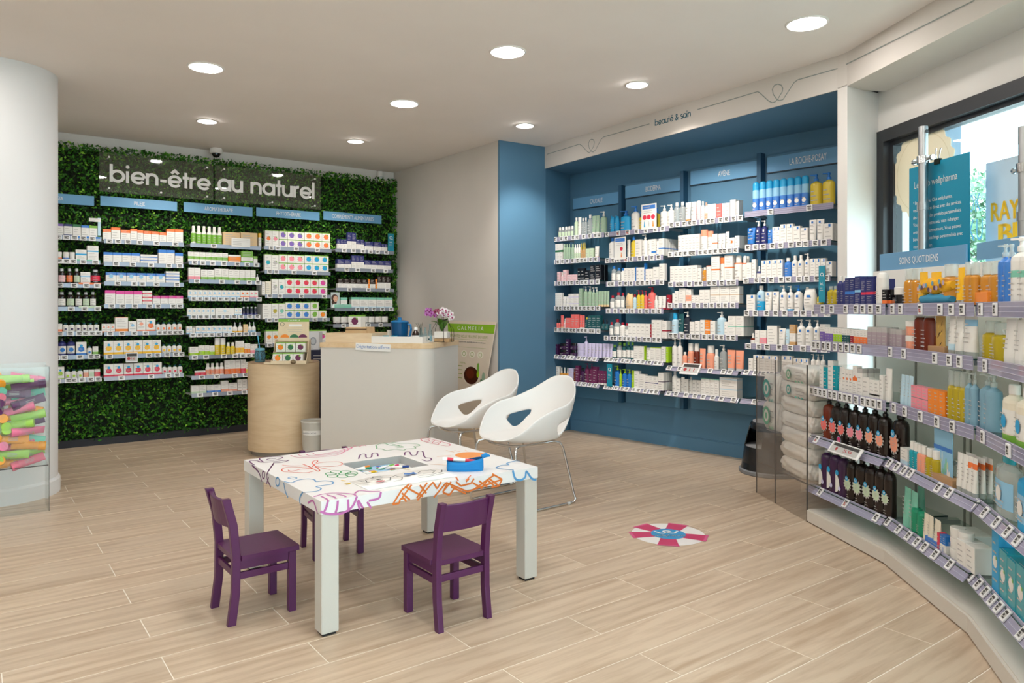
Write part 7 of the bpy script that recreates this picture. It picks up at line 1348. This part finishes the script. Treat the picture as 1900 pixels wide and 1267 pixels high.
fms = {'p': flower('c77fc4', 'b96ab6', '8c2a72'), 'r': flower('b0567f', '8f2d4c', '6b1434'), 'w': flower('f3eef0', 'eadfe6', 'a32a63')}
rr = random.Random(12)
fl_ = [('p', -.155, .29), ('p', -.135, .305), ('p', -.12, .285), ('p', -.145, .265), ('p', -.105, .30), ('p', -.118, .255), ('p', -.095, .27), ('r', -.075, .275), ('r', -.06, .29), ('r', -.05, .265), ('p', -.062, .25), ('r', -.035, .295), ('r', -.07, .26), ('w', -.03, .275), ('w', -.01, .30), ('w', .012, .31), ('w', .03, .295), ('w', .0, .275), ('w', .025, .27), ('w', .05, .285), ('w', .045, .30), ('w', .065, .265), ('w', .085, .25), ('w', .10, .235), ('w', .095, .265), ('w', .075, .29), ('w', .055, .25), ('w', .012, .255), ('w', .082, .225)]
for c_, x, z in fl_: o = link('flower', fms[c_], t, (x + rr.uniform(-.004, .004), -.03 + rr.uniform(-.02, .015), z - .008)); o.rotation_euler = (rr.uniform(-.5, .2), rr.uniform(-.6, .6), rr.uniform(-.6, .6)); o.scale = (1.25,) * 3
t = empty('wire_terrarium', (ox, oy, CZ + .0005), fc); tag(t, 'black wire terrarium frame with a cork base round the orchid pot', 'terrarium'); m_wire = mat('black_wire', '1c1a18', rough=.4, metal=.6)
b = MB(); b.bbox(-.085, .085, -.06, .06, 0, .03, mat('cork_base', 'b6946c', rough=.9, noise=.1, nscale=60), b=.002); b.build('base', t)
hx = [(-.088, -.062), (.03, -.066), (.088, -.02), (.088, .05), (-.03, .066), (-.088, .03)]; tp_ = [(-.04, -.03), (.02, -.03), (.045, 0), (.02, .03), (-.03, .03), (-.045, 0)]
b = MB()
for i in range(6):
    p0, p1, q0_, q1_ = hx[i], hx[(i + 1) % 6], tp_[i], tp_[(i + 1) % 6]
    b.tube([(*p0, .002), (*p1, .002)], .0022, m_wire, n=5); b.tube([(*p0, .002), (*p0, .115)], .0022, m_wire, n=5); b.tube([(*p0, .115), (*q0_, .205)], .0022, m_wire, n=5); b.tube([(*q0_, .205), (*q1_, .205)], .0026, m_wire, n=5)
b.build('wire_frame', t)

# ---------------------------------------------------------------- leaning tea poster stand at the greige wall
T1 = onx(920, 597, 4.470); F1 = atz(888, 812, 0); F1.x = 4.40; wdir = Vector((0, 1, 0)); wid = .62
upv = T1 - F1; upv.y = 0; bL = upv.length; upn = Vector((upv.x, 0, upv.z)).normalized(); bn = Vector((-upn.z, 0, upn.x))       # board normal, towards the room
t = empty('leaning_poster', (F1.x, T1.y + wid / 2, 0)); tag(t, 'beige herbal tea poster stand leaning against the greige wall', 'poster stand')
O_ = Vector((F1.x, T1.y, 0)); m_po = mat('poster_beige', 'e4d5c2', rough=.55, noise=.04, nscale=5)
def bp_(a, z, off=0): return O_ + wdir * (wid - a) + upn * z + bn * off       # a from the left edge, z up the board
b = MB(); q = [bp_(-.08, .0), bp_(wid - .26, .0), bp_(wid, bL), bp_(-.34, bL)]; q2 = [p - bn * .012 for p in q]; b.add(q + q2, [(0, 1, 2, 3), (7, 6, 5, 4), (0, 4, 5, 1), (1, 5, 6, 2), (2, 6, 7, 3), (3, 7, 4, 0)], m_po); hang(b.build('board'), t)
b = MB(); m_lime = mat('poster_lime', '86b817', rough=.55); b.quad(bp_(-.32, bL - .125, .001), bp_(wid - .025, bL - .125, .001), bp_(wid - .006, bL - .032, .001), bp_(-.335, bL - .032, .001), m_lime); m_olv = mat('poster_olive', '93a23c', rough=.6)
def circ(a, z, r, m, off, n=22, ry=1): b.add([bp_(a + r * math.cos(2 * PI * k / n), z + r * ry * math.sin(2 * PI * k / n), off) for k in range(n)], [list(range(n))], m)
for x in (.04, .20, .36): circ(x, bL - .36, .062, mat('poster_badge', 'f1ead8'), .001, ry=.62); b.ribbon([bp_(x + .03 * math.cos(2 * PI * k / 12), bL - .36 + .022 * math.sin(2 * PI * k / 12), .0015) for k in range(12)], .006, m_olv, bn, closed=True)
circ(.21, bL - .60, .17, mat('cup_rim', 'efe4d4'), .001, ry=.62); circ(.20, bL - .59, .145, mat('tea_red', '4a1d12', rough=.3), .0015, ry=.66); circ(.18, bL - .575, .08, mat('tea_glow', '6b2a18', rough=.3), .002, ry=.66)
for a_, z_, m_, rx, ry in ((.33, bL - .50, 'g', .022, 2.4), (.335, bL - .57, 'l', .025, 1.4), (.44, bL - .60, 'Z', .03, 2.0), (.40, bL - .66, 'G', .02, 2.4)): circ(a_, z_, rx, pm(m_), .0025, ry=ry)
for z_ in (.205, .29): b.quad(bp_(-.28, bL - z_, .001), bp_(.46, bL - z_, .001), bp_(.46, bL - z_ + .0025, .001), bp_(-.28, bL - z_ + .0025, .001), m_olv)
for i in range(4): b.quad(bp_(-.10, bL - .50 - .045 * i, .001), bp_(.02, bL - .50 - .045 * i, .001), bp_(.02, bL - .493 - .045 * i, .001), bp_(-.10, bL - .493 - .045 * i, .001), m_olv)
pr_ = hang(b.build('print'), t)
for tx, a0, a1, z_, hh, mm in (('C A L M E L I A', -.12, .40, bL - .098, .042, m_signtxt), ('LES PLANTES VOUS VEULENT DU BIEN', -.32, .48, bL - .183, .030, m_olv), ('plantes biologiques de qualité pharmaceutique', -.28, .45, bL - .236, .015, m_txtd), ('soins,', -.04, .08, bL - .47, .028, m_olv)): hang(lettering(tx, bp_(a0, z_), bp_(a1, z_), bn, mm, height=hh, lift=.002), t)
b = MB(); b.box(F1.x - .03, F1.x + .07, T1.y + .25, T1.y + wid + .05, 0, .1, mat('stand_foot', 'dcc9ad', rough=.6)); hang(b.build('foot_box'), t)

# ---------------------------------------------------------------- kick stool
sp_ = EYE + FW * 6.28 + RT * ((1432 - 950) / F * 6.28); m_blk = mat('black_plastic', '16171a', rough=.25, spec=.5); m_tread = mat('grey_tread', '8e8f92', rough=.7, bump=.4, bscale=200)
t = empty('step_stool', (sp_.x, sp_.y, 0), face + .3); tag(t, 'black round kick stool with grey treads in front of the blue wall', 'stool')
b = MB(); b.lathe([(.262, 0), (.268, .008), (.268, .03), (.255, .038)], mat('stool_bumper', '77797c', rough=.6), n=40); b.build('bumper', t)
def shellpart(n0, n1, zb, zt, rb, rt, n=56, th=.006):
    bb = MB(); vs = []; L = n1 - n0
    for i in range(L + 1):
        a = 2 * PI * (n0 + i) / n
        for r, z in ((rb, zb), (rt, zt)): vs += [(r * math.cos(a), r * math.sin(a), z), ((r - th) * math.cos(a), (r - th) * math.sin(a), z)]
    fs = []
    for i in range(L):
        o = i * 4; fs += [(o, o + 4, o + 6, o + 2), (o + 1, o + 3, o + 7, o + 5), (o + 2, o + 6, o + 7, o + 3), (o, o + 1, o + 5, o + 4)]
    fs += [(0, 2, 3, 1), (L * 4, L * 4 + 1, L * 4 + 3, L * 4 + 2)]; bb.add(vs, fs, m_blk, True); return bb
b = MB(); b.lathe([(.252, .036), (.240, .09), (.226, .20), (.222, .225)], m_blk, n=48); b.build('lower_body', t); b = MB(); b.lathe([(.214, .225), (.214, .230)], m_tread, n=40); b.build('lower_tread', t)
for n0, n1 in ((6, 24), (33, 40), (46, 53)): shellpart(n0, n1, .225, .405, .222, .178).build('upright', t)
b = MB(); b.lathe([(.178, .375), (.176, .41), (.168, .425), (.16, .43)], m_blk, n=40); b.build('top', t); b = MB(); b.lathe([(.155, .43), (.152, .437)], m_tread, n=40); b.build('top_tread', t)

# ---------------------------------------------------------------- floor sticker
fcn = atz(1240, 991, 0); t = empty('floor_sticker', (fcn.x, fcn.y, .0006), face); tag(t, 'round white and pink lifebuoy floor sticker with a blue centre', 'sticker'); m_sw, m_sm, m_sb = mat('sticker_white', 'efecea', rough=.3), mat('sticker_magenta', 'c81e62', rough=.3), mat('sticker_blue', '1b93cf', rough=.3)
SR = .222; b = MB(); b.lathe([(SR, 0), (SR, .0008)], m_sw, n=64, smooth=False); b.build('disc', t)
for ang in (62, 128, 185, 258, 338):
    a = math.radians(ang); b = MB(); c_, s_ = math.cos(a), math.sin(a); q = lambda r, w, z=.0014: (r * c_ - w * s_, r * s_ + w * c_, z)
    b.add([q(SR * .42, -.046), q(SR * 1.0, -.062), q(SR * 1.0, .062), q(SR * .42, .046)], [(0, 1, 2, 3)], m_sm); b.add([q(SR * .98, -.066, .0016), q(SR * 1.055, -.066, .0016), q(SR * 1.055, .066, .0016), q(SR * .98, .066, .0016)], [(0, 1, 2, 3)], mat('sticker_magenta_light', 'd8538c', rough=.3)); b.build('wedge', t)
b = MB(); b.disc((0, 0, .0019), SR * .475, m_sb, nrm=(0, 0, 1), n=40); ce = b.build('centre', t)
b = MB(); b.ribbon([(-.075, .055, .0023), (-.045, .012, .0023), (-.025, .012, .0023), (0.0, .042, .0023)] + [(.0 + .022 * math.cos(math.radians(x)), .046 + .02 * math.sin(math.radians(x)), .0023) for x in (0, 45, 90, 135, 180)] + [(-.0, .03, .0023), (.02, .012, .0023), (.042, .014, .0023), (.07, .058, .0023)], .013, m_sw, (0, 0, 1)); b.build('loop_mark', ce)
l = lettering('wellpharma', (-.094, -.050, .002), (.094, -.050, .002), (0, 0, 1), m_sw, height=.040, bold=.012); l.parent = ce

# ---------------------------------------------------------------- clear bin of tubes at the left edge
BY = 5.97; bx1 = onx(91, 948, 0).x if False else ony(91, 948, BY).x; zt_ = ony(50, 682, BY).z; zb_ = ony(50, 866, BY).z; bx0 = ony(-40, 900, BY).x
m_clr = glass('clear_acrylic', 'fafbfa', haze=.012, hazecol='dfe3e2'); t = empty('acrylic_tub', ((bx0 + bx1) / 2, BY, 0)); tag(t, 'clear acrylic floor bin filled with coloured tubes before the column', 'bin')
b = MB(); b.box(bx0, bx1, BY, BY + .006, .0, zt_, m_clr); hang(b.build('front_pane'), t); b = MB(); b.box(bx1 - .004, bx1 + .002, BY - .001, BY + .26, 0, zt_, m_clr); b.box(bx1 - .001, bx1 + .002, BY - .002, BY + .001, 0, zt_, m_binedge); hang(b.build('side_pane'), t); b = MB(); b.box(bx0, bx1 - .004, BY + .2, BY + .206, zb_, zt_ + .02, m_clr); hang(b.build('rear_pane'), t); b = MB(); b.box(bx0, bx1 - .004, BY + .006, BY + .2, zb_ - .006, zb_, m_clr); b.box(bx0, bx1 - .004, BY + .0, BY + .003, zb_ - .006, zb_, m_binedge); hang(b.build('bin_floor'), t)
rr = random.Random(21); tcol = {'lime': 'a9dd5a', 'pink': 'f07aa0', 'orange': 'f2a21f', 'purple': '5b2358', 'mint': '6fcfb4', 'coral': 'e8728c'}; tnames = list(tcol)
def gum(c, L=.20, r=.028):
    b = MB(); m = mat('hand_cream_' + c, tcol[c], rough=.35); n = 12; vs = []; N = 6
    for i in range(N + 1):
        f = i / N; rx = r * (.95 + .12 * f); ry = r * max(.06, .95 * (1 - f ** 1.6)); vs += [(-L * .28 + L * .78 * f, rx * math.cos(2 * PI * k / n), ry * math.sin(2 * PI * k / n)) for k in range(n)]
    for i in range(N): b.add(vs[i * n:(i + 2) * n], [(k, (k + 1) % n, n + (k + 1) % n, n + k) for k in range(n)], m, True)
    b.add(vs[-n:], [list(range(n))], m); b.add(vs[:n], [list(range(n))[::-1]], m); me = b.mesh('cream_tube')
    b = MB(); b.lathe([(r * 1.02, -L * .5), (r * 1.08, -L * .49), (r * 1.08, -L * .28)], mat('cap_' + c, tcol[c], rough=.25), n=16, M=Matrix.Rotation(PI / 2, 4, 'Y')); cp = b.mesh('cap')
    b = MB(); 
    for q in range(3): b.quad((-.02, -.012 + q * .01, r * .97), (.035, -.012 + q * .01, r * .80), (.035, -.009 + q * .01, r * .80), (-.02, -.009 + q * .01, r * .97), m_txtl)
    return me, cp, b.mesh('print')
gm = {c: gum(c) for c in tnames}
W0, nrow = bx1 - bx0 - .012, 12; z = zb_ + .032; kk = 0
for r in range(nrow):
    for j in range(3):
        c = rr.choice(['purple', 'purple', 'orange', 'pink', 'pink', 'lime', 'lime', 'orange', 'mint', 'coral']); xw = bx0 + .085 + (W0 - .15) * (j + .5) / 3 + rr.uniform(-.02, .02); end = (kk % 3 == 0)
        a = (PI / 2 + rr.uniform(-.25, .25)) if end else rr.choice((0, PI)) + rr.uniform(-.25, .25)
        if end: xw = min(max(xw, bx0 + .035), bx1 - .04); y = BY + .10
        else: xw = min(max(xw, bx0 + .105), bx1 - .115); y = BY + .04 + (kk % 2) * .035
        o = link('cream_tube', gm[c][0], None, (xw, y, z + rr.uniform(-.004, .004)), a); o.rotation_euler = (PI / 2 + rr.uniform(-.7, .7), rr.uniform(-.30, .30), a); link('cap', gm[c][1], o); link('print', gm[c][2], o)
        tag(o, f'{c} hand cream tube, {ordw(r + 1)} layer from the bottom, {("left", "middle", "right")[j]} of the clear bin', 'tube', 'hand cream tubes in the clear bin'); kk += 1
    z += (zt_ - zb_ - .06) / nrow
